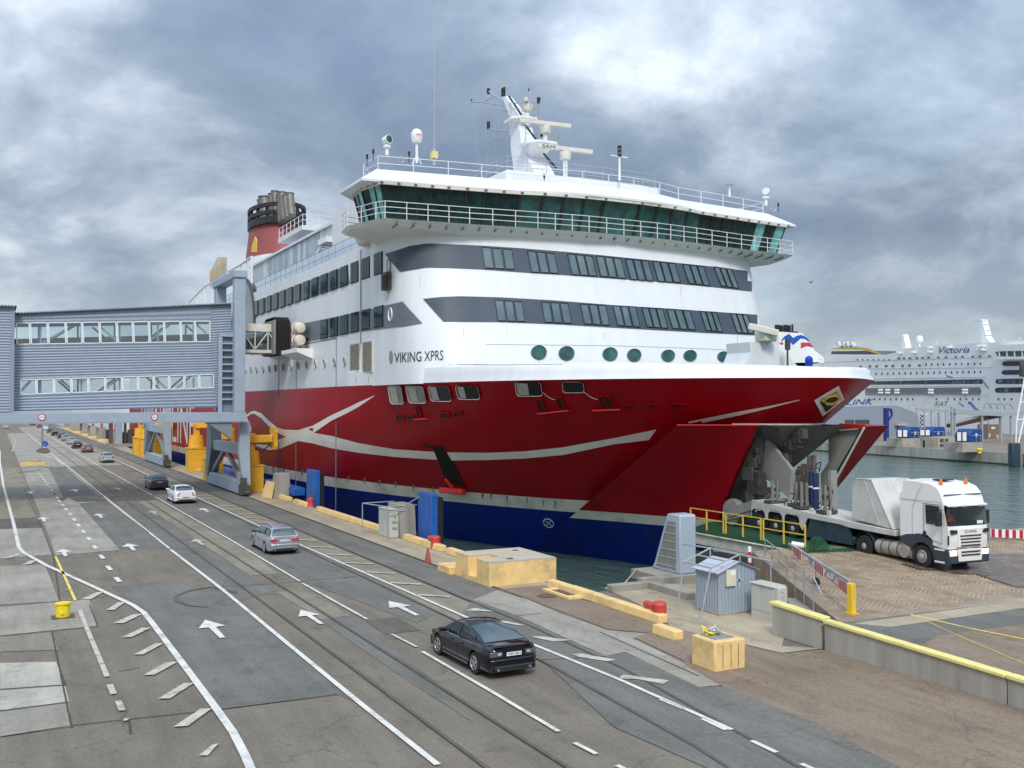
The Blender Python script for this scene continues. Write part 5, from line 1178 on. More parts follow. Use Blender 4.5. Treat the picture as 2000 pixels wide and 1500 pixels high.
def make_car(kind, paint, label, cat='car', plate=None, detail=2, lamps='red', group='cars driving along the quay lanes'):
    L_, W_, H_, BT, rb_, rr_, rf_, fb_ = TYPES[kind]; hw = W_ / 2
    R = root('car', (0, 0, 0), label, cat, group); Y = lambda s: (s - .5) * L_
    wr = .335; ax = (.205, .80); ar = wr + .055
    def widthf(s):
        for a, b, wa, wb in ((0, .012, .80, .885), (.012, .04, .885, .945), (.04, .12, .945, .99), (.12, .25, .99, 1), (.25, .78, 1, .995), (.78, .92, .995, .93), (.92, .98, .93, .80), (.98, 1.0, .80, .66)):
            if s <= b: return hw * (wa + (wb - wa) * (s - a) / (b - a))
        return hw * .66
    def beltf(s):
        pts = ((0, BT - .02), (.02, BT + .02), (rb_ + .02, BT + .03), (fb_, BT - .02), (.9, BT - .13), (.97, BT - .24), (1, BT - .34))
        for (a, za), (b, zb) in zip(pts[:-1], pts[1:]):
            if s <= b: return za + (zb - za) * (s - a) / max(1e-6, b - a)
        return pts[-1][1]
    ss = [0, .01, .03, .06, .10]
    for c in ax:
        ss += [c + ar / L_ * math.cos(math.radians(t)) for t in (180, 179, 155, 130, 110, 90, 70, 50, 25, 1, 0)]
    ss += [.35, .45, .5, .6, .7, .92, .95, .975, .99, 1]; ss = sorted(set(round(s, 4) for s in ss))
    rows = []
    for s in ss:
        w = widthf(s); b = beltf(s); zs = .22 if 0.02 < s < .98 else .28
        for c in ax:
            dx = (s - c) * L_
            if abs(dx) < ar * .9999: zs = max(zs, wr + math.sqrt(ar*ar - dx*dx))
        mid = max(.52, zs + .02)
        prof = [(w * .96, zs), (w, mid), (w * 1.0, max(.66, mid + .02)), (w * .985, b - .17 if b - .17 > mid + .05 else mid + .06), (w * .93, b - .02), (w * .84, b + .025), (w * .5, b + .055), (0, b + .065)]
        if s < .005: prof = [(a * .98, z) for a, z in prof]
        rows.append([Vector((a, Y(s), z)) for a, z in prof] )
    q = MB(); q.grid(rows); q.grid([[Vector((-p.x, p.y, p.z)) for p in r] for r in rows])
    for e in (0, -1):
        r = rows[e]; q.grid([r, [Vector((-p.x, p.y, p.z)) for p in r]])
    body = q.build('body', paint, R, recalc=True, ang=32)
    q = MB(); q.box((-hw * .86, Y(.01), .2), (hw * .86, Y(.98), .5)); q.build('underbody', TRIM, R, smooth=False)
    # cabin
    wb, wt = hw * .86, hw * .66
    zr = H_; sec = []
    n = 10
    def rz(s): 
        u = (s - rr_) / (rf_ - rr_); return zr - .05 * (2*u - 1) ** 2 * (1 if u < .5 else .8)
    keys = [rb_, rb_ * .5 + rr_ * .5] + [rr_ + (rf_ - rr_) * i / 6 for i in range(7)] + [rf_ * .5 + fb_ * .5, fb_]
    for s in keys:
        if s < rr_: u = (s - rb_) / (rr_ - rb_); u2 = u ** (.72 if kind in ('coupe', 'sedan', 'jag') else .9)
        elif s > rf_: u = (fb_ - s) / (fb_ - rf_); u2 = u ** .8
        else: u2 = 1
        top = rz(min(max(s, rr_), rf_)); b = beltf(s) + .03; zt = b + (top - b) * u2; wx = wb + (wt - wb) * u2
        sec.append((s, b, zt, wx))
    rows = []
    for s, b, zt, wx in sec:
        hh = zt - b; rows.append([Vector((wb * 1.0, Y(s), b - .03)), Vector((wb + (wx - wb) * .5 + .01, Y(s), b + hh * .5)), Vector((wx, Y(s), b + hh * .9)), Vector((wx * .86, Y(s), b + hh * .985)), Vector((wx * .5, Y(s), zt + .02 * min(1, hh*3))), Vector((0, Y(s), zt + .03 * min(1, hh*3)))])
    q = MB(); q.grid(rows); q.grid([[Vector((-p.x, p.y, p.z)) for p in r] for r in rows]); q.build('roof', paint, R, recalc=True, ang=40)
    # glass panels a little proud of the cabin
    def blend(i, j, u, v):
        a = rows[i][j].lerp(rows[i+1][j], u) if i + 1 < len(rows) else rows[i][j]; b = rows[i][j+1].lerp(rows[i+1][j+1], u) if i + 1 < len(rows) else rows[i][j+1]; return a.lerp(b, v)
    def screen(i0, i1, e0, e1, name, m, ny=1):
        q = MB(); G_ = []
        cnt = 5
        for a in range(cnt + 1):
            t = i0 + (i1 - i0) * (e0 + (e1 - e0) * a / cnt); i = min(int(t), len(rows) - 2); u = t - i; r = [rows[i][j].lerp(rows[i+1][j], u) for j in range(6)]
            full = [r[2].lerp(r[3], .6), r[3], r[4], r[5]]; full = full + [Vector((-p.x, p.y, p.z)) for p in reversed(full[:-1])]
            G_.append([p + Vector((0, -.012 if i0 < 3 else .012, .014)) for p in full])
        q.grid(G_); return q.build(name, m, R, recalc=False, ang=50)
    screen(0, 2, .10, .92, 'rear_window', CGL2); screen(len(rows) - 3, len(rows) - 1, .08, .92, 'windscreen', CGL)
    for s in (1, -1):
        q = MB(); lo = []; hi = []; i0, i1 = (.9, len(rows) - 1.65)
        for a in range(13):
            t = i0 + (i1 - i0) * a / 12; i = min(int(t), len(rows) - 2); u = t - i; r = [rows[i][j].lerp(rows[i+1][j], u) for j in range(6)]
            l_ = r[0].lerp(r[1], .22); h_ = r[1].lerp(r[2], .86)
            if a == 0: l_ = r[0].lerp(r[1], .7)
            if a == 12: h_ = l_.lerp(h_, .15)
            off = Vector((.014, 0, .004)); lo.append(l_ + off); hi.append(h_ + off)
        mid_ = [a.lerp(b, .5) + Vector((.012, 0, 0)) for a, b in zip(lo, hi)]
        G_ = [[Vector((s*p.x, p.y, p.z)) for p in x] for x in (lo, mid_, hi)]
        q.grid(G_); sg = q.build('side_window', CGL, R, recalc=False)
        if detail > 1:
            for a in (5,): 
                q = MB(); q.tube([g[a] + Vector((s*.012, 0, 0)) for g in G_], .028, 4); q.build('door_pillar', TRIM, R)
            q = MB(); zb = beltf(.4); q.tube([Vector((s*hw*1.0, Y(.47), z)) for z in (.3, .55, .75)] + [Vector((s*hw*.93, Y(.47), zb - .03))], .006, 4); q.tube([Vector((s*hw*1.0, Y(.68), z)) for z in (.3, .55, .75)] + [Vector((s*hw*.93, Y(.68), zb - .04))], .006, 4); q.build('door_gap', TRIM, R)
            for yy in (.40, .56): q = MB(); q.bar((s*(hw + .01), Y(yy) - .09, .78), (s*(hw + .01), Y(yy) + .09, .785), .03, .035); q.build('door_handle', paint, R)
            q = MB(); q.bar((s*(hw*.9), Y(fb_ - .10), BT + .06), (s*(hw + .19), Y(fb_ - .09), BT + .10), .12, .13); q.build('mirror', paint if kind != 'wagon' else TRIM, R, bevel=.03)
            q = MB(); q.bar((s*hw*.975, Y(ax[0]) + .42, .25), (s*hw*.975, Y(ax[1]) - .42, .25), .05, .09); q.build('side_skirt', paint, R)
    for s in (1, -1):
        for c in ax:
            wc = Vector((s * (hw - .115), Y(c), wr)); q = MB(); q.lathe([(wr*.60, -.10), (wr*.96, -.105), (wr, -.06), (wr, .06), (wr*.96, .105), (wr*.62, .10)], wc, 20, axis='x'); wh = q.build('wheel', TYRE, R)
            q = MB(); xo = wc.x + s * .085
            q.cyl((wc.x, wc.y, wc.z), (xo - s*.03, wc.y, wc.z), wr*.62, n=20); q.build('wheel_well', TRIM, wh)
            q = MB(); q.lathe([(wr*.60, 0), (wr*.68, s*.02), (wr*.64, s*.035), (wr*.58, s*.0)], (xo, wc.y, wc.z), 20, axis='x')
            if detail > 1:
                for k in range(5):
                    t = 2 * math.pi * k / 5 + .3; q.bar((xo + s*.01, wc.y, wc.z), (xo + s*.01, wc.y + wr*.64*math.cos(t), wc.z + wr*.64*math.sin(t)), .075, .03, up=Vector((1, 0, 0)))
                q.cyl((xo - s*.01, wc.y, wc.z), (xo + s*.03, wc.y, wc.z), .06, n=10)
            else: q.cyl((xo, wc.y, wc.z), (xo + s*.01, wc.y, wc.z), wr*.55, n=12)
            q.build('rim', RIM, wh)
    # rear
    yr = Y(0)
    zl = BT - .20
    for s in (1, -1):
        if kind == 'jag': q = MB(); q.prism([(s*hw*.50, yr - .01, BT - .03), (s*hw*.60, yr - .01, BT - .02), (s*hw*.74, yr - .01, BT - .36), (s*hw*.62, yr - .01, BT - .34)], (0, .05, 0))
        elif kind in ('suv', 'hatch'): q = MB(); q.prism([(s*hw*.60, yr - .015, zl - .08), (s*hw*.79, yr - .015, zl - .08), (s*hw*.885, yr + .05, zl - .08), (s*hw*.60, yr + .05, zl - .08)], (0, 0, .24))
        else: q = MB(); q.prism([(s*hw*.44, yr - .015, zl - .02), (s*hw*.79, yr - .015, zl - .02), (s*hw*.885, yr + .05, zl - .02), (s*hw*.44, yr + .05, zl - .02)], (0, 0, .15))
        lm = q.build('tail_light', LAMPR if lamps == 'red' else mat('smoked_lamp', (.10, .10, .12), .15, spec=.8), R, bevel=.012)
        if lamps != 'red': q = MB(); q.prism([(s*hw*.49, yr - .03, zl + .04), (s*hw*.60, yr - .03, zl + .03), (s*hw*.63, yr - .03, zl + .09), (s*hw*.46, yr - .03, zl + .10)], (0, .02, 0)); q.build('lamp_lens', LAMPC, lm, smooth=False)
        if detail > 1:
            q = MB(); q.prism([(s*hw*.50, Y(.985), BT - .32), (s*hw*.78, Y(.955), BT - .28), (s*hw*.84, Y(.93), BT - .22), (s*hw*.55, Y(.985), BT - .26)], (0, .06, .0)); q.build('headlight', LAMPC, R, smooth=False)
    zpl = (BT - .16) if kind in ('coupe', 'wagon', 'sedan') else .52
    bx('number_plate', (-.26, yr - .035, zpl - .055), (.26, yr - .01, zpl + .055), PLATE, R)
    if plate: text_on(plate, (-.22, yr - .037, zpl - .035), (.44, 0, 0), (0, 0, .07), 'plate_lettering', INK, R, out=(0, -.004, 0))
    q = MB(); q.prism([(-hw*.78, yr - .035, .48), (hw*.78, yr - .035, .48), (hw*.91, yr + .05, .48), (-hw*.91, yr + .05, .48)], (0, 0, .12)); q.build('rear_bumper', paint, R, bevel=.03)
    q = MB(); q.box((-hw*.72, yr - .02, .22), (hw*.72, yr + .1, .36)); q.build('bumper_insert', TRIM, R, smooth=False)
    if detail > 1:
        q = MB(); q.bar((-hw*.74, yr - .028, .375), (hw*.74, yr - .028, .375), .03, .035); q.build('bumper_strip', CHROME if kind == 'wagon' else GREYD, R, smooth=False)
        for s in (1, -1): q = MB(); q.cyl((s*hw*.6, yr - .05, .29), (s*hw*.6, yr + .1, .29), .045, n=10); q.build('exhaust_tip', CHROME, R)
        q = MB(); q.tube([Vector((u*hw*.86, yr - .006, z)) for u, z in ((-.9, BT-.24), (-.5, BT-.36), (.5, BT-.36), (.9, BT-.24))], .006, 4); q.build('boot_gap', TRIM, R)
        q = MB(); s0 = keys[2]; c = Vector((0, Y(s0) + .1, rz(s0) + .02)); q.cyl(c, c + Vector((0, -.12, .10)), .018, .008, 5); q.build('roof_aerial', TRIM, R)
    if kind == 'coupe': q = MB(); q.bar((-hw*.74, yr + .03, BT + .075), (hw*.74, yr + .03, BT + .075), .10, .025); q.build('boot_spoiler', paint, R, bevel=.008)
    if kind == 'wagon':
        for s in (1, -1): q = MB(); q.tube([Vector((s*wt*.94, Y(u), rz(u) + .03 + h)) for u, h in ((.14, 0), (.17, .05), (.50, .05), (.54, 0))], .018, 5); q.build('roof_rail', TRIM, R)
    return R
def place(c, x, y, rz=0): c.location = (x, y, 0.03); c.rotation_euler.z = rz; return c
gr = 'cars driving along the quay lanes'
def rear_y(px, py): p = at(px, py, z=0); return p
NAVY = car_paint('navy', (.003, .004, .010), .0, .14); SILV = car_paint('silver', (.42, .46, .50), .6, .3); WHT = car_paint('white', (.74, .76, .78), 0, .3); GRY = car_paint('dark_grey', (.07, .085, .095), .5, .3)
MAR = car_paint('grey_maroon', (.20, .13, .13), .4, .3); BLK = car_paint('black', (.012, .012, .014), .2, .25); DBL = car_paint('dark_blue', (.03, .045, .09), .4, .3); GLD = car_paint('light_silver', (.55, .56, .55), .5, .3); RDC = car_paint('red', (.28, .02, .025), .2, .3)
def car_at(kind, paint, px, py, label, rz=0, x=None, **k):
    p = at(px, py, z=0.03); c = make_car(kind, paint, label, **k); L_ = TYPES[kind][0]
    place(c, p.x if x is None else x, p.y + L_ / 2, rz); return c
car_at('coupe', NAVY, 1001, 1323, 'glossy dark navy coupe with a pale number plate, nearest car in the lanes', plate='plate1', lamps='clear', rz=.02)
car_at('wagon', SILV, 556, 1083, 'silver estate car with black roof rails and bright red tail lights', plate='plate2')
car_at('jag', WHT, 363, 984, 'white saloon with slanting red tail lights just behind the dark grey saloon', plate='plate3')
car_at('sedan', GRY, 312, 957, 'dark grey saloon driving in front of the white saloon', detail=2)
car_at('hatch', GLD, 211, 904, 'beige-silver hatchback driving alone after the queue', detail=2)
Q = [('sedan', MAR, 172, 884, 'brownish grey saloon with red lights, last car of the far queue'), ('sedan', BLK, 152, 876, 'black saloon second from the end of the far queue'), ('hatch', GLD, 141, 868, 'pale silver hatchback ahead of the black saloon in the queue'),
     ('hatch', SILV, 129, 861.5, 'silver hatchback in the middle of the far queue'), ('sedan', DBL, 121, 856, 'dark blue saloon between the silver hatchback and a tall black car'), ('suv', BLK, 108, 851.5, 'tall black car with a white roof line in the far queue'),
     ('hatch', GRY, 98.5, 845.5, 'small dark grey hatchback in the far queue behind the white car'), ('suv', WHT, 89, 840, 'small white car near the head of the far queue'), ('hatch', RDC, 78, 836, 'small red car at the head of the far queue beside the sign post'), ('sedan', BLK, 64, 830.5, 'black car farthest away in the lanes, just under the gantry beam')]
for kd, pm, px, py, lb in Q: car_at(kd, pm, px, py, lb, detail=1)
car_at('suv', GLD, 12, 837.5, 'silver car parked far off at the left edge under the gantry beam', detail=1)
# ------------------------------------------------------------------ things on the quay
kg = 'yellow concrete kerb beams along the quay edge'
def kerb(pa, pb, label, x=23.05, h=.36):
    y0, y1 = at(*pb, z=.1).y, at(*pa, z=.1).y
    q = MB(); q.prism([(x - .2, y0, 0), (x + .25, y0, 0), (x + .25, y0, h), (x - .14, y0, h)], (0, y1 - y0, 0)); o = q.build('kerb_beam', CONC_Y, label=label, cat='kerb', group=kg, bevel=.05); return o
kerb((1076, 1142), (1275, 1216), 'longest yellow kerb beam, running from the big yellow block to the nearest red bollard')
kerb((800, 1050), (838, 1076), 'short yellow kerb beam ending at the red bollard left of the big yellow block')
kerb((874, 1078), (905, 1092), 'yellow kerb beam tucked behind the big yellow block')
kerb((620, 995), (738, 1043), 'long yellow kerb beam between the small red bollard and the grey cabinet')
kerb((552, 968), (571, 977), 'stub of yellow kerb beside the concrete pillar and its leaning yellow board')
kerb((585, 980), (600, 988), 'stub of yellow kerb touching the small far red bollard')
kerb((506, 948), (525, 958), 'yellow kerb stub just right of the near gantry leg')
for k, (a, b) in enumerate((((398, 912), (412, 919)), ((338, 893), (352, 899)))): kerb(a, b, ('yellow kerb stub beside the near mooring robot', 'yellow kerb stub right of the farther gantry leg')[k])
kerb((1338, 1224), (1372, 1240), 'yellow kerb beam leading to the block with the shackle', x=21.9)
def bollard(px, py, label, s=1.0, m=REDB):
    p = at(px, py, z=0); R = root('mooring_bollard', p, label, 'bollard', 'red mooring bollards on the quay edge')
    q = MB(); q.lathe([(.34*s, 0), (.30*s, .06), (.27*s, .3), (.28*s, .5), (.29*s, .66), (.22*s, .76), (.08*s, .79)], p, 16); q.build('post', m, R)
    q = MB(); q.lathe([(.04, 1.0*s), (.11*s, .97*s), (.15*s, .85*s), (.14*s, .45*s), (.19*s, .15), (.2*s, -.05)], p + Vector((0, 0, .52*s)), 14, axis='y'); q.build('horn', m, R); return R
BR = mat('bollard_red', (.55, .055, .05), .55, var=.1, scale=2, dirt=(.3, .04, .035), dirtamt=.5)
bollard(1288, 1213, 'red mooring bollard nearest the camera, beside the grey shed', 1.0, BR); bollard(851, 1072, 'red mooring bollard in front of the dark water by the tall blue fender', 1.05, BR)
bollard(607, 990, 'small red mooring bollard beyond the long yellow kerb', .95, BR)
# yellow capstan-like bollard on the left
p = at(123, 1206, z=0); YB = mat('yellow_enamel', (.82, .62, .02), .45, var=.1, scale=3, dirt=(.4, .3, .04), dirtamt=.5)
R = root('yellow_bollard', p, 'squat bright yellow bollard standing alone on the concrete at the left', 'bollard')
q = MB(); q.lathe([(.34, 0), (.34, .03), (.27, .05), (.26, .5), (.30, .54), (.30, .60), (.22, .61)], p, 20); q.build('drum', YB, R)
q = MB(); q.cyl(p + Vector((-.05, -.25, .22)), p + Vector((-.06, -.32, .22)), .07, n=10); q.bar(p + Vector((-.3, -.05, .55)), p + Vector((.3, .05, .55)), .07, .06); q.build('cap_bar', YB, R, bevel=.01)
bx('foot_plate', p + Vector((-.42, -.36, .03)), p + Vector((.42, .36, .05)), RUST, R)
# the big yellow block with a niche
TOPC = mat('block_top_concrete', (.46, .41, .32), .85, var=.12, scale=1.2, dirt=(.3, .25, .19), dirtamt=.6, bump=.3)
R = root('concrete_block', (22, 43.5, 0), 'large low yellow concrete block with a niche in its side', 'concrete block')
q = MB(); ny0, ny1, hx, ht = 43.25, 44.25, 21.7, 1.09
pl = [(20.5, 41.9), (24.1, 41.9), (24.1, 45.7), (20.5, 45.7), (20.5, ny1), (hx, ny1), (hx, ny0), (20.5, ny0)]
q.prism([(a, b, 0) for a, b in pl], (0, 0, ht)); q.build('block_body', CONC_Y, R, smooth=False)
q = MB(); q.prism([(a, b, ht + .003) for a, b in pl], (0, 0, .05)); q.build('block_top', TOPC, R, smooth=False)
bx('niche_floor', (20.5, ny0 + .01, .003), (hx - .01, ny1 - .01, .22), CONC_Y, R)
for a, b in ((21.9, 42.5), (23.4, 44.8)): q = MB(); q.cyl((a, b, ht + .054), (a, b, ht + .07), .17, n=16); q.build('drain_cover', RUST, R, smooth=False)
bx('side_step', (20.2, 45.75, 0), (21.6, 47.3, .38), CONC_Y, R, bevel=.03); 
# yellow-edged hatch, manhole
R = root('service_hatch', at(1118, 1162, z=0), 'rusty service hatch in a low yellow frame beside the long kerb', 'hatch'); c = at(1118, 1160, z=0)
for a, b in (((-1.0, -.75), (1.0, -.5)), ((-1.0, .5), (1.0, .75)), ((-1.25, -.75), (-1.01, .75)), ((1.01, -.75), (1.25, .75))): bx('frame_beam', c + Vector((a[0]*.7, a[1]*1.6, 0)), c + Vector((b[0]*.7, b[1]*1.6, .13)), CONC_Y, R, bevel=.02)
bx('hatch_plate', c + Vector((-.68, -.78, 0)), c + Vector((.68, .78, .10)), RUST, R)
c = at(1068, 1164, z=.03); q = MB(); q.cyl(c, c + Vector((0, 0, .02)), .42, n=20); tag(q.build('manhole_cover', RUST, smooth=False), 'round rusty manhole cover beside the yellow-framed hatch', 'manhole cover')
# block with shackle
R = root('mooring_block', (20.9, 25.8, 0), 'cube-like yellow concrete block with a shackle and yellow rope on top', 'concrete block')
bx('block_body', (20.3, 25.25, 0), (21.55, 26.45, .98), CONC_Y, R, bevel=.05); bx('steel_plate', (20.5, 25.5, .983), (21.3, 26.3, 1.01), GREYP, R)
for x in (20.62, 20.95, 21.25): q = MB(); q.box((x, 25.235, .1), (x + .012, 25.248, .85)); q.build('rust_streak', RUST, R, smooth=False)
q = MB(); c = Vector((20.85, 26.0, 1.1)); q.tube([c + Vector((.2*math.cos(t), .2*math.sin(t), .05*math.sin(t*2)+.05)) for t in [i*math.pi/8 for i in range(17)]], .045, 8); q.build('shackle', GALV, R)
q = MB(); rr = random.Random(4)
for k in range(9):
    a = Vector((20.65 + rr.random()*.25, 26.05 + rr.random()*.25, 1.05)); pts = [a]
    for j in range(5): pts.append(pts[-1] + Vector((rr.uniform(-.13,.13), rr.uniform(-.13,.13), rr.uniform(-.02,.06))))
    q.tube(pts, .028, 6)
q.build('yellow_rope', mat('yellow_rope', (.85, .72, .05), .7, var=.2, scale=12), R)
# grey shed with a galvanised frame
SHD = mat('shed_grey_paint', (.30, .36, .43), .55, .1, var=.06, scale=2, dirt=(.32, .31, .27), dirtamt=.5)
R = root('shed', (26.8, 32.8, 0), 'small blue-grey corrugated shed with a gable roof inside a tubular frame', 'shed')
sx0, sx1, sy0, sy1, sh = 25.9, 27.75, 31.9, 33.4, 1.78
def vcorr(a, b, z0, z1, n, d=.03, nrm=None, name='wall_sheet', m=SHD, parent=R, ztop=None):
    a, b = Vector(a), Vector(b); q = MB(); lo = []; hi = []
    for i in range(4 * n + 1):
        u = i / (4*n); p = a.lerp(b, u) + (nrm * (d if i % 4 in (1, 2) else 0)); lo.append(Vector((p.x, p.y, z0))); hi.append(Vector((p.x, p.y, z1 if ztop is None else ztop(u))))
    q.grid([lo, hi]); return q.build(name, m, parent, smooth=False, recalc=False)
vcorr((sx0, sy0, 0), (sx0, sy1, 0), .12, sh, 9, nrm=Vector((-1, 0, 0))); vcorr((sx0, sy0, 0), (sx1, sy0, 0), .12, sh, 11, nrm=Vector((0, -1, 0)), ztop=lambda u: sh + .32 * (1 - abs(2*u - 1)))
bx('shed_core', (sx0 + .01, sy0 + .01, .02), (sx1 - .01, sy1 - .01, sh - .02), SHD, R); bx('concrete_footing', (sx0 - .06, sy0 - .06, 0), (sx1 + .06, sy1 + .06, .12), CONC, R, bevel=.02)
q = MB(); xm = (sx0 + sx1) / 2
for s in (-1, 1):
    lo = []; hi = []
    for i in range(41):
        u = i / 40; y = sy0 - .12 + (sy1 - sy0 + .24) * u; z = .02 if i % 2 else 0; lo.append(Vector((xm + s * 1.1, y, sh - .06 + z))); hi.append(Vector((xm, y, sh + .36 + z)))
    q.grid([lo, hi]); q.grid([[p - Vector((0,0,.03)) for p in lo], [p - Vector((0,0,.03)) for p in hi]])
q.build('roof_sheet', mat('shed_roof_paint', (.42, .46, .52), .5, .1, var=.05), R, smooth=False, recalc=False)
c = at(1426, 1128, y=sy0 - .04); bx('notice_box', (c.x - .24, sy0 - .12, c.z - .33), (c.x + .24, sy0 - .035, c.z + .33), mat('cream_notice', (.62, .58, .45), .6, var=.08), R); q = MB(); q.box((c.x - .02, sy0 - .125, c.z + .1), (c.x + .2, sy0 - .121, c.z + .28)); q.build('notice_sheet', WHITE2, R, smooth=False)
c = at(1444, 1133, y=sy0 - .045); q = MB(); q.box((c.x - .18, sy0 - .045, c.z - .012), (c.x + .18, sy0 - .035, c.z + .012)); q.box((c.x - .012, sy0 - .048, c.z - .27), (c.x + .012, sy0 - .036, c.z + .27)); q.build('white_cross_mark', WHITE2, R, smooth=False)
q = MB(); q.prism([(c.x - .06, sy0 - .05, c.z), (c.x, sy0 - .05, c.z - .06), (c.x + .06, sy0 - .05, c.z), (c.x, sy0 - .05, c.z + .06)], (0, -.006, 0)); q.build('black_square_mark', INK, R, smooth=False)
q = MB(); r_ = .035
f1, f2 = at(1323, 1193, z=0), at(1368, 1210, z=0); t1, t2 = at(1343, 1100, y=33.2), at(1391, 1113, y=31.6); t1 = Vector((25.35, 33.5, 2.0)); t2 = Vector((25.35, 31.75, 2.0))
rA, rB = Vector((26.8, 33.6, 2.45)), Vector((26.8, 31.7, 2.45)); eA, eB = Vector((28.4, 33.6, 2.05)), Vector((28.4, 31.7, 2.05))
for a, b in ((f1, t1), (f2, t2), (t1, t2), (t1, rA), (t2, rB), (rA, rB), (rA, eA), (rB, eB), (eA, eB), (rA, rA + Vector((0, 0, -.45))), (t1.lerp(rA, .5), t2.lerp(rB, .5)), (eA, (28.4, 33.6, .0)), (eB, (28.4, 31.7, 0)), (rA, (26.8, 35.6, 2.4))): q.cyl(a, b, r_, n=8)
q.build('tube_frame', GALV, R)
# pale electrical cabinet
CABM = mat('cabinet_pale_grey', (.50, .51, .46), .5, var=.05, scale=2, dirt=(.38, .37, .30), dirtamt=.5)
R = root('electrical_cabinet', (27.2, 30.5, 0), 'pale grey-green electrical cabinet between the grey shed and the yellow-capped wall', 'cabinet')
bx('cabinet_body', (26.97, 29.95, .0), (27.5, 31.25, 1.36), CABM, R, bevel=.02); q = MB(); q.prism([(26.9, 29.88, 1.363), (27.56, 29.88, 1.363), (27.56, 29.88, 1.43), (26.9, 29.88, 1.40)], (0, 1.44, 0)); q.build('cabinet_lid', CABM, R, bevel=.01)
for y0, y1 in ((29.98, 30.58), (30.62, 31.22)): bx('cabinet_door', (26.955, y0, .36), (26.967, y1, 1.33), CABM, R, bevel=.004)
bx('meter_box', (26.98, 29.68, .68), (27.44, 29.94, 1.40), CABM, R, bevel=.03)
for z in (.8, 1.0, 1.2): q = MB(); q.cyl((27.2, 29.67, z), (27.2, 29.655, z), .02, n=8); q.build('lock', GREYD, R)
# tapered blue-grey cover tower on its pier
TWM = mat('tower_pale_blue_grey', (.36, .43, .50), .45, var=.04, scale=1.2)
R = root('hoist_cover', (29.9, 40, 0), 'pale blue-grey tapering hoist housing with a grille, in front of the bow', 'hoist housing')
A0 = at(1328, 1122, z=.25); tx0, tx1, ty = A0.x, A0.x + .98, A0.y
q = MB(); prof = [(ty, .25), (ty + 2.35, .25), (ty + 2.1, .6), (ty + 1.05, 3.05), (ty + .92, 3.12), (ty + .08, 3.12), (ty, 3.02)]
q.prism([(tx0, y, z) for y, z in prof], (tx1 - tx0, 0, 0)); q.build('housing', TWM, R, bevel=.05)
q = MB(); q.prism([(tx0 - .012, y, z) for y, z in ((ty + .32, .4), (ty + 1.95, .4), (ty + .98, 2.75), (ty + .32, 2.75))], (.01, 0, 0)); q.build('grille', mat('grille_grey_brown', (.22, .21, .19), .7, var=.15), R, smooth=False)
q = MB()
for k in range(6):
    z = .55 + k * .4; u = (z - .4) / 2.35; q.bar((tx0 - .02, ty + .30, z), (tx0 - .02, ty + 1.95 - .97*u, z), .03, .035)
q.build('grille_bar', TWM, R, smooth=False)
R = root('hoist_pier', (29.5, 40.5, -2), 'concrete and steel pier carrying the pale blue-grey hoist housing', 'pier')
bx('pier_cap', (tx0 - 1.1, ty - .25, -.25), (tx1 + .25, ty + 2.6, .24), CONC, R, bevel=.03); 
for a, b in ((-.9, .3), (-.9, 2.0), (.0, .1), (.3, 2.2), (.8, .3)): q = MB(); q.bar((tx0 + a, ty + b, -4), (tx0 + a, ty + b, -.253), .3, .3); q.build('pier_pile', GANTD, R, smooth=False)
# low concrete curbs round the corner of the basin
def cwall(pts, w=.45, h=.32, label='', name='concrete_curb'):
    P = [at(a, b, z=0) for a, b in pts]; R = root(name, P[0], label, 'curb', 'low concrete curbs at the corner of the basin')
    for a, b in zip(P[:-1], P[1:]): q = MB(); q.bar(a + Vector((0,0,h/2)), b + Vector((0,0,h/2)), w, h); q.build('curb_length', CONC, R, bevel=.03)
cwall([(1190, 1156), (1275, 1148)], label='low concrete curb at the corner of the basin left of the hoist housing'); cwall([(1275, 1150), (1350, 1172)], label='low concrete curb running from the basin corner to behind the shed'); cwall([(1250, 1142), (1292, 1138)], label='short concrete curb in front of the hoist pier')
q = MB(); q.tube([at(1215, 1145, z=.1), at(1243, 1112, x=tx0 - 1.1)], .035, 6); tag(q.build('mooring_rope', mat('tan_rope', (.42, .36, .22), .8, var=.2), None), 'thin tan rope slanting up from the basin corner to the pier', 'rope')
# grey cabinet with sockets, concrete block behind, tube guard
R = root('socket_cabinet', (22.4, 61, 0), 'grey-green shore power cabinet with round sockets beside the quay edge', 'cabinet')
c0 = at(760.5, 1052, z=0); bx('cabinet_body', (c0.x, c0.y, .03), (c0.x + .62, c0.y + 2.0, 1.78), CABM, R, bevel=.02); bx('cabinet_lid', (c0.x - .04, c0.y - .04, 1.783), (c0.x + .66, c0.y + 2.04, 1.83), CABM, R)
for dx, z in ((.36, 1.45), (.24, 1.1), (.42, 1.08), (.25, .72), (.40, .70)): q = MB(); q.cyl((c0.x + dx, c0.y, z), (c0.x + dx, c0.y - .1, z - .03), .085, n=10); q.build('socket', LG, R)
q = MB(); zt = 2.05
for a, b in (((-.25, -.3, 0), (-.25, -.3, zt)), ((-.9, 2.6, 0), (-.9, 2.6, zt)), ((-.25, -.3, zt), (-.9, 2.6, zt)), ((-.25, -.3, zt), (1.9, .1, zt)), ((-.9, 2.6, zt), (1.4, 2.9, zt)), ((-.25,-.3,zt-.35), (1.2,-.1,zt-.3))): q.cyl(c0 + Vector(a), c0 + Vector(b), .035, n=6)
q.build('tube_guard', GALV, R)
R = root('concrete_anchor', (23.3, 61, 0), 'streaky concrete anchor block right of the grey-green socket cabinet', 'concrete block')
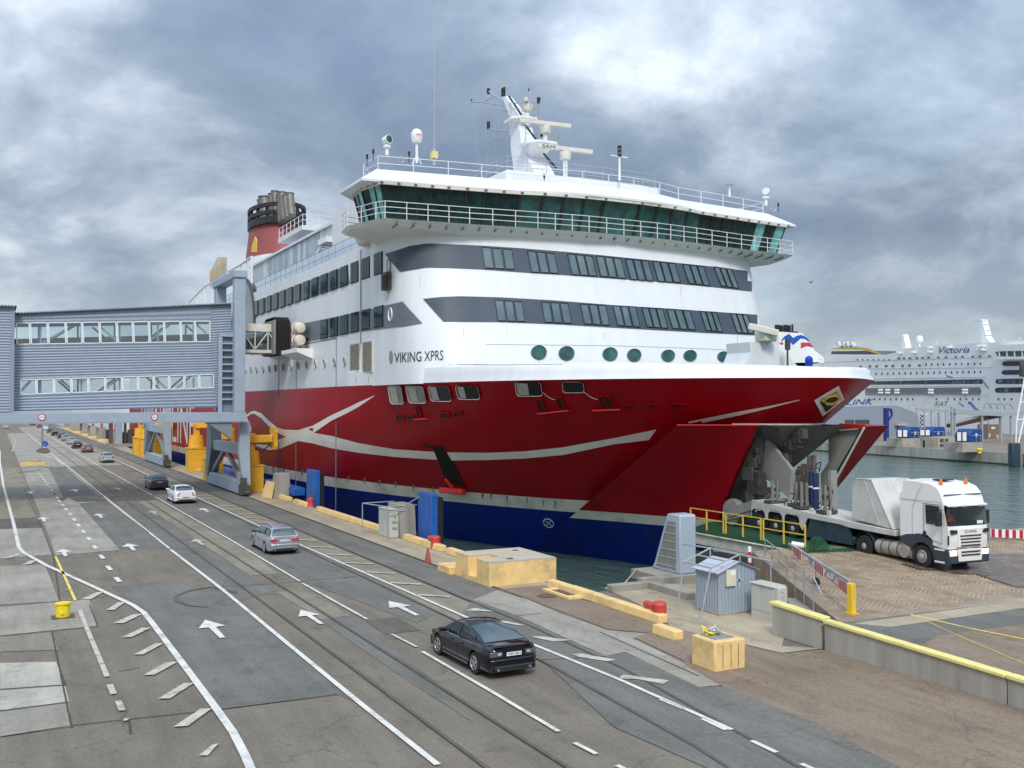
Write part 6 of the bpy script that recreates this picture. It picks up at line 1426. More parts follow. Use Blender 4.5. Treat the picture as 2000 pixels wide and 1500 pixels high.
q = MB(); b0 = [(22.95, 59.6), (24.0, 59.6), (24.0, 62.0), (22.95, 62.0)]; q.add([(a, b, 0) for a, b in b0] + [(a * 1 + (0 if a > 23.5 else -.05), b + (.25 if b < 60 else -.1), 2.1) for a, b in b0], [(3,2,1,0), (4,5,6,7), (0,1,5,4), (1,2,6,5), (2,3,7,6), (3,0,4,7)]); q.build('anchor_body', CONC, R, bevel=.04)
q = MB(); q.tube([(23.4, 60.3, 2.12), (23.6, 59.9, 2.2), (24.0, 59.4, 2.55), (24.2, 58.9, 2.8)], .03, 6); q.build('chain', GALV, R)
FB = mat('fender_blue_paint', (.015, .11, .42), .45, var=.18, scale=1.5, dirt=(.01, .04, .17), dirtamt=.7)
def fender(y0, y1, label, z0=-1.2, z1=2.9):
    R = root('ship_fender', (24.3, (y0+y1)/2, z0), label, 'fender', 'blue fender panels between the quay and the ship')
    bx('panel_face', (24.05, y0, z0), (24.5, y1, z1), FB, R, bevel=.04); bx('panel_pad', (24.5, y0 + .1, z0 + .2), (24.9, y1 - .1, z1 - .2), BLACK, R)
    q = MB(); q.tube([(24.0, y1 - .2, .4), (23.8, y1 - .1, .0), (23.6, y1, -.3)], .05, 6); q.build('fender_chain', STEEL_DK, R)
fender(57.3, 59.5, 'tall bright blue fender panel right of the streaky concrete anchor block'); fender(82.6, 85.2, 'tall blue fender panel just right of the concrete pillar with the yellow board')
tag(bx('fender_beam', (23.8, 88.5, .3), (24.9, 101, 1.0), FB, None, bevel=.05), 'horizontal blue fender beam right of the near gantry leg', 'fender'); tag(bx('fender_beam', (23.8, 112, .3), (24.9, 123, 1.0), FB, None, bevel=.05), 'horizontal blue fender beam seen between the two gantry legs', 'fender')
c = at(550, 972, z=0); R = root('concrete_pillar', c, 'tapered concrete pillar with a pale yellow board leaning on it', 'pillar')
q = MB(); q.add([c + Vector(v) for v in ((-.9,-.7,0),(.7,-.7,0),(.7,1.0,0),(-.9,1.0,0),(-.55,-.45,2.25),(.6,-.45,2.25),(.6,.7,2.25),(-.55,.7,2.25))], [(3,2,1,0),(4,5,6,7),(0,1,5,4),(1,2,6,5),(2,3,7,6),(3,0,4,7)]); q.build('pillar_body', CONC, R, bevel=.04)
q = MB(); q.prism([c + Vector((-1.5, 1.5, .02)), c + Vector((-1.1, -.6, .02)), c + Vector((-.8, -.5, 1.5)), c + Vector((-1.1, 1.3, 1.5))], (.08, 0, 0)); q.build('leaning_board', CONC_Y, R, smooth=False)
c = at(836, 1099, z=0); q = MB(); q.add([c + Vector(v) for v in ((-.16,-.13,0),(.16,-.13,0),(.16,.13,0),(-.16,.13,0),(-.04,-.03,.8),(.03,-.03,.8),(.03,.03,.8),(-.04,.03,.8))], [(3,2,1,0),(4,5,6,7),(0,1,5,4),(1,2,6,5),(2,3,7,6),(3,0,4,7)]); tag(q.build('red_marker', mat('faded_red', (.35, .08, .07), .7), smooth=False), 'slim faded red marker post beside the crane rail', 'marker')
# automatic mooring robots
def robot(x, y, label, s=1.0, arm=1):
    R = root('mooring_robot', (x, y, 0), label, 'mooring robot', 'yellow mooring robots on the quay edge'); P = lambda a, b, c_: Vector((x + a*s, y + b*s, c_*s))
    bx('pedestal', P(-1.0, -1.0, 0), P(1.0, 1.0, 2.5), YEL, R, bevel=.03); bx('pedestal_lip', P(-1.08, -1.08, 2.503), P(1.08, 1.08, 2.62), YEL, R)
    q = MB(); q.cyl(P(0, 0, 2.63), P(0, 0, 4.0), .88*s, .8*s, 20); q.build('turret', YEL, R)
    q = MB(); q.box(P(-.3, -.35, 4.0), P(.3, .35, 5.6)); q.cyl(P(-.35, 0, 5.2), P(.35, 0, 5.2), .5*s, n=12); q.build('head_bracket', YEL, R, bevel=.03)
    q = MB(); q.bar(P(-.2, .0, 5.1), P(1.8, -1.6, 5.2), .7*s, .75*s); q.build('arm', YEL, R, bevel=.08)
    q = MB()
    for k in range(4): q.box(P(1.7, -2.3 + k*.5, 4.2), P(2.0, -2.0 + k*.5, 6.2))
    q.bar(P(1.85, -2.4, 4.5), P(1.85, -.2, 4.5), .25*s); q.bar(P(1.85, -2.4, 5.9), P(1.85, -.2, 5.9), .25*s); q.build('vacuum_pad', YEL, R, smooth=False)
    q = MB(); q.tube([P(.3, -.3, 4.2), P(.9, -.8, 3.9), P(1.5, -1.3, 4.6)], .06, 6); q.build('hydraulic_hose', BLACK, R)
robot(22.3, 98.5, 'yellow mooring robot right behind the near gantry leg, its arm reaching the hull'); robot(21.9, 115.5, 'yellow mooring robot left of the near gantry leg, half hidden', .95)
c = at(380, 921, z=0); robot(c.x + .4, c.y + 1, 'yellow mooring robot standing free between the two gantry legs', 1.15)
for px, py, lb in ((297, 897, 'nearest of the three far yellow mooring robots left of the farther gantry leg'), (281, 892, 'middle of the three far yellow mooring robots left of the farther gantry leg'), (268, 888, 'farthest of the three far yellow mooring robots left of the farther gantry leg')):
    c = at(px, py, z=0); robot(c.x + .6, c.y + 1, lb, 1.12)
# fender frames and concrete dolphins farther along
c = at(232, 873, z=0); R = root('fender_portal', c, 'dark steel fender portal with a pale post on a low concrete plinth', 'fender portal')
bx('plinth', c + Vector((-1.8, -.5, 0)), c + Vector((2.6, 7, .6)), CONC, R)
for dx, w, m_, nm in ((-1.3, .8, RUST, 'dark_post'), (.1, 1.3, GANT, 'pale_post'), (1.4, .5, GREYD, 'dark_post'), (2.3, .9, GREYD, 'dark_post')): bx(nm, c + Vector((dx - w/2, 1 if nm == 'pale_post' else 2, .6)), c + Vector((dx + w/2, 2.2, 5.4 if dx < 2 else 3.4)), m_, R)
bx('post_beam', c + Vector((-1.8, 1.2, 5.403)), c + Vector((2.2, 2.4, 6.0)), GREYD, R)
for k, (px, y_) in enumerate(((213, 222), (196, 252), (182, 275), (167, 300), (151, 330), (144, 346), (131, 378))):
    lb = ['nearest', 'second nearest', 'third nearest', 'fourth', 'fifth', 'sixth', 'farthest'][k] + ' of the tapered concrete dolphins in front of the white ship'
    R = root('dolphin', (22.4, y_, 0), lb, 'dolphin', 'tapered concrete dolphins with red bollards along the far quay')
    q = MB(); c = Vector((22.2, y_, 0)); q.add([c + Vector(v) for v in ((-1.0,-1.8,0),(.9,-1.8,0),(.9,1.8,0),(-1.0,1.8,0),(-.6,-1.2,3.0),(.8,-1.2,3.0),(.8,1.2,3.0),(-.6,1.2,3.0))], [(3,2,1,0),(4,5,6,7),(0,1,5,4),(1,2,6,5),(2,3,7,6),(3,0,4,7)]); q.build('dolphin_body', CONC, R, smooth=False)
    q = MB(); q.cyl(c + Vector((.1, 0, 3.0)), c + Vector((.1, 0, 4.6)), .3, .2, 8); q.build('bollard_head', BR, R)
    bx('yellow_kerb', c + Vector((-1.4, -6, 0)), c + Vector((1.0, -2.2, .5)), CONC_Y, R); bx('fender_block', c + Vector((1.1, -4, -.5)), c + Vector((2.6, -1.5, 2.6)), BLACK, R)
# white ship lying astern
R = root('white_ship', (25, 235, -2), 'white hull of another ship moored astern of the ferry', 'ship')
q = MB(); P = [Vector((26, 420, 0)), Vector((26, 260, 0)), Vector((27.5, 248, 0)), Vector((32, 238, 0)), Vector((40, 231, 0))]; P = P + [Vector((80 - p.x, p.y, 0)) for p in reversed(P[:-1])]
q.grid([[Vector((p.x, p.y, z)) for p in P] for z in (2, 14)]); q.build('hull', WHITE, R, recalc=False); q = MB(); q.grid([[Vector((p.x, p.y, z)) for p in P] for z in (-3, 2)]); q.build('hull_bottom', BLUE, R, recalc=False)
bx('deck_house', (28, 262, 14), (52, 415, 22), WHITE, R)
for k in range(24): bx('window', (27.9, 265 + k*6, 16.5), (27.99, 268.5 + k*6, 18.2), PANE, R)
# sign post on its island, works barrier
c = at(82, 877, z=0); R = root('sign_post', c, 'slim grey post with a round blue arrow sign on a small brown traffic island', 'sign post')
q = MB(); q.cyl(c, c + Vector((0, 0, 7.0)), .20, .14, 10); q.build('post', GREYP, R)
q = MB(); d = at(85, 873, z=1.0); q.cyl(c + Vector((.5, -1.0, 1.0)), c + Vector((.5, -1.05, 1.0)), .55, n=20); q.build('sign_disc', mat('sign_blue', (.02, .10, .42), .4), R, smooth=False)
q = MB(); e = c + Vector((.5, -1.06, 1.0)); q.bar(e + Vector((.25,0,.22)), e + Vector((-.2,0,-.2)), .1, .02); q.bar(e + Vector((-.25,0,-.25)), e + Vector((.1,0,-.25)), .09, .02); q.bar(e + Vector((-.25,0,-.25)), e + Vector((-.25,0,.1)), .09, .02); q.build('sign_arrow', WHITE2, R, smooth=False)
isl = [at(a, b, z=.02) for a, b in ((70, 882), (78, 876), (92, 876), (99, 883), (84, 886))]; q = MB(); q.prism(isl, (0, 0, .12)); tag(q.build('traffic_island', mat('island_brown', (.10, .075, .05), .9, var=.3, scale=4), smooth=False), 'small brown kerbed traffic island at the foot of the sign post', 'traffic island')
c0, c1 = at(36, 924, z=0), at(84, 917, z=0); R = root('works_barrier', c0, 'wire works barrier topped by a red and yellow striped board', 'barrier')
q = MB(); u = (c1 - c0)
for k in range(15): p = c0 + u * (k/14); q.cyl(p, p + Vector((0, 0, 1.0)), .02, n=4)
for z in (.1, .55, 1.0): q.cyl(c0 + Vector((0,0,z)), c1 + Vector((0,0,z)), .03, n=5)
q.build('wire_fence', GALV, R)
bx('board', c0 + Vector((.2, -.05, .88)), c0 + Vector((u.x - .1, .02 , 1.35)), mat('barrier_yellow', (.70, .50, .18), .5), R)
for k in range(5): p = c0 + u * (.14 + k*.16); q = MB(); q.prism([p + Vector((0, -.08, .98)), p + Vector((.28, -.08, .98)), p + Vector((.38, -.08, 1.26)), p + Vector((.1, -.08, 1.26))], (0, -.02, 0)); q.build('red_stripe', REDB, R, smooth=False)
for (px, py, h, lb) in ((98, 833, 4.5, 'thin dark lamp post beside the far queue of cars'),): c = at(px, py, z=0); q = MB(); q.cyl(c, c + Vector((0, 0, h)), .12, n=6); tag(q.build('lamp_post', GREYD), lb, 'post')

# ------------------------------------------------------------------ bow ramp, barrier, railings
GRN = mat('green_ramp_paint', (.010, .075, .032), .6, var=.25, scale=1.2, dirt=(.05, .06, .04), dirtamt=.7)
R = root('linkspan', (35.4, 40, -1), 'green-decked loading ramp with a white edge girder and yellow handrails', 'ramp')
LZ = 1.46
q = MB(); g = [(35.35, 37.3), (44.5, 37.3), (44.5, 52), (35.35, 46)]; q.prism([(a, b, LZ - .3) for a, b in g], (0, 0, .3)); q.build('ramp_deck_plate', GRN, R, smooth=False)
q = MB(); q.prism([(34.0, 35.9, zdeck(35.9) + .02), (39.2, 34.9, zdeck(34.9) + .02), (44.2, 35.6, zdeck(35.6) + .02), (44.3, 37.28, LZ), (35.4, 37.28, LZ), (34.2, 37.0, LZ)], (0, 0, .02)); q.build('ramp_flap', GRN, R, smooth=False)
q = MB(); q.bar((35.2, 36.6, .95), (35.2, 47, .95), .35, .55); q.bar((35.0, 36.4, 1.28), (35.0, 47, 1.28), .18, .08); q.build('edge_girder', mat('dirty_white_girder', (.52, .50, .42), .6, var=.15, dirt=(.22, .18, .12), dirtamt=.8), R, bevel=.03)
q = MB(); q.bar((35.0, 36.3, .5), (35.2, 47, -.3), .5, .9); q.build('lower_girder', GREYD, R, smooth=False)
q = MB(); rr = random.Random(8)
for k in range(16): a = Vector((34.6 + rr.random()*1.2, 36.2 + rr.random()*1.6, .55 + rr.random()*.7)); s = .1 + rr.random()*.2; q.box(a - Vector((s, s, s*.7)), a + Vector((s, s, s)))
q.build('hinge_bracket', SHADEW, R, bevel=.02)
q = MB(); a, b = deck(1546, 1062, .8), deck(1570, 1066, .75); q.cyl(a, b, .12, n=12); q.build('hydraulic_ram', WHITE2, R)
q = MB(); 
for px in (1590, 1583): c = deck(px, 1075, .1); q.prism([c + Vector(v) for v in ((0, 0, 0), (.9, -.1, 0), (.8, 0, .35), (.45, 0, .62), (.1, 0, .5))], (0, .12, 0))
q.build('hinge_lug', GRN, R, smooth=False)
YR = mat('handrail_yellow', (.70, .48, .07), .55, var=.12)
for (ya, yb) in ((46.2, 43.3), (43.1, 40.3), (40.1, 37.1)):
    q = MB(); 
    for y in (ya, (ya+yb)/2, yb): q.bar((35.45, y, LZ), (35.45, y, LZ + 1.12), .065)
    for z in (1.12, .62): q.bar((35.45, ya, LZ + z), (35.45, yb, LZ + z), .05)
    q.build('handrail_section', YR, R, smooth=False)
# boom barrier
STR = mat('panel_red', (.45, .02, .04), .4)
def striped(P, n, name, parent, off):
    """a white board carrying red stripes; P = four corners"""
    P = [Vector(p) for p in P]; q = MB(); q.prism(P, off); o = q.build(name, WHITE2, parent, smooth=False)
    for k in range(n):
        a, b = (k + .08) / n, (k + .55) / n; T = lambda u: P[0].lerp(P[1], u); B = lambda u: P[3].lerp(P[2], u); q = MB(); q.prism([T(a) - off*.2, T(b) - off*.2, B(b) - off*.2, B(a) - off*.2], -off*.3); q.build('red_stripe', STR, o, smooth=False)
R = root('boom_barrier', (27.5, 26.4, 1), 'grey lattice boom barrier with three red and white striped boards', 'barrier')
a = Vector((27.55, 26.6, 0)); b = Vector((31.9, 34.4, 0)); PT = lambda u, z: Vector((a.x + (b.x-a.x)*u, a.y + (b.y-a.y)*u, zdeck(a.y + (b.y-a.y)*u) + z))
q = MB(); q.bar(PT(0, 1.08), PT(1, .85), .10); q.build('boom_bar', GALV, R, smooth=False)
q = MB(); q.bar(PT(0, .62), PT(.58, .66), .06); q.bar(PT(.58, .66), PT(.62, .9), .06)
for k in range(5): q.bar(PT(k*.12, .64), PT(k*.12 + .06, 1.02), .05); q.bar(PT(k*.12 + .06, 1.02), PT(k*.12 + .12, .66), .05)
q.build('boom_lattice', GALV, R, smooth=False)
for u0, u1, z in ((.02, .14, .32), (.36, .50, .32), (.74, .88, .34)): o = Vector((.05, -.03, 0)); striped([PT(u0, 1.0) - o, PT(u1, .96) - o, PT(u1, .96 - z) - o, PT(u0, 1.0 - z*1.3) - o], 5, 'striped_board', R, Vector((.03, -.02, 0)))
c = PT(.50, .12); q = MB(); q.lathe([(.09, -.05), (.17, -.06), (.18, 0), (.17, .06), (.09, .05)], c, 14, axis='x'); q.build('castor_wheel', TYRE, R); q = MB(); q.bar(c, PT(.5, .7), .05); q.build('castor_stem', GALV, R)
R = root('yellow_post', (27.4, 26.2, 1), 'square yellow steel post at the pivot of the boom barrier', 'post'); bx('post', (27.28, 26.25, zdeck(26.2)), (27.5, 26.5, 2.08), mat('post_yellow', (.80, .52, .03), .5, var=.1, dirt=(.4,.25,.05), dirtamt=.4), R, bevel=.02); bx('post_foot', (27.2, 26.15, zdeck(26.2)), (27.58, 26.6, zdeck(26.2) + .05), YEL, R)
# grey railing beside the deck and its girder
R = root('guard_railing', (28, 29, 0), 'thin galvanised railing along the left edge of the ramp deck', 'railing')
g = [Vector((27.35, 28.2, 0)), Vector((31.3, 35.3, 0))]
q = MB(); n = 6
for k in range(n + 1): p = g[0].lerp(g[1], k/n); z = zdeck(p.y); q.cyl((p.x, p.y, .1), (p.x, p.y, z + .95), .028, n=6)
for zz in (.95, .5): p, r_ = g; q.cyl((p.x, p.y, zdeck(p.y) + zz), (r_.x, r_.y, zdeck(r_.y) + zz), .028, n=6)
q.cyl((27.35, 28.2, zdeck(28.2) + .95), (26.9, 27.3, zdeck(27.3) + .5), .028, n=6); q.build('rail_tube', GALV, R)
q = MB(); q.bar((27.5, 27.3, .82), (30.2, 32.3, 1.0), .35, .42); tag(q.build('edge_beam', GANT, bevel=.03), 'blue-grey steel beam along the edge of the ramp deck under the railing', 'beam')
q = MB(); q.prism([(26.3, 27.9, 0), (27.1, 26.3, 0), (27.35, 26.4, 0), (28.9, 30.2, 0), (28.4, 30.9, 0)], (0, 0, .72)); tag(q.build('concrete_ledge', CONC, bevel=.03), 'rough concrete ledge between the yellow-capped wall and the ramp deck', 'ledge')
p = at(1468, 1150, x=28.7); R = root('striped_pole', (28.6, p.y, 0), 'upright red and white striped pole behind the pale cabinet', 'pole')
zt = at(1468, 1068, x=28.6).z
for k in range(10): z0 = .2 + (zt - .2) * k / 10; q = MB(); q.cyl((28.6, p.y, z0), (28.6, p.y, z0 + (zt - .2)/10 - .002), .075, n=10); q.build('pole_band', WHITE2 if k % 2 else STR, R)
# striped board at the far side of the deck
R = root('striped_barrier', deck(1990, 1052), 'long low red and white striped board at the far edge of the ramp deck', 'barrier')
a, b = deck(1935, 1053, 0), deck(2060, 1060, 0); striped([a + Vector((0,0,.55)), b + Vector((0,0,.55)), b + Vector((0,0,.12)), a + Vector((0,0,.12))], 9, 'striped_board', R, Vector((.0, .04, 0)))
for u in (0, .3, .6, .9): p = a.lerp(b, u); q = MB(); q.cyl(p + Vector((0,.06,0)), p + Vector((0, .06, .6)), .04, n=6); q.build('board_post', GALV, R)
# ------------------------------------------------------------------ the lorry
TW = mat('lorry_white', (.78, .78, .76), .35, var=.03, scale=1, dirt=(.6, .58, .54), dirtamt=.4, coat=.3); TG = mat('lorry_dark_grey', (.035, .05, .065), .5, var=.1); TRB = mat('trailer_white', (.56, .555, .53), .5, var=.06, scale=1.2, dirt=(.33, .29, .24), dirtamt=.8)
TBL = mat('trailer_skirt_blue', (.022, .045, .062), .45, var=.3, scale=1, dirt=(.10, .09, .08), dirtamt=.6); TANK = mat('dirty_aluminium', (.40, .37, .32), .5, .35, var=.15, scale=1.5, dirt=(.22, .18, .13), dirtamt=.7); HEAD = mat('headlamp_glow', (.8, .75, .6), .2, emit=(1, .9, .65), estr=1.2)
org = deck(1808, 1109); org = Vector((org.x + 1.12, org.y, 1.19))
TK = root('lorry', (0, 0, 0), 'white lorry with a long low glass-transport trailer driving off the ship', 'lorry')
def tbox(n, a, b, m, bev=0, par=TK): return bx(n, a, b, m, par, bevel=bev)
def wheel(x, y, z, r=.52, w=.32, s=1, par=TK, dish=.05):
    q = MB(); q.lathe([(r*.55, -w/2), (r*.95, -w/2), (r, -w/2 + .05), (r, w/2 - .05), (r*.95, w/2), (r*.56, w/2)], (x, y, z), 24, axis='x'); o = q.build('wheel', TYRE, par)
    q = MB(); xo = x + s * (w/2 - dish); q.lathe([(r*.56, s*.02), (r*.50, s*.05), (r*.46, 0), (r*.1, -s*.01 if dish > 0 else s*.04)], (xo, y, z), 24, axis='x'); rm = q.build('rim', TANK, o)
    q = MB(); q.lathe([(.15, 0), (.15, s*.10), (.10, s*.13), (.02, s*.135)], (xo - s*.01, y, z), 14, axis='x')
    for k in range(10): t = 2*math.pi*k/10; q.cyl((xo, y + .20*math.cos(t), z + .20*math.sin(t)), (xo + s*.045, y + .20*math.cos(t), z + .20*math.sin(t)), .022, n=6)
    q.build('hub', GALV, o)
for s in (1, -1): wheel(s*1.08, 0, .52, s=s, dish=.0); wheel(s*1.0, -3.6, .52, w=.5, s=s, dish=.09)
# cab shell from cross-sections front to back: (y, half width, z of side top, z of roof)
q = MB()
sec = [(1.42, 1.08, 1.15, 2.02), (1.38, 1.20, 1.15, 2.04), (1.05, 1.245, .98, 2.06)]
side = [(.55, .98), (1.36, .98), (1.43, 1.2), (1.43, 1.75), (1.36, 2.0), (1.20, 2.88), (1.16, 3.05), (1.02, 3.42), (.80, 3.66), (.4, 3.80), (-.35, 3.86), (-1.15, 3.86), (-1.15, 3.35), (-1.3, 3.3), (-1.3, 1.15), (-.9, 1.05), (-.72, 1.28), (-.3, 1.5), (.3, 1.5), (.62, 1.3)]
hwf = lambda y, z: 1.25 - max(0, (y - 1.15)) * .35 - max(0, z - 3.3) * .16
N_ = len(side); L1 = [Vector((hwf(y, z), y, z)) for y, z in side]; L2 = [Vector((-hwf(y, z), y, z)) for y, z in side]; Mi = [Vector((0, y + (.10 if y > .9 else 0), z + (.04 if z > 3.6 else 0))) for y, z in side]
q.add(L1 + L2 + Mi, [tuple(range(N_))] + [tuple(range(2*N_ - 1, N_ - 1, -1))] + [(i, (i+1) % N_, 2*N_ + (i+1) % N_, 2*N_ + i) for i in range(N_) if i != 4] + [(2*N_ + i, 2*N_ + (i+1) % N_, N_ + (i+1) % N_, N_ + i) for i in range(N_) if i != 4])
q.build('cab', TW, TK, bevel=.05, ang=30)
# windscreen opening: glass, dashboard and the person inside
q = MB(); P = [Vector((s * (hwf(y, z) - .05), y + (.06), z)) for s in (1, -1) for y, z in ((1.37, 2.04), (1.22, 2.86))]; q.add([P[0], P[2], P[3], P[1]], [(0, 1, 2, 3)])
q.build('windscreen', glass('windscreen_glass', (.72, .86, .82), .95), TK, smooth=False, recalc=False)
tbox('cab_interior', (-1.1, -.2, 1.9), (1.1, -.15, 3.0), TRIM); tbox('dashboard', (-1.12, .75, 1.9), (1.12, 1.30, 2.12), TRIM, .03)
q = MB(); q.tube([Vector((-.55 + .2*math.cos(t), .72 + .05*math.sin(t), 2.25 + .18*math.sin(t))) for t in [i*math.pi/8 for i in range(17)]], .02, 6); q.build('steering_wheel', TRIM, TK)
tbox('seat', (-.95, -.1, 1.7), (-.35, .15, 2.7), TG, .05); tbox('seat', (.2, -.1, 1.7), (.8, .15, 2.7), TG, .05)
for s in (1, -1):
    q = MB(); q.prism([(s*1.253, y, z) for y, z in ((.25, 2.02), (1.02, 2.02), (.98, 2.84), (.22, 2.86))], (s*.012, 0, 0)); q.build('side_window', CGL, TK, smooth=False)
    q = MB(); q.tube([Vector((s*1.262, y, z)) for y, z in ((.12, 1.5), (.12, 2.9), (1.07, 2.9), (1.12, 1.2), (.7, 1.32))], .012, 4); q.build('door_gap', GREYD, TK)
    q = MB(); q.prism([(s*1.255, .28, 1.45), (s*1.255, .02, 1.45), (s*1.255, .10, 1.68), (s*1.255, .24, 1.68)], (s*.02, 0, 0)); q.build('door_handle', TRIM, TK, smooth=False)
    q = MB(); q.box((s*1.30, 1.02, 2.0), (s*1.55, 1.20, 2.62)); q.bar((s*1.2, 1.1, 2.1), (s*1.4, 1.1, 2.1), .05); q.bar((s*1.2, 1.1, 2.7), (s*1.42, 1.1, 2.66), .05); q.build('mirror', TRIM, TK, bevel=.04)
    q = MB(); q.tube([Vector((s*1.255, y, z)) for y, z in ((-.55, 1.35), (-.55, 2.6), (-.3, 3.2), (.0, 3.7))], .01, 4); q.tube([Vector((s*1.255, -1.28, 3.0)), Vector((s*1.255, 1.1, 3.02))], .01, 4); q.build('panel_gap', GREYP, TK)
    # dark wheel arch and lower trim
    arch = [(1.36, .40), (1.36, .97), (.66, 1.10), (.35, 1.38), (-.1, 1.52), (-.9, 1.42), (-1.3, 1.28), (-1.3, 1.0), (-.72, 1.0)] 
    arc = [( -.66*math.cos(t), .50 + .66*math.sin(t)) for t in [math.radians(a) for a in (40, 60, 80, 100, 120, 140, 160, 180)]]
    q = MB(); q.prism([(s*1.19, y, z) for y, z in arch[:8] + arc], (s*.075, 0, 0)); q.build('wheel_arch', TG, TK, smooth=False)
    q = MB(); q.box((s*.72, 1.40, .70), (s*1.17, 1.475, .95)); q.build('headlamp', HEAD, TK, bevel=.03); 
    for z in (.96, .42): q = MB(); q.box((s*1.262, .72, z - .04), (s*1.268, 1.28, z + .04)); q.build('step_strip', TW, TK, smooth=False)
    q = MB(); q.prism([(s*1.1, 1.50, 1.66), (s*.75, 1.52, 1.70), (s*.80, 1.52, 1.84), (s*1.16, 1.48, 1.86)], (0, .02, 0)); q.build('air_scoop', TRIM, TK, smooth=False)
    q = MB(); q.prism([(s*1.20, 1.39, 1.2), (s*1.14, 1.43, 1.2), (s*1.14, 1.43, 1.6), (s*1.20, 1.39, 1.6)], (s*.02, .02, 0)); q.build('corner_slot', TRIM, TK, smooth=False)
tbox('bumper', (-1.22, 1.28, .36), (1.22, 1.47, .95), TG, .06)
q = MB(); q.prism([(-.68, 1.48, .46), (.68, 1.48, .46), (.74, 1.48, 1.0), (-.74, 1.48, 1.0)], (0, .05, 0)); q.build('lower_grille', TW, TK, bevel=.03)
for z, w in ((1.58, .62), (1.44, .60), (1.30, .58), (1.16, .56), (.88, .55), (.74, .55)): q = MB(); q.box((-w, 1.535, z - .028), (w, 1.565, z + .028)); q.build('grille_slot', TRIM, TK, smooth=False)
q = MB(); q.box((-.72, 1.45, 1.08), (.72, 1.54, 1.92)); q.build('grille_panel', TW, TK, bevel=.04)
text_on('truck', (.36, 1.548, 1.70), (-.72, 0, 0), (0, 0, .13), 'front_lettering', GREYD, TK, out=(0, .004, 0))
tbox('number_plate', (-.55, 1.472, .45), (-.03, 1.49, .56), PLATE); text_on('plate4', (-.07, 1.492, .47), (-.44, 0, 0), (0, 0, .07), 'plate_lettering', INK, TK, out=(0, .003, 0))
tbox('licence_oval', (-.85, 1.43, 2.06), (-.50, 1.45, 2.20), PLATE, .02)
q = MB(); q.prism([(-1.18, 1.2, 2.90), (1.18, 1.2, 2.90), (1.18, 1.42, 2.84), (-1.18, 1.42, 2.84)], (0, .0, .07)); q.build('sun_visor', TW, TK, bevel=.02)
for x in (-.75, .2, .8): tbox('visor_lamp', (x - .1, 1.40, 2.83), (x + .1, 1.45, 2.90), LAMPC)
q = MB(); q.bar((-1.12, 1.13, 3.34), (1.12, 1.13, 3.34), .03, .04); q.build('roof_seam', TRIM, TK, smooth=False); tbox('roof_hatch', (-.3, -.2, 3.90), (.4, .4, 3.95), TRIM, .02)
for x in (.75, -.75): q = MB(); q.cyl((x, .62, 3.76), (x, .62, 3.82), .09, n=12); q.cyl((x, .62, 3.82), (x, .62, 4.0), .075, .065, 12); q.build('beacon', mat('amber_beacon', (.75, .22, .03), .3), TK)
# chassis, tanks
tbox('chassis', (-.45, -5.0, .75), (.45, .6, 1.0), TRIM)
q = MB(); q.cyl((.92, -2.85, .62), (.92, -.75, .62), .36, n=18); q.build('fuel_tank', TANK, TK)
for y in (-2.5, -2.0, -1.5): q = MB(); q.cyl((.92, y, .62), (.92, y + .06, .62), .372, n=18); q.build('tank_strap', GREYD, TK)
q = MB(); q.cyl((1.24, -1.02, .62), (1.30, -1.02, .62), .30, n=20); q.build('tank_end', TANK, TK); tbox('fuel_tank', (-1.2, -2.8, .35), (-.6, -.8, .95), TANK, .06)
for s in (1, -1): q = MB(); q.add([], []); P = [(s*.72, -3.6 - .68*math.cos(t), .52 + .68*math.sin(t)) for t in [i*math.pi/10 for i in range(11)]]; q.grid([[Vector(p) for p in P], [Vector((p[0] + s*.52, p[1], p[2])) for p in P]]); q.build('mudguard', TG, TK, recalc=False)
# trailer
tyb = -3.0; TL = -12.3; zd = 1.72
rise = lambda y: .26 * max(0, min(1, (-y - 4.5) / 5))
q = MB(); q.prism([(-1.25, -1.6, 1.22), (-1.25, -1.6, 1.48), (-1.25, -5.0, zd - .10), (-1.25, TL, zd + .25), (-1.25, TL, zd - .25), (-1.25, -9.2, zd - .25), (-1.25, -5.2, zd - .36), (-1.25, -4.6, 1.28)], (2.5, 0, 0)); q.build('trailer_bed', TRB, TK, bevel=.03)
WY = [at(px, py, n=Vector((1, -.066, 0)), p0=(org.x - 1.2, org.y, 0)) for px, py in ((1484, 1050), (1517, 1055), (1550, 1060))]
yl = [-(w.y - org.y) / .998 for w in WY]
print('trailer axles', yl)
for y in yl:
    for s in (1, -1): wheel(s*1.02, y, .50 + .25, r=.48, w=.36, s=s, dish=.06)
z1 = zd - .22
q = MB(); ys = sorted(yl)
cut = []
for y in ys:
    cut += [(y - .62, .98), (y - .60, 1.30), (y - .34, 1.52), (y + .34, 1.52), (y + .60, 1.30), (y + .62, .98)]
poly = [(1.232, TL, z1 + .2), (1.232, TL, .98)] + [(1.232, a, b + .04) for a, b in cut] + [(1.232, ys[-1] + .85, .75), (1.232, ys[-1] + 1.25, z1 - .05)]
q.prism([Vector(p) for p in poly], (.03, 0, 0)); q.prism([Vector((-p[0] - .03, p[1], p[2])) for p in poly], (.03, 0, 0)); q.build('arch_panel', TRB, TK, smooth=False)
for x_ in (1.06, -1.18): q = MB(); q.prism([(x_, ys[-1] + 1.0, .45), (x_, ys[-1] + 1.4, z1 - .02), (x_, -4.7, 1.30), (x_, -4.4, .45)], (.12, 0, 0)); q.build('side_skirt', TBL, TK, smooth=False)
for z in (.95, 1.15): q = MB(); q.bar((1.14, ys[-1] + 1.3, z), (1.14, -5.0, z), .04, .05); q.build('skirt_rail', TBL, TK, smooth=False)
tbox('axle_box', (-.9, TL, .55), (.9, -7.5, 1.35), TRIM)
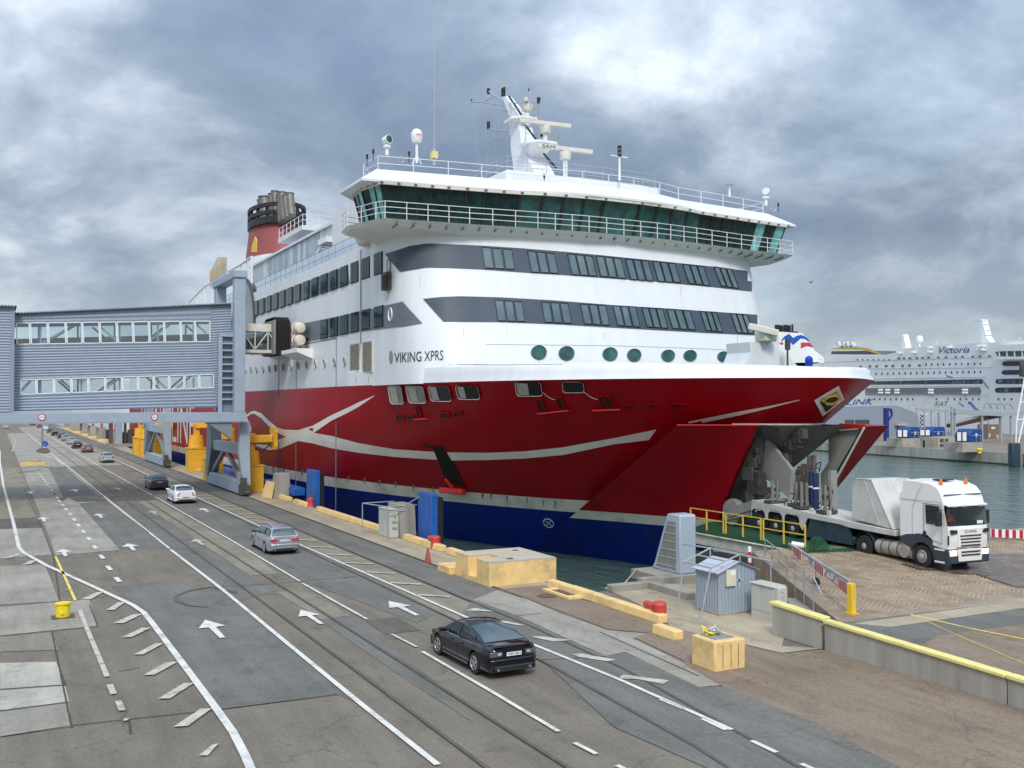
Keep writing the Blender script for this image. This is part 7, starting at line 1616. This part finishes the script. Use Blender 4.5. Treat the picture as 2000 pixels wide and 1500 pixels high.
# angular white cover at the front of the trailer
q = MB(); A = [(1.22, -1.8, 1.50), (1.22, -4.45, 1.72), (-1.22, -4.45, 1.72), (-1.22, -1.8, 1.50)]; B_ = [(1.0, -2.75, 3.15), (1.22, -4.4, 3.15), (-1.22, -4.4, 3.15), (-1.0, -2.75, 3.15)]; C_ = [(.55, -3.2, 3.8), (.6, -4.2, 3.85), (-.6, -4.2, 3.85), (-.55, -3.2, 3.8)]
A, B_, C_ = ([Vector(p) for p in X] for X in (A, B_, C_)); pf = [(-1.75, 1.5), (-4.45, 1.72), (-4.45, 3.2), (-4.05, 3.72), (-3.1, 3.74)]; q.prism([(1.22, y, z) for y, z in pf], (-2.44, 0, 0)); q.build('front_cover', TRB, TK, bevel=.05)
q = MB(); q.tube([(1.22, -1.75, 1.53), (1.22, -3.1, 3.74), (1.22, -4.05, 3.72), (1.22, -4.45, 3.2)], .03, 6); q.tube([(0, -1.73, 1.52), (0, -3.1, 3.75)], .02, 6); q.tube([(1.225, -2.6, 1.65), (1.225, -3.6, 3.72)], .012, 5); q.build('cover_edge', mat('light_edge', (.62,.6,.55), .5), TK)
# rollers, posts and hoses on the bed
STN = mat('worn_stainless', (.36, .34, .31), .35, .7, var=.2, scale=5)
for y, x in ((-6.9, .75), (-8.6, .85), (-9.4, .55), (-11.0, .85)):
    q = MB()
    for k in range(4): q.cyl((x - .35 + k*.16, y + (k % 2)*.22, zd + .1), (x - .35 + k*.16, y + (k % 2)*.22, zd + 1.45), .085, n=12)
    q.build('roller_stack', STN, TK); tbox('roller_foot', (x - .5, y - .2, zd + rise(y) - .1), (x + .4, y + .4, zd + rise(y) + .06), GREYD)
for y, x in ((-8.1, .3), (-9.0, -.2)): 
    tbox('blue_post', (x - .16, y - .05, zd + .1), (x + .16, y + .08, zd + 1.15), mat('post_navy', (.015, .025, .09), .5)); tbox('post_band', (x - .162, y - .052, zd + 1.153), (x + .162, y + .082, zd + 1.24), WHITE2); tbox('blue_post', (x - .16, y - .05, zd + 1.243), (x + .16, y + .08, zd + 2.0), MATS['post_navy'])
tbox('grey_post', (.1, -6.9, zd), (.5, -6.7, zd + 2.2), GREYP)
rr = random.Random(6)
for k in range(9):
    y = -6.2 - rr.random()*4.6; x = .3 + rr.random()*.6; z = zd + .15; q = MB(); pts = [Vector((x, y, z))]
    for j in range(4): pts.append(pts[-1] + Vector((rr.uniform(-.2,.2), rr.uniform(-.25,.25), rr.uniform(-.05,.35))))
    q.tube(pts, .025, 5); q.build('hose', BLACK, TK)
for y in (-6.3, -7.6): tbox('lashing_bracket', (1.05, y, zd), (1.15, y + .25, zd + .25), TRB, .02)
# the person in the cab, orange jacket
def figure(name, chain, radii, m, parent, sub=2):
    me = bpy.data.meshes.new(name); vs, es = chain; me.from_pydata([Vector(v) for v in vs], es, []); o = bpy.data.objects.new(name, me); COL.objects.link(o); me.materials.append(m)
    if parent is not None: o.parent = parent
    o.modifiers.new('skin', 'SKIN'); 
    if not me.skin_vertices: bpy.context.view_layer.objects.active = o
    for i, r in enumerate(radii): me.skin_vertices[0].data[i].radius = (r, r)
    me.skin_vertices[0].data[0].use_root = True
    s = o.modifiers.new('sub', 'SUBSURF'); s.levels = s.render_levels = sub; return o
PV = [(0, 0, 0), (0, .03, .25), (0, .04, .42), (0, .05, .53), (0, .07, .68), (0, .08, .78), (.2, .05, .42), (.27, .15, .18), (.2, .42, .16), (-.2, .05, .42), (-.27, .15, .18), (-.2, .42, .16)]
PE = [(0,1),(1,2),(2,3),(3,4),(4,5),(2,6),(6,7),(7,8),(2,9),(9,10),(10,11)]
def fig(name, V, E_, Rr, m, parent):
    try: return figure(name, (V, E_), Rr, m, parent)
    except Exception as ex:
        q = MB()
        for a, b in E_: q.cyl(V[a], V[b], Rr[a], Rr[b], 10)
        for v, r in zip(V, Rr): q.lathe([(r*.5, -r*.85), (r*.9, -r*.4), (r, 0), (r*.9, r*.4), (r*.5, r*.85)], v, 10)
        return q.build(name, m, parent)
PR = root('person', (0, 0, 0), 'person in an orange jacket sitting in the lorry cab', 'person')
SKIN = mat('skin', (.45, .26, .19), .6); 
fig('body', PV, PE, [.15, .17, .15, .06, .10, .08, .07, .055, .04, .07, .055, .04], SKIN, PR); fig('orange_jacket', PV[:3] + PV[6:8] + PV[9:11], [(0,1),(1,2),(2,3),(3,4),(2,5),(5,6)], [.18, .20, .17, .10, .085, .10, .085], mat('orange_cloth', (.75, .10, .03), .8, var=.15, scale=8), PR)
q = MB(); q.lathe([(.06, .66), (.105, .70), (.11, .78), (.07, .87), (.02, .89)], (0, .05, 0), 12); q.build('hair', mat('brown_hair', (.05, .03, .02), .8), PR)
rzT = math.radians(176.2)
TK.location = org; TK.rotation_euler.z = rzT
pl_ = Matrix.Rotation(rzT, 3, 'Z') @ Vector((.30, .50, 1.92)); PR.location = org + pl_; PR.rotation_euler.z = rzT

# ------------------------------------------------------------------ across the harbour
E0, E1 = Vector((148, 60, 0)), Vector((187, 300, 0))
ed = (E1 - E0).normalized(); en = Vector((ed.y, -ed.x, 0))
QW = mat('stained_quay_wall', (.42, .42, .38), .85, var=.2, scale=.5, dirt=(.16, .14, .08), dirtamt=.95, streak=True, bump=.3)
a, b = E0 - ed * 400, E1 + ed * 300
MB().prism([a + Vector((0,0,-4)), b + Vector((0,0,-4)), b + Vector((0,0,-.02)), a + Vector((0,0,-.02))], en * 900).build('far_quay_ground', ground_mat('far_concrete', (.20,.165,.135), (.26,.22,.185), seed=9), kind='structure', smooth=False)
MB().prism([a + Vector((0,0,-3)), b + Vector((0,0,-3)), b + Vector((0,0,.12)), a + Vector((0,0,.12))], en * -.6).build('far_quay_wall', QW, kind='structure', smooth=False)
MB().prism([a + Vector((0,0,-2.6)), b + Vector((0,0,-2.6)), b + Vector((0,0,-1.75)), a + Vector((0,0,-1.75))], en * -.7).build('weed_line', mat('weed_green', (.045, .05, .02), .8, var=.3, scale=.8), kind='structure', smooth=False)
def bgb(px0, px1, py0, py1, dy=2.5, z0=0.0):
    """a box standing at its real distance: left, right, top and foot in the photo"""
    p = at(px0, py1, z=z0); x1 = at(px1, py1, y=p.y).x; zt = at(px0, py0, y=p.y).z; return Vector((p.x, p.y, z0)), Vector((x1, p.y + dy, zt))
DB_ = mat('winch_blue', (.008, .06, .26), .4, var=.12); CB = mat('winch_base_concrete', (.40, .36, .30), .85, var=.15, scale=.6, dirt=(.22,.18,.13), dirtamt=.6)
for k, (b0, b1, b2, b3, w0, lb) in enumerate(((1774, 1797, 834, 856, 1753, 'blue winch housing with two white screens, leftmost on the far quay'), (1819, 1846, 834, 853, 1797, 'blue winch housing with two white screens in the middle of the far quay'), (1893, 1919, 838, 864, 1869, 'blue winch housing with two white screens, rightmost on the far quay'))):
    foot = (873, 868, 883)[k]; A, B = bgb(b0, b1, b3, foot, 4); R = root('winch_station', A, lb, 'winch', 'blue winch stations on the far quay')
    bx('base_block', A - Vector((1.6, 0, 0)), Vector((B.x, B.y, B.z)), CB, R); zt = at(b0, b2, y=A.y).z
    q = MB(); w = B.x - A.x; h = zt - B.z; q.prism([(A.x, A.y, B.z + .01), (B.x, A.y, B.z + .01), (B.x, A.y, zt - .2), (B.x - .4, A.y, zt), (A.x + w*.25, A.y, zt), (A.x, A.y, B.z + h*.55)], (0, 3, 0)); q.build('housing', DB_, R, bevel=.08)
    q = MB(); q.cyl((A.x + w*.45, A.y - .2, B.z), (A.x + w*.45, A.y - .2, B.z + h*.55), .05, n=6); q.cyl((A.x + w*.8, A.y - .2, B.z), (A.x + w*.8, A.y - .2, B.z + h*.55), .05, n=6); q.cyl((A.x + w*.1, A.y - .2, B.z + h*.5), (A.x + w*.85, A.y - .2, B.z + h*.5), .05, n=6); q.build('ladder_rail', GALV, R)
    for j in range(2):
        pa, pb = at(w0 + j*10.5, b2 + 5, y=A.y), at(w0 + 9 + j*10.5, b3 - 2, y=A.y); bx('screen_frame', (pa.x, A.y + .05, pb.z), (pb.x, A.y + .15, pa.z), TRIM, R); bx('white_screen', (pa.x + .1, A.y, pb.z + .1), (pb.x - .1, A.y + .04, pa.z - .1), WHITE2, R)
    tbp = at(b0 + 12, b2 + 12, y=A.y); bx('label_plate', (tbp.x, A.y - .03, tbp.z - .3), (tbp.x + .5, A.y - .01, tbp.z + .3), WHITE2, R)
FE = mat('fender_dark_blue', (.03, .05, .085), .6, var=.15)
for px0, px1, py0, py1, lb in ((1809, 1826, 859, 893, 'dark blue-grey fender against the far quay wall, left of the concrete block'), (1979, 1998, 865, 911, 'dark blue-grey fender against the far quay wall at the right edge')):
    p = at(px0, py1, z=-1.9); x1 = at(px1, py1, y=p.y).x; zt = at(px0, py0, y=p.y).z; R = root('far_fender', (p.x, p.y, -1.9), lb, 'fender', 'dark fenders on the far quay'); bx('fender_face', (p.x, p.y, -2.1), (x1 - .5, p.y + 1.0, zt), FE, R, bevel=.25); bx('fender_side', (x1 - .47, p.y + .1, -2.1), (x1, p.y + 2.5, zt - .2), GREYP, R)
A, B = bgb(1832, 1868, 854, 876, 3); R = root('anchor_block', A, 'pale concrete block with dark window-like recesses on the far quay', 'concrete block'); bx('block_body', A, B, CB, R)
for a, b, c, d in ((1836, 1843, 857, 864), (1846, 1852, 857, 864), (1836, 1843, 867, 873), (1846, 1852, 867, 873)): p0, p1 = at(a, c, y=A.y - .02), at(b, d, y=A.y - .02); bx('recess', (p0.x, A.y - .03, p1.z), (p1.x, A.y - .01, p0.z), GREYD, R)
c = at(1913, 885, z=0.1); R = root('far_bollard', c, 'small yellow bollard on the edge of the far quay', 'bollard'); q = MB(); q.lathe([(.35, 0), (.3, .4), (.45, .55), (.4, .8), (.1, .85)], c, 12); q.cyl(c + Vector((-.6, 0, .65)), c + Vector((.6, 0, .65)), .2, n=8); q.build('bollard_body', YB, R)
A, B = bgb(1930, 1951, 829, 858, 3); R = root('trailer_rear', A, 'brown container trailer seen from behind with white chevron marks', 'trailer'); bx('rear_wall', A, B, mat('brown_tarpaulin', (.20, .14, .10), .7, var=.1), R)
w = B.x - A.x; h = B.z - A.z
for s in (.04, .76):
    for k in range(2): q = MB(); x0 = A.x + w*s; z0 = h*(.12 + k*.13); q.prism([(x0, A.y - .02, z0), (x0 + w*.18, A.y - .02, z0 + h*.08*(1 if s < .5 else -1)), (x0 + w*.18, A.y - .02, z0 + h*(.14 if s < .5 else -.02)), (x0, A.y - .02, z0 + h*.06)], (0, -.02, 0)); q.build('chevron', WHITE2, R, smooth=False)
bx('number_board', (A.x + w*.3, A.y - .04, h*.7), (A.x + w*.65, A.y - .02, h*.82), WHITE2, R)
# warehouse
WG = mat('warehouse_blue_grey', (.25, .29, .35), .6, var=.05, scale=.3)
p = at(1660, 862, z=0); wy = 200.0
PX = lambda a, b: at(a, b, y=wy)
R = root('warehouse', (PX(1700, 850).x, wy, 0), 'long blue-grey warehouse with a sloping roof on the far quay', 'warehouse')
q = MB(); q.prism([Vector((PX(a, b).x, wy, max(0, PX(a, b).z))) for a, b in ((1560, 862), (1560, 797), (1700, 793), (1752, 792), (1792, 807), (1800, 862))], (0, 40, 0)); q.build('warehouse_body', WG, R, smooth=False)
for a, b in ((1650, 1668), (1670, 1698)): p0, p1 = PX(a, 820), PX(b, 828); bx('warehouse_window', (p0.x, wy - .06, p1.z), (p1.x, wy - .01, p0.z), GREYD, R)
p0, p1 = PX(1752, 830), PX(1764, 850); bx('warehouse_door', (p0.x, wy - .08, 0), (p1.x, wy - .01, p0.z), REDB if False else mat('dull_red_door', (.22, .10, .11), .6), R); p0, p1 = PX(1747, 827), PX(1767, 831); bx('door_canopy', (p0.x, wy - 1.2, p1.z), (p1.x, wy - .09, p0.z), LG, R)
# blue loading arm post
c = at(1731, 861, z=0); Zt = at(1731, 797, y=c.y).z; R = root('blue_mast', c, 'tall dark blue post with a bent arm on the far quay', 'post'); BM = mat('navy_post', (.02, .03, .20), .5)
bx('post', c - Vector((.5, .4, 0)), c + Vector((.5, .4, Zt)), BM, R); q = MB(); q.tube([c + Vector((.4, 0, Zt - .3)), c + Vector((1.6, 0, Zt - .3)), c + Vector((1.9, 0, Zt - 1.6)), c + Vector((.6, 0, Zt - 3))], .28, 8); q.build('arm', BM, R)
# raised walkway on columns
wy2 = 150.0; Q2 = lambda a, b: at(a, b, y=wy2)
R = root('raised_walkway', (Q2(1860, 850).x, wy2, 0), 'long grey raised walkway on slim columns in front of the white cruise ship', 'walkway')
WK = mat('walkway_grey', (.36, .40, .42), .5, .1, var=.08)
q = MB(); q.bar(Q2(1790, 799), Q2(1862, 803), .4, .5); q.bar(Q2(1862, 803), Q2(1954, 809), 1.2, 1.0); q.bar(Q2(1954, 808), Q2(2060, 806), 1.2, .9); q.build('walkway_deck', WK, R, smooth=False)
for px, pt, w_ in ((1819, 803, .25), (1834, 806, .5), (1847, 800, .2), (1859, 794, .5), (1864, 796, .4), (1917, 812, .5), (1954, 810, .5), (1974, 812, .3), (1805, 802, .2)):
    p = Q2(px, pt); bx('column', (p.x - w_/2, wy2 - w_/2, 0), (p.x + w_/2, wy2 + w_/2, p.z), WK, R)
q = MB(); n = 34
for k in range(n): px = 1778 + k * 8; p = Q2(px, 801 + (px - 1790)*.03); q.cyl(p, p + Vector((0, 0, 1.1)), .03, n=4)
q.cyl(Q2(1778, 787), Q2(2050, 794), .035, n=4); q.cyl(Q2(1778, 792), Q2(2050, 799), .03, n=4); q.build('walkway_railing', GALV, R)
q = MB(); q.prism([Q2(1863, 835), Q2(1955, 815), Q2(1953, 812), Q2(1920, 813), Q2(1863, 829)], (0, 2, 0)); q.build('walkway_underside', mat('ramp_underside_brown', (.06, .035, .03), .7), R, smooth=False)
q = MB(); q.prism([Q2(1863, 829), Q2(1920, 813), Q2(1912, 812), Q2(1863, 824)], (0, .1, 0)); q.build('ramp_parapet', WK, R, smooth=False)
q = MB()
for px in (1930, 1942, 1955, 1970):
    q.tube([Q2(px + 8*math.cos(t) - 4*math.sin(t)*.5, 800 - 12*math.sin(t)) for t in [i*math.pi/8 for i in range(9)]], .07, 5)
q.build('pipe_hoop', mat('teal_pipe', (.12, .20, .22), .5), R)
for px, t, lb in ((1797, 772, 'leftmost'), (1811, 768, 'second'), (1848, 770, 'third'), (1874, 770, 'fourth'), (1953, 770, 'fifth'), (1976, 770, 'rightmost')):
    p = Q2(px, t); q = MB(); q.cyl((p.x, wy2 + 3, 0), (p.x, wy2 + 3, p.z), .09, .05, 6); q.bar((p.x - .8, wy2 + 3, p.z), (p.x, wy2 + 3, p.z), .12, .08); tag(q.build('lamp_post', GALV), lb + ' slim lamp post standing along the raised walkway', 'lamp post', 'slim lamp posts along the raised walkway')
# scissor lift
c = at(1802, 856, z=0); R = root('scissor_lift', c, 'raised scissor lift with black and white crossed arms', 'lift'); PY = c.y; Z = lambda v: at(1802, v, y=PY).z; q = MB(); w_ = .9
for k in range(3):
    z0, z1 = Z(833 - k*8), Z(825 - k*8); q.bar((c.x - w_, PY, z0), (c.x + w_, PY, z1), .15, .15); q.bar((c.x + w_, PY, z0), (c.x - w_, PY, z1), .15, .15)
q.build('scissor_arm', TRIM, R, smooth=False); bx('lift_platform', (c.x - 1.2, PY - .6, Z(809)), (c.x + 1.2, PY + .6, Z(808)), WHITE2, R); bx('lift_base', (c.x - 1.0, PY - .6, 0), (c.x + 1.0, PY + .6, Z(834)), CB, R)
# floodlight tower at the right edge
c = at(1990, 866, z=.5); R = root('floodlight_tower', c, 'white three-legged lattice floodlight tower at the right edge', 'light tower'); Y0 = c.y; T_ = lambda a, b: at(a, b, y=Y0)
q = MB()
for l in (((1984, 865), (1986, 820), (1999, 752), (2004, 700)), ((1989, 865), (2004, 800), (2008, 700)), ((1986, 820), (2002, 819)), ((1992, 786), (2004, 786))): q.tube([T_(*p_) for p_ in l], .16, 6)
q.build('tower_leg', WHITE2, R); p0, p1 = T_(1993, 706), T_(2012, 736); bx('lamp_cluster', (p0.x, Y0 - .4, p1.z), (p1.x, Y0 + .4, p0.z), GREYD, R, bevel=.2)

# ---- white cruise ship
VP0 = Vector((266, 216, 0)); VN = Vector((.964, -.267, 0)); VD = Vector((.267, .964, 0))
V = lambda px, py, o=0.0: at(px, py, n=VN, p0=VP0 - VN * o)
R = VS = root('cruise_ship', V(1850, 800), 'large white cruise ship with rows of windows moored across the harbour', 'ship')
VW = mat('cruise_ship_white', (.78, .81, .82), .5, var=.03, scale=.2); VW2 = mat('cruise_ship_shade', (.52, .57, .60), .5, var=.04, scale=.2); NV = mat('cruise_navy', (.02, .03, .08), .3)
bot = lambda px: (lambda p: Vector((p.x, p.y, -2.2)))(V(px, 800))
out = [(1560, 715), (1610, 707), (1625, 697), (1724, 694), (1752, 688), (1772, 680), (1850, 673), (1905, 670), (1950, 668), (2100, 662)]
q = MB(); P = [V(*c_) for c_ in out]; q.prism([bot(1560)] + P + [bot(2100)], VN * 27); q.build('hull', VW, R, smooth=False)
q = MB()
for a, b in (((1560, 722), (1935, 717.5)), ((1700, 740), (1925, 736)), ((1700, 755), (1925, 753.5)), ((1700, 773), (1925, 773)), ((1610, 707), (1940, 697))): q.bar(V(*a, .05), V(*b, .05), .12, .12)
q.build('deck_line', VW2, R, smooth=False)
def vwin(px, py, w, h, m=GREYD, name='window'):
    P = [V(px + a*w/2, py + b*h/2, .02) for a, b in ((-1, 1), (1, 1), (1, -1), (-1, -1))]; q = MB(); q.prism(P, VN * -.08); q.build(name, m, VS, smooth=False)
VG = mat('cruise_window_grey', (.10, .13, .14), .3); ZX = lambda x: 1600 + .2*x; ZY = lambda y: 580 + .2*y
for x in (780,830,885,955,1010,1070,1165,1240,1335,1400,1500,1570,1665): vwin(ZX(x), ZY(602 - (x-780)*.025), 4.6, 4.2, VG)
for x in (375,425,475,530,580,632,685): vwin(ZX(x), ZY(615), 2.4, 4, VG)
for x in (405,495,562,655,720,815,883,980): vwin(ZX(x), ZY(678 - (x-495)*.02), 4.8, 4.2, VG)
for x in (1045,1100,1160,1215,1275,1335,1393,1455,1517,1577): vwin(ZX(x), ZY(660 - (x-1045)*.015), 2.2, 4.2, NV)
for k in range(20): x = 500 + k*56.6; vwin(ZX(x), ZY(752 - k*1.1), 2.2, 4.4, NV)
for x in (490,540,593,643,698,752,805,862,915,1145,1258,1320,1378,1437,1500,1560,1750,1810,1880): vwin(ZX(x), ZY(998), 2.2, 4.2, NV)
def vband(px0, px1, t0, t1, b0, b1, m, name, o=.04):
    r = 3.2; pts = [(px0, t0), (px1 - r, t1), (px1 - 1, t1 + 1.2), (px1, (t1+b1)/2), (px1 - 1, b1 - 1.2), (px1 - r, b1), (px0, b0)]; q = MB(); q.prism([V(*c_, o) for c_ in pts], VN * -.06); return q.build(name, m, VS, smooth=False)
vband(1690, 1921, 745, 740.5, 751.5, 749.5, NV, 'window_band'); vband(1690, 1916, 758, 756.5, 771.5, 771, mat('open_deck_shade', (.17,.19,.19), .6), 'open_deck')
for k in range(32):
    x = 1704 + k*6.9
    if not (1780 < x < 1803 or 1812 < x < 1838): vwin(x, 748 - (x-1704)*.014, 5.0, 6.0, mat('cruise_pane', (.20,.25,.26), .3), 'band_pane')
for x in (1720, 1734, 1752, 1818, 1885):
    for dy in (762, 767.5): P = V(x, dy, .5); q = MB(); q.lathe([(.2,-1.0),(.42,-.8),(.45,.8),(.2,1.0)], P, 10, axis='y'); q.build('raft_canister', WHITE2, VS)
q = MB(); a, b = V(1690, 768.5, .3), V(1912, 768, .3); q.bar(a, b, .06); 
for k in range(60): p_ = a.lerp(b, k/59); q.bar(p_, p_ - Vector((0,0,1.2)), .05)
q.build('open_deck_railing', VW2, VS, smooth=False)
# forward bands, wheelhouse
for px0, t, b in ((1957, 706, 715), (1956, 723, 732)): q = MB(); q.prism([V(*c_, .04) for c_ in ((px0, (t+b)/2), (px0+2, t+1), (px0+6, t), (2100, t-3), (2100, b-2), (px0+6, b), (px0+2, b-1))], VN * -.06); q.build('window_band', NV, VS, smooth=False)
for px0, t, b in ((1944, 740, 750), (1943, 757, 767)):
    q = MB(); q.prism([V(*c_, .04) for c_ in ((px0, (t+b)/2), (px0+2, t+1), (px0+6, t), (2100, t-2), (2100, b-1), (px0+6, b), (px0+2, b-1))], VN * -.06); q.build('window_band', NV, VS, smooth=False)
    for k in range(5): vwin(px0 + 10 + k*12.5, (t+b)/2, 8, 7.5, MATS['cruise_pane'], 'band_pane')
q = MB(); q.prism([V(*c_, 3) for c_ in ((1942, 686), (1938, 682), (1948, 675), (1965, 673), (2100, 668), (2100, 684))], VN * 6); q.build('wheelhouse_roof', WHITE2, VS, smooth=False)
q = MB(); q.prism([V(*c_, 2.6) for c_ in ((1944, 687), (2100, 684.5), (2100, 696), (1948, 696))], VN * 5); q.build('wheelhouse_glass', PANEG, VS, smooth=False)
q = MB()
for k in range(9): x = 1952 + k*15; q.bar(V(x, 686, 2.75), V(x+.5, 696, 2.75), .5, .2)
q.build('wheelhouse_mullion', WHITE2, VS, smooth=False)
q = MB(); q.prism([V(*c_, 3) for c_ in ((1940, 696.3), (2100, 696.3), (2100, 701), (1946, 702))], VN * 6); q.build('wheelhouse_deck', WHITE2, VS, smooth=False)
# lettering and wave marks
def vtext(key, px0, px1, py0, py1, name, m):
    a, b, c_ = V(px0, py1, .12), V(px1, py1 - (px1-px0)*.02, .12), V(px0, py0, .12); text_on(key, a, b - a, c_ - a, name, m, VS, out=(0, 0, 0))
VB = mat('cruise_lettering_blue', (.015, .06, .38), .5)
vtext('vic', 1834, 1893, 678, 690, 'name_lettering', mat('name_navy', (.03, .05, .28), .5)); vtext('kat', 1826, 1852, 784, 793.5, 'side_lettering', mat('lettering_green', (.03, .32, .06), .5)); vtext('tal', 1618, 1707, 781.5, 791.5, 'line_lettering', VB)
for l, w in ((((1891, 786), (1896, 788), (1902, 795), (1910, 803)), .9), (((1873, 787), (1877, 790), (1883, 794)), .4), (((1848, 733.5), (1854, 736), (1861, 737.5)), .35), (((1922, 747), (1926, 753), (1931, 759)), .35)):
    q = MB(); P = [V(*p_, .1) for p_ in l]
    for a, b in zip(P[:-1], P[1:]): q.bar(a, b, .04, w, up=VN) if False else q.bar(a, b, w, .05, up=VN)
    q.build('wave_mark', mat('wave_blue', (.03, .20, .50), .5), VS, smooth=False)
# floodlights along the top, mast, funnel
for x, y in ((1816, 679), (1816, 687), (1854, 678), (1784, 688), (1756, 689), (1912, 676), (1920, 676), (1912, 683), (1920, 683), (1604, 702), (1604, 708)): p_ = V(x, y, .9); bx('deck_floodlight', p_ - Vector((.9, .5, .35)), p_ + Vector((.9, .5, .35)), WHITE2, VS, bevel=.1)
q = MB(); q.prism([V(*c_, -8) for c_ in ((1917, 672), (1916, 648), (1912, 625), (1917, 624), (1924, 648), (1926, 658), (1936, 672))], VN * 2); q.build('mast', VW, VS, smooth=False)
q = MB()
for l in (((1904, 627), (1926, 627)), ((1921, 634), (1934, 635)), ((1927, 645), (1952, 644)), ((1913, 650), (1913, 640)), ((1914, 624), (1914, 620)), ((1922, 655), (1940, 656)), ((1991, 672), (1991, 658)), ((1988, 664), (1995, 664)), ((1962, 672), (1962, 662)), ((1828, 674), (1828, 666))): q.bar(V(*l[0], -7), V(*l[1], -7), .25)
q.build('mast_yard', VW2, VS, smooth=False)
q = MB(); q.prism([V(*c_, -6) for c_ in ((1759, 654), (1764, 653), (1770, 680), (1763, 681))], VN * 2); q.build('vent_pipe', VW, VS, smooth=False)
p_ = V(1796, 662, -5); q = MB(); q.lathe([(.3,-1.2),(1.1,-.7),(1.2,.2),(.7,1),(.1,1.2)], p_, 14); q.cyl(p_ - Vector((0,0,5)), p_ - Vector((0,0,1)), .2, n=6); q.build('satellite_dome', WHITE2, VS)
q = MB(); q.prism([V(*c_, -6) for c_ in ((1623, 692), (1624, 686), (1700, 685), (1712, 692))], VN * 10); q.build('funnel_base', NV, VS, smooth=False)
q = MB(); W_ = [((1625, 680), (1625, 681.5)), ((1650, 679), (1650, 683)), (( 1680, 678), (1680, 683)), ((1700, 681.5), (1700, 687)), ((1712, 687), (1712, 691)), ((1725, 692.5), (1724, 694))]
q.grid([[V(*a, -5) for a, b in W_], [V(*b, -5) for a, b in W_]]); q.grid([[V(*a, -12) for a, b in W_], [V(*b, -12) for a, b in W_]]); q.grid([[V(*a, -5) for a, b in W_], [V(*a, -12) for a, b in W_]]); q.build('funnel_wing', mat('wing_ochre', (.50, .34, .03), .5), VS, recalc=False, smooth=False)
for x in (1637, 1647.5, 1654.5, 1664): q = MB(); q.cyl(V(x + 7, 679, -8), V(x, 669.5, -8), .9, n=10); q.build('exhaust_pipe', VW2, VS); q = MB(); q.cyl(V(x, 669.5, -8), V(x - .3, 669, -8), .95, n=10); q.build('pipe_rim', GREYD, VS)
# ---- funnel of a third ship, over the bow
fy = 300.0; K = lambda a, b: at(a, b, y=fy)
R = root('distant_ferry', K(1565, 700), 'white funnel with blue and red marks of a distant ferry behind the bow', 'ship')
q = MB(); q.prism([K(*c_) for c_ in ((1523, 715), (1521, 655), (1526, 648), (1568, 651), (1577, 664), (1592, 685), (1608, 697), (1612, 716))], (0, 14, 0)); q.build('funnel', WHITE2, R, smooth=False)
q = MB(); 
for a, b in ((1528, 1536), (1538, 1544), (1546, 1552), (1553, 1558), (1560, 1563)): p0, p1 = K(a, 632 + (a % 3)), K(b, 649); q.cyl(((p0.x+p1.x)/2, fy + 4, p1.z - .5), ((p0.x+p1.x)/2, fy + 4, p0.z), (p1.x-p0.x)/2, n=10)
p0, p1 = K(1524, 645), K(1566, 649); q.box((p0.x, fy + 2, p1.z), (p1.x, fy + 8, p0.z)); q.build('exhaust_pipe', BLACK, R)
q = MB(); bl = ((1526, 664, 668), (1532, 657, 662), (1541, 652, 666), (1549, 660, 674), (1556, 656, 668), (1564, 654, 661), (1572, 657, 662), (1580, 664, 668)); q.grid([[K(a, b) - Vector((0,.05,0)) for a, b, c_ in bl], [K(a, c_) - Vector((0,.05,0)) for a, b, c_ in bl]]); q.build('funnel_wave', mat('funnel_blue', (.01,.09,.45), .5), R, recalc=False, smooth=False)
for c_ in (((1564, 669), (1581, 669), (1590, 679), (1575, 676), (1564, 681)), ((1522, 670), (1530, 668), (1529, 674), (1522, 672))): q = MB(); q.poly([K(*z) - Vector((0,.06,0)) for z in c_]); q.build('funnel_red_mark', mat('funnel_mark_red', (.55,.05,.05), .5), R, recalc=False, smooth=False)
q = MB(); q.prism([K(*c_) for c_ in ((1440, 712), (1640, 706), (1640, 801.5), (1440, 801.5))], (0, 60, 0)); q.build('superstructure', VW, R, smooth=False)
# a gull over the harbour
c = at(1584, 552, y=70); R = root('gull', c, 'small dark bird flying against the clouds right of the bridge', 'bird')
q = MB(); q.lathe([(.01, -.16), (.05, -.08), (.055, .02), (.035, .1), (.01, .17)], c, 8, axis='x'); q.build('bird_body', GREYD, R)
for s in (1, -1): q = MB(); q.add([c, c + Vector((-.1, 0, .0)), c + Vector((-.16, s*.25, .12)), c + Vector((-.02, s*.28, .14)), c + Vector((.1, s*.5, .05))], [(0,1,2,3), (3,2,4)]); q.build('wing', GREYD, R, recalc=False, smooth=False)
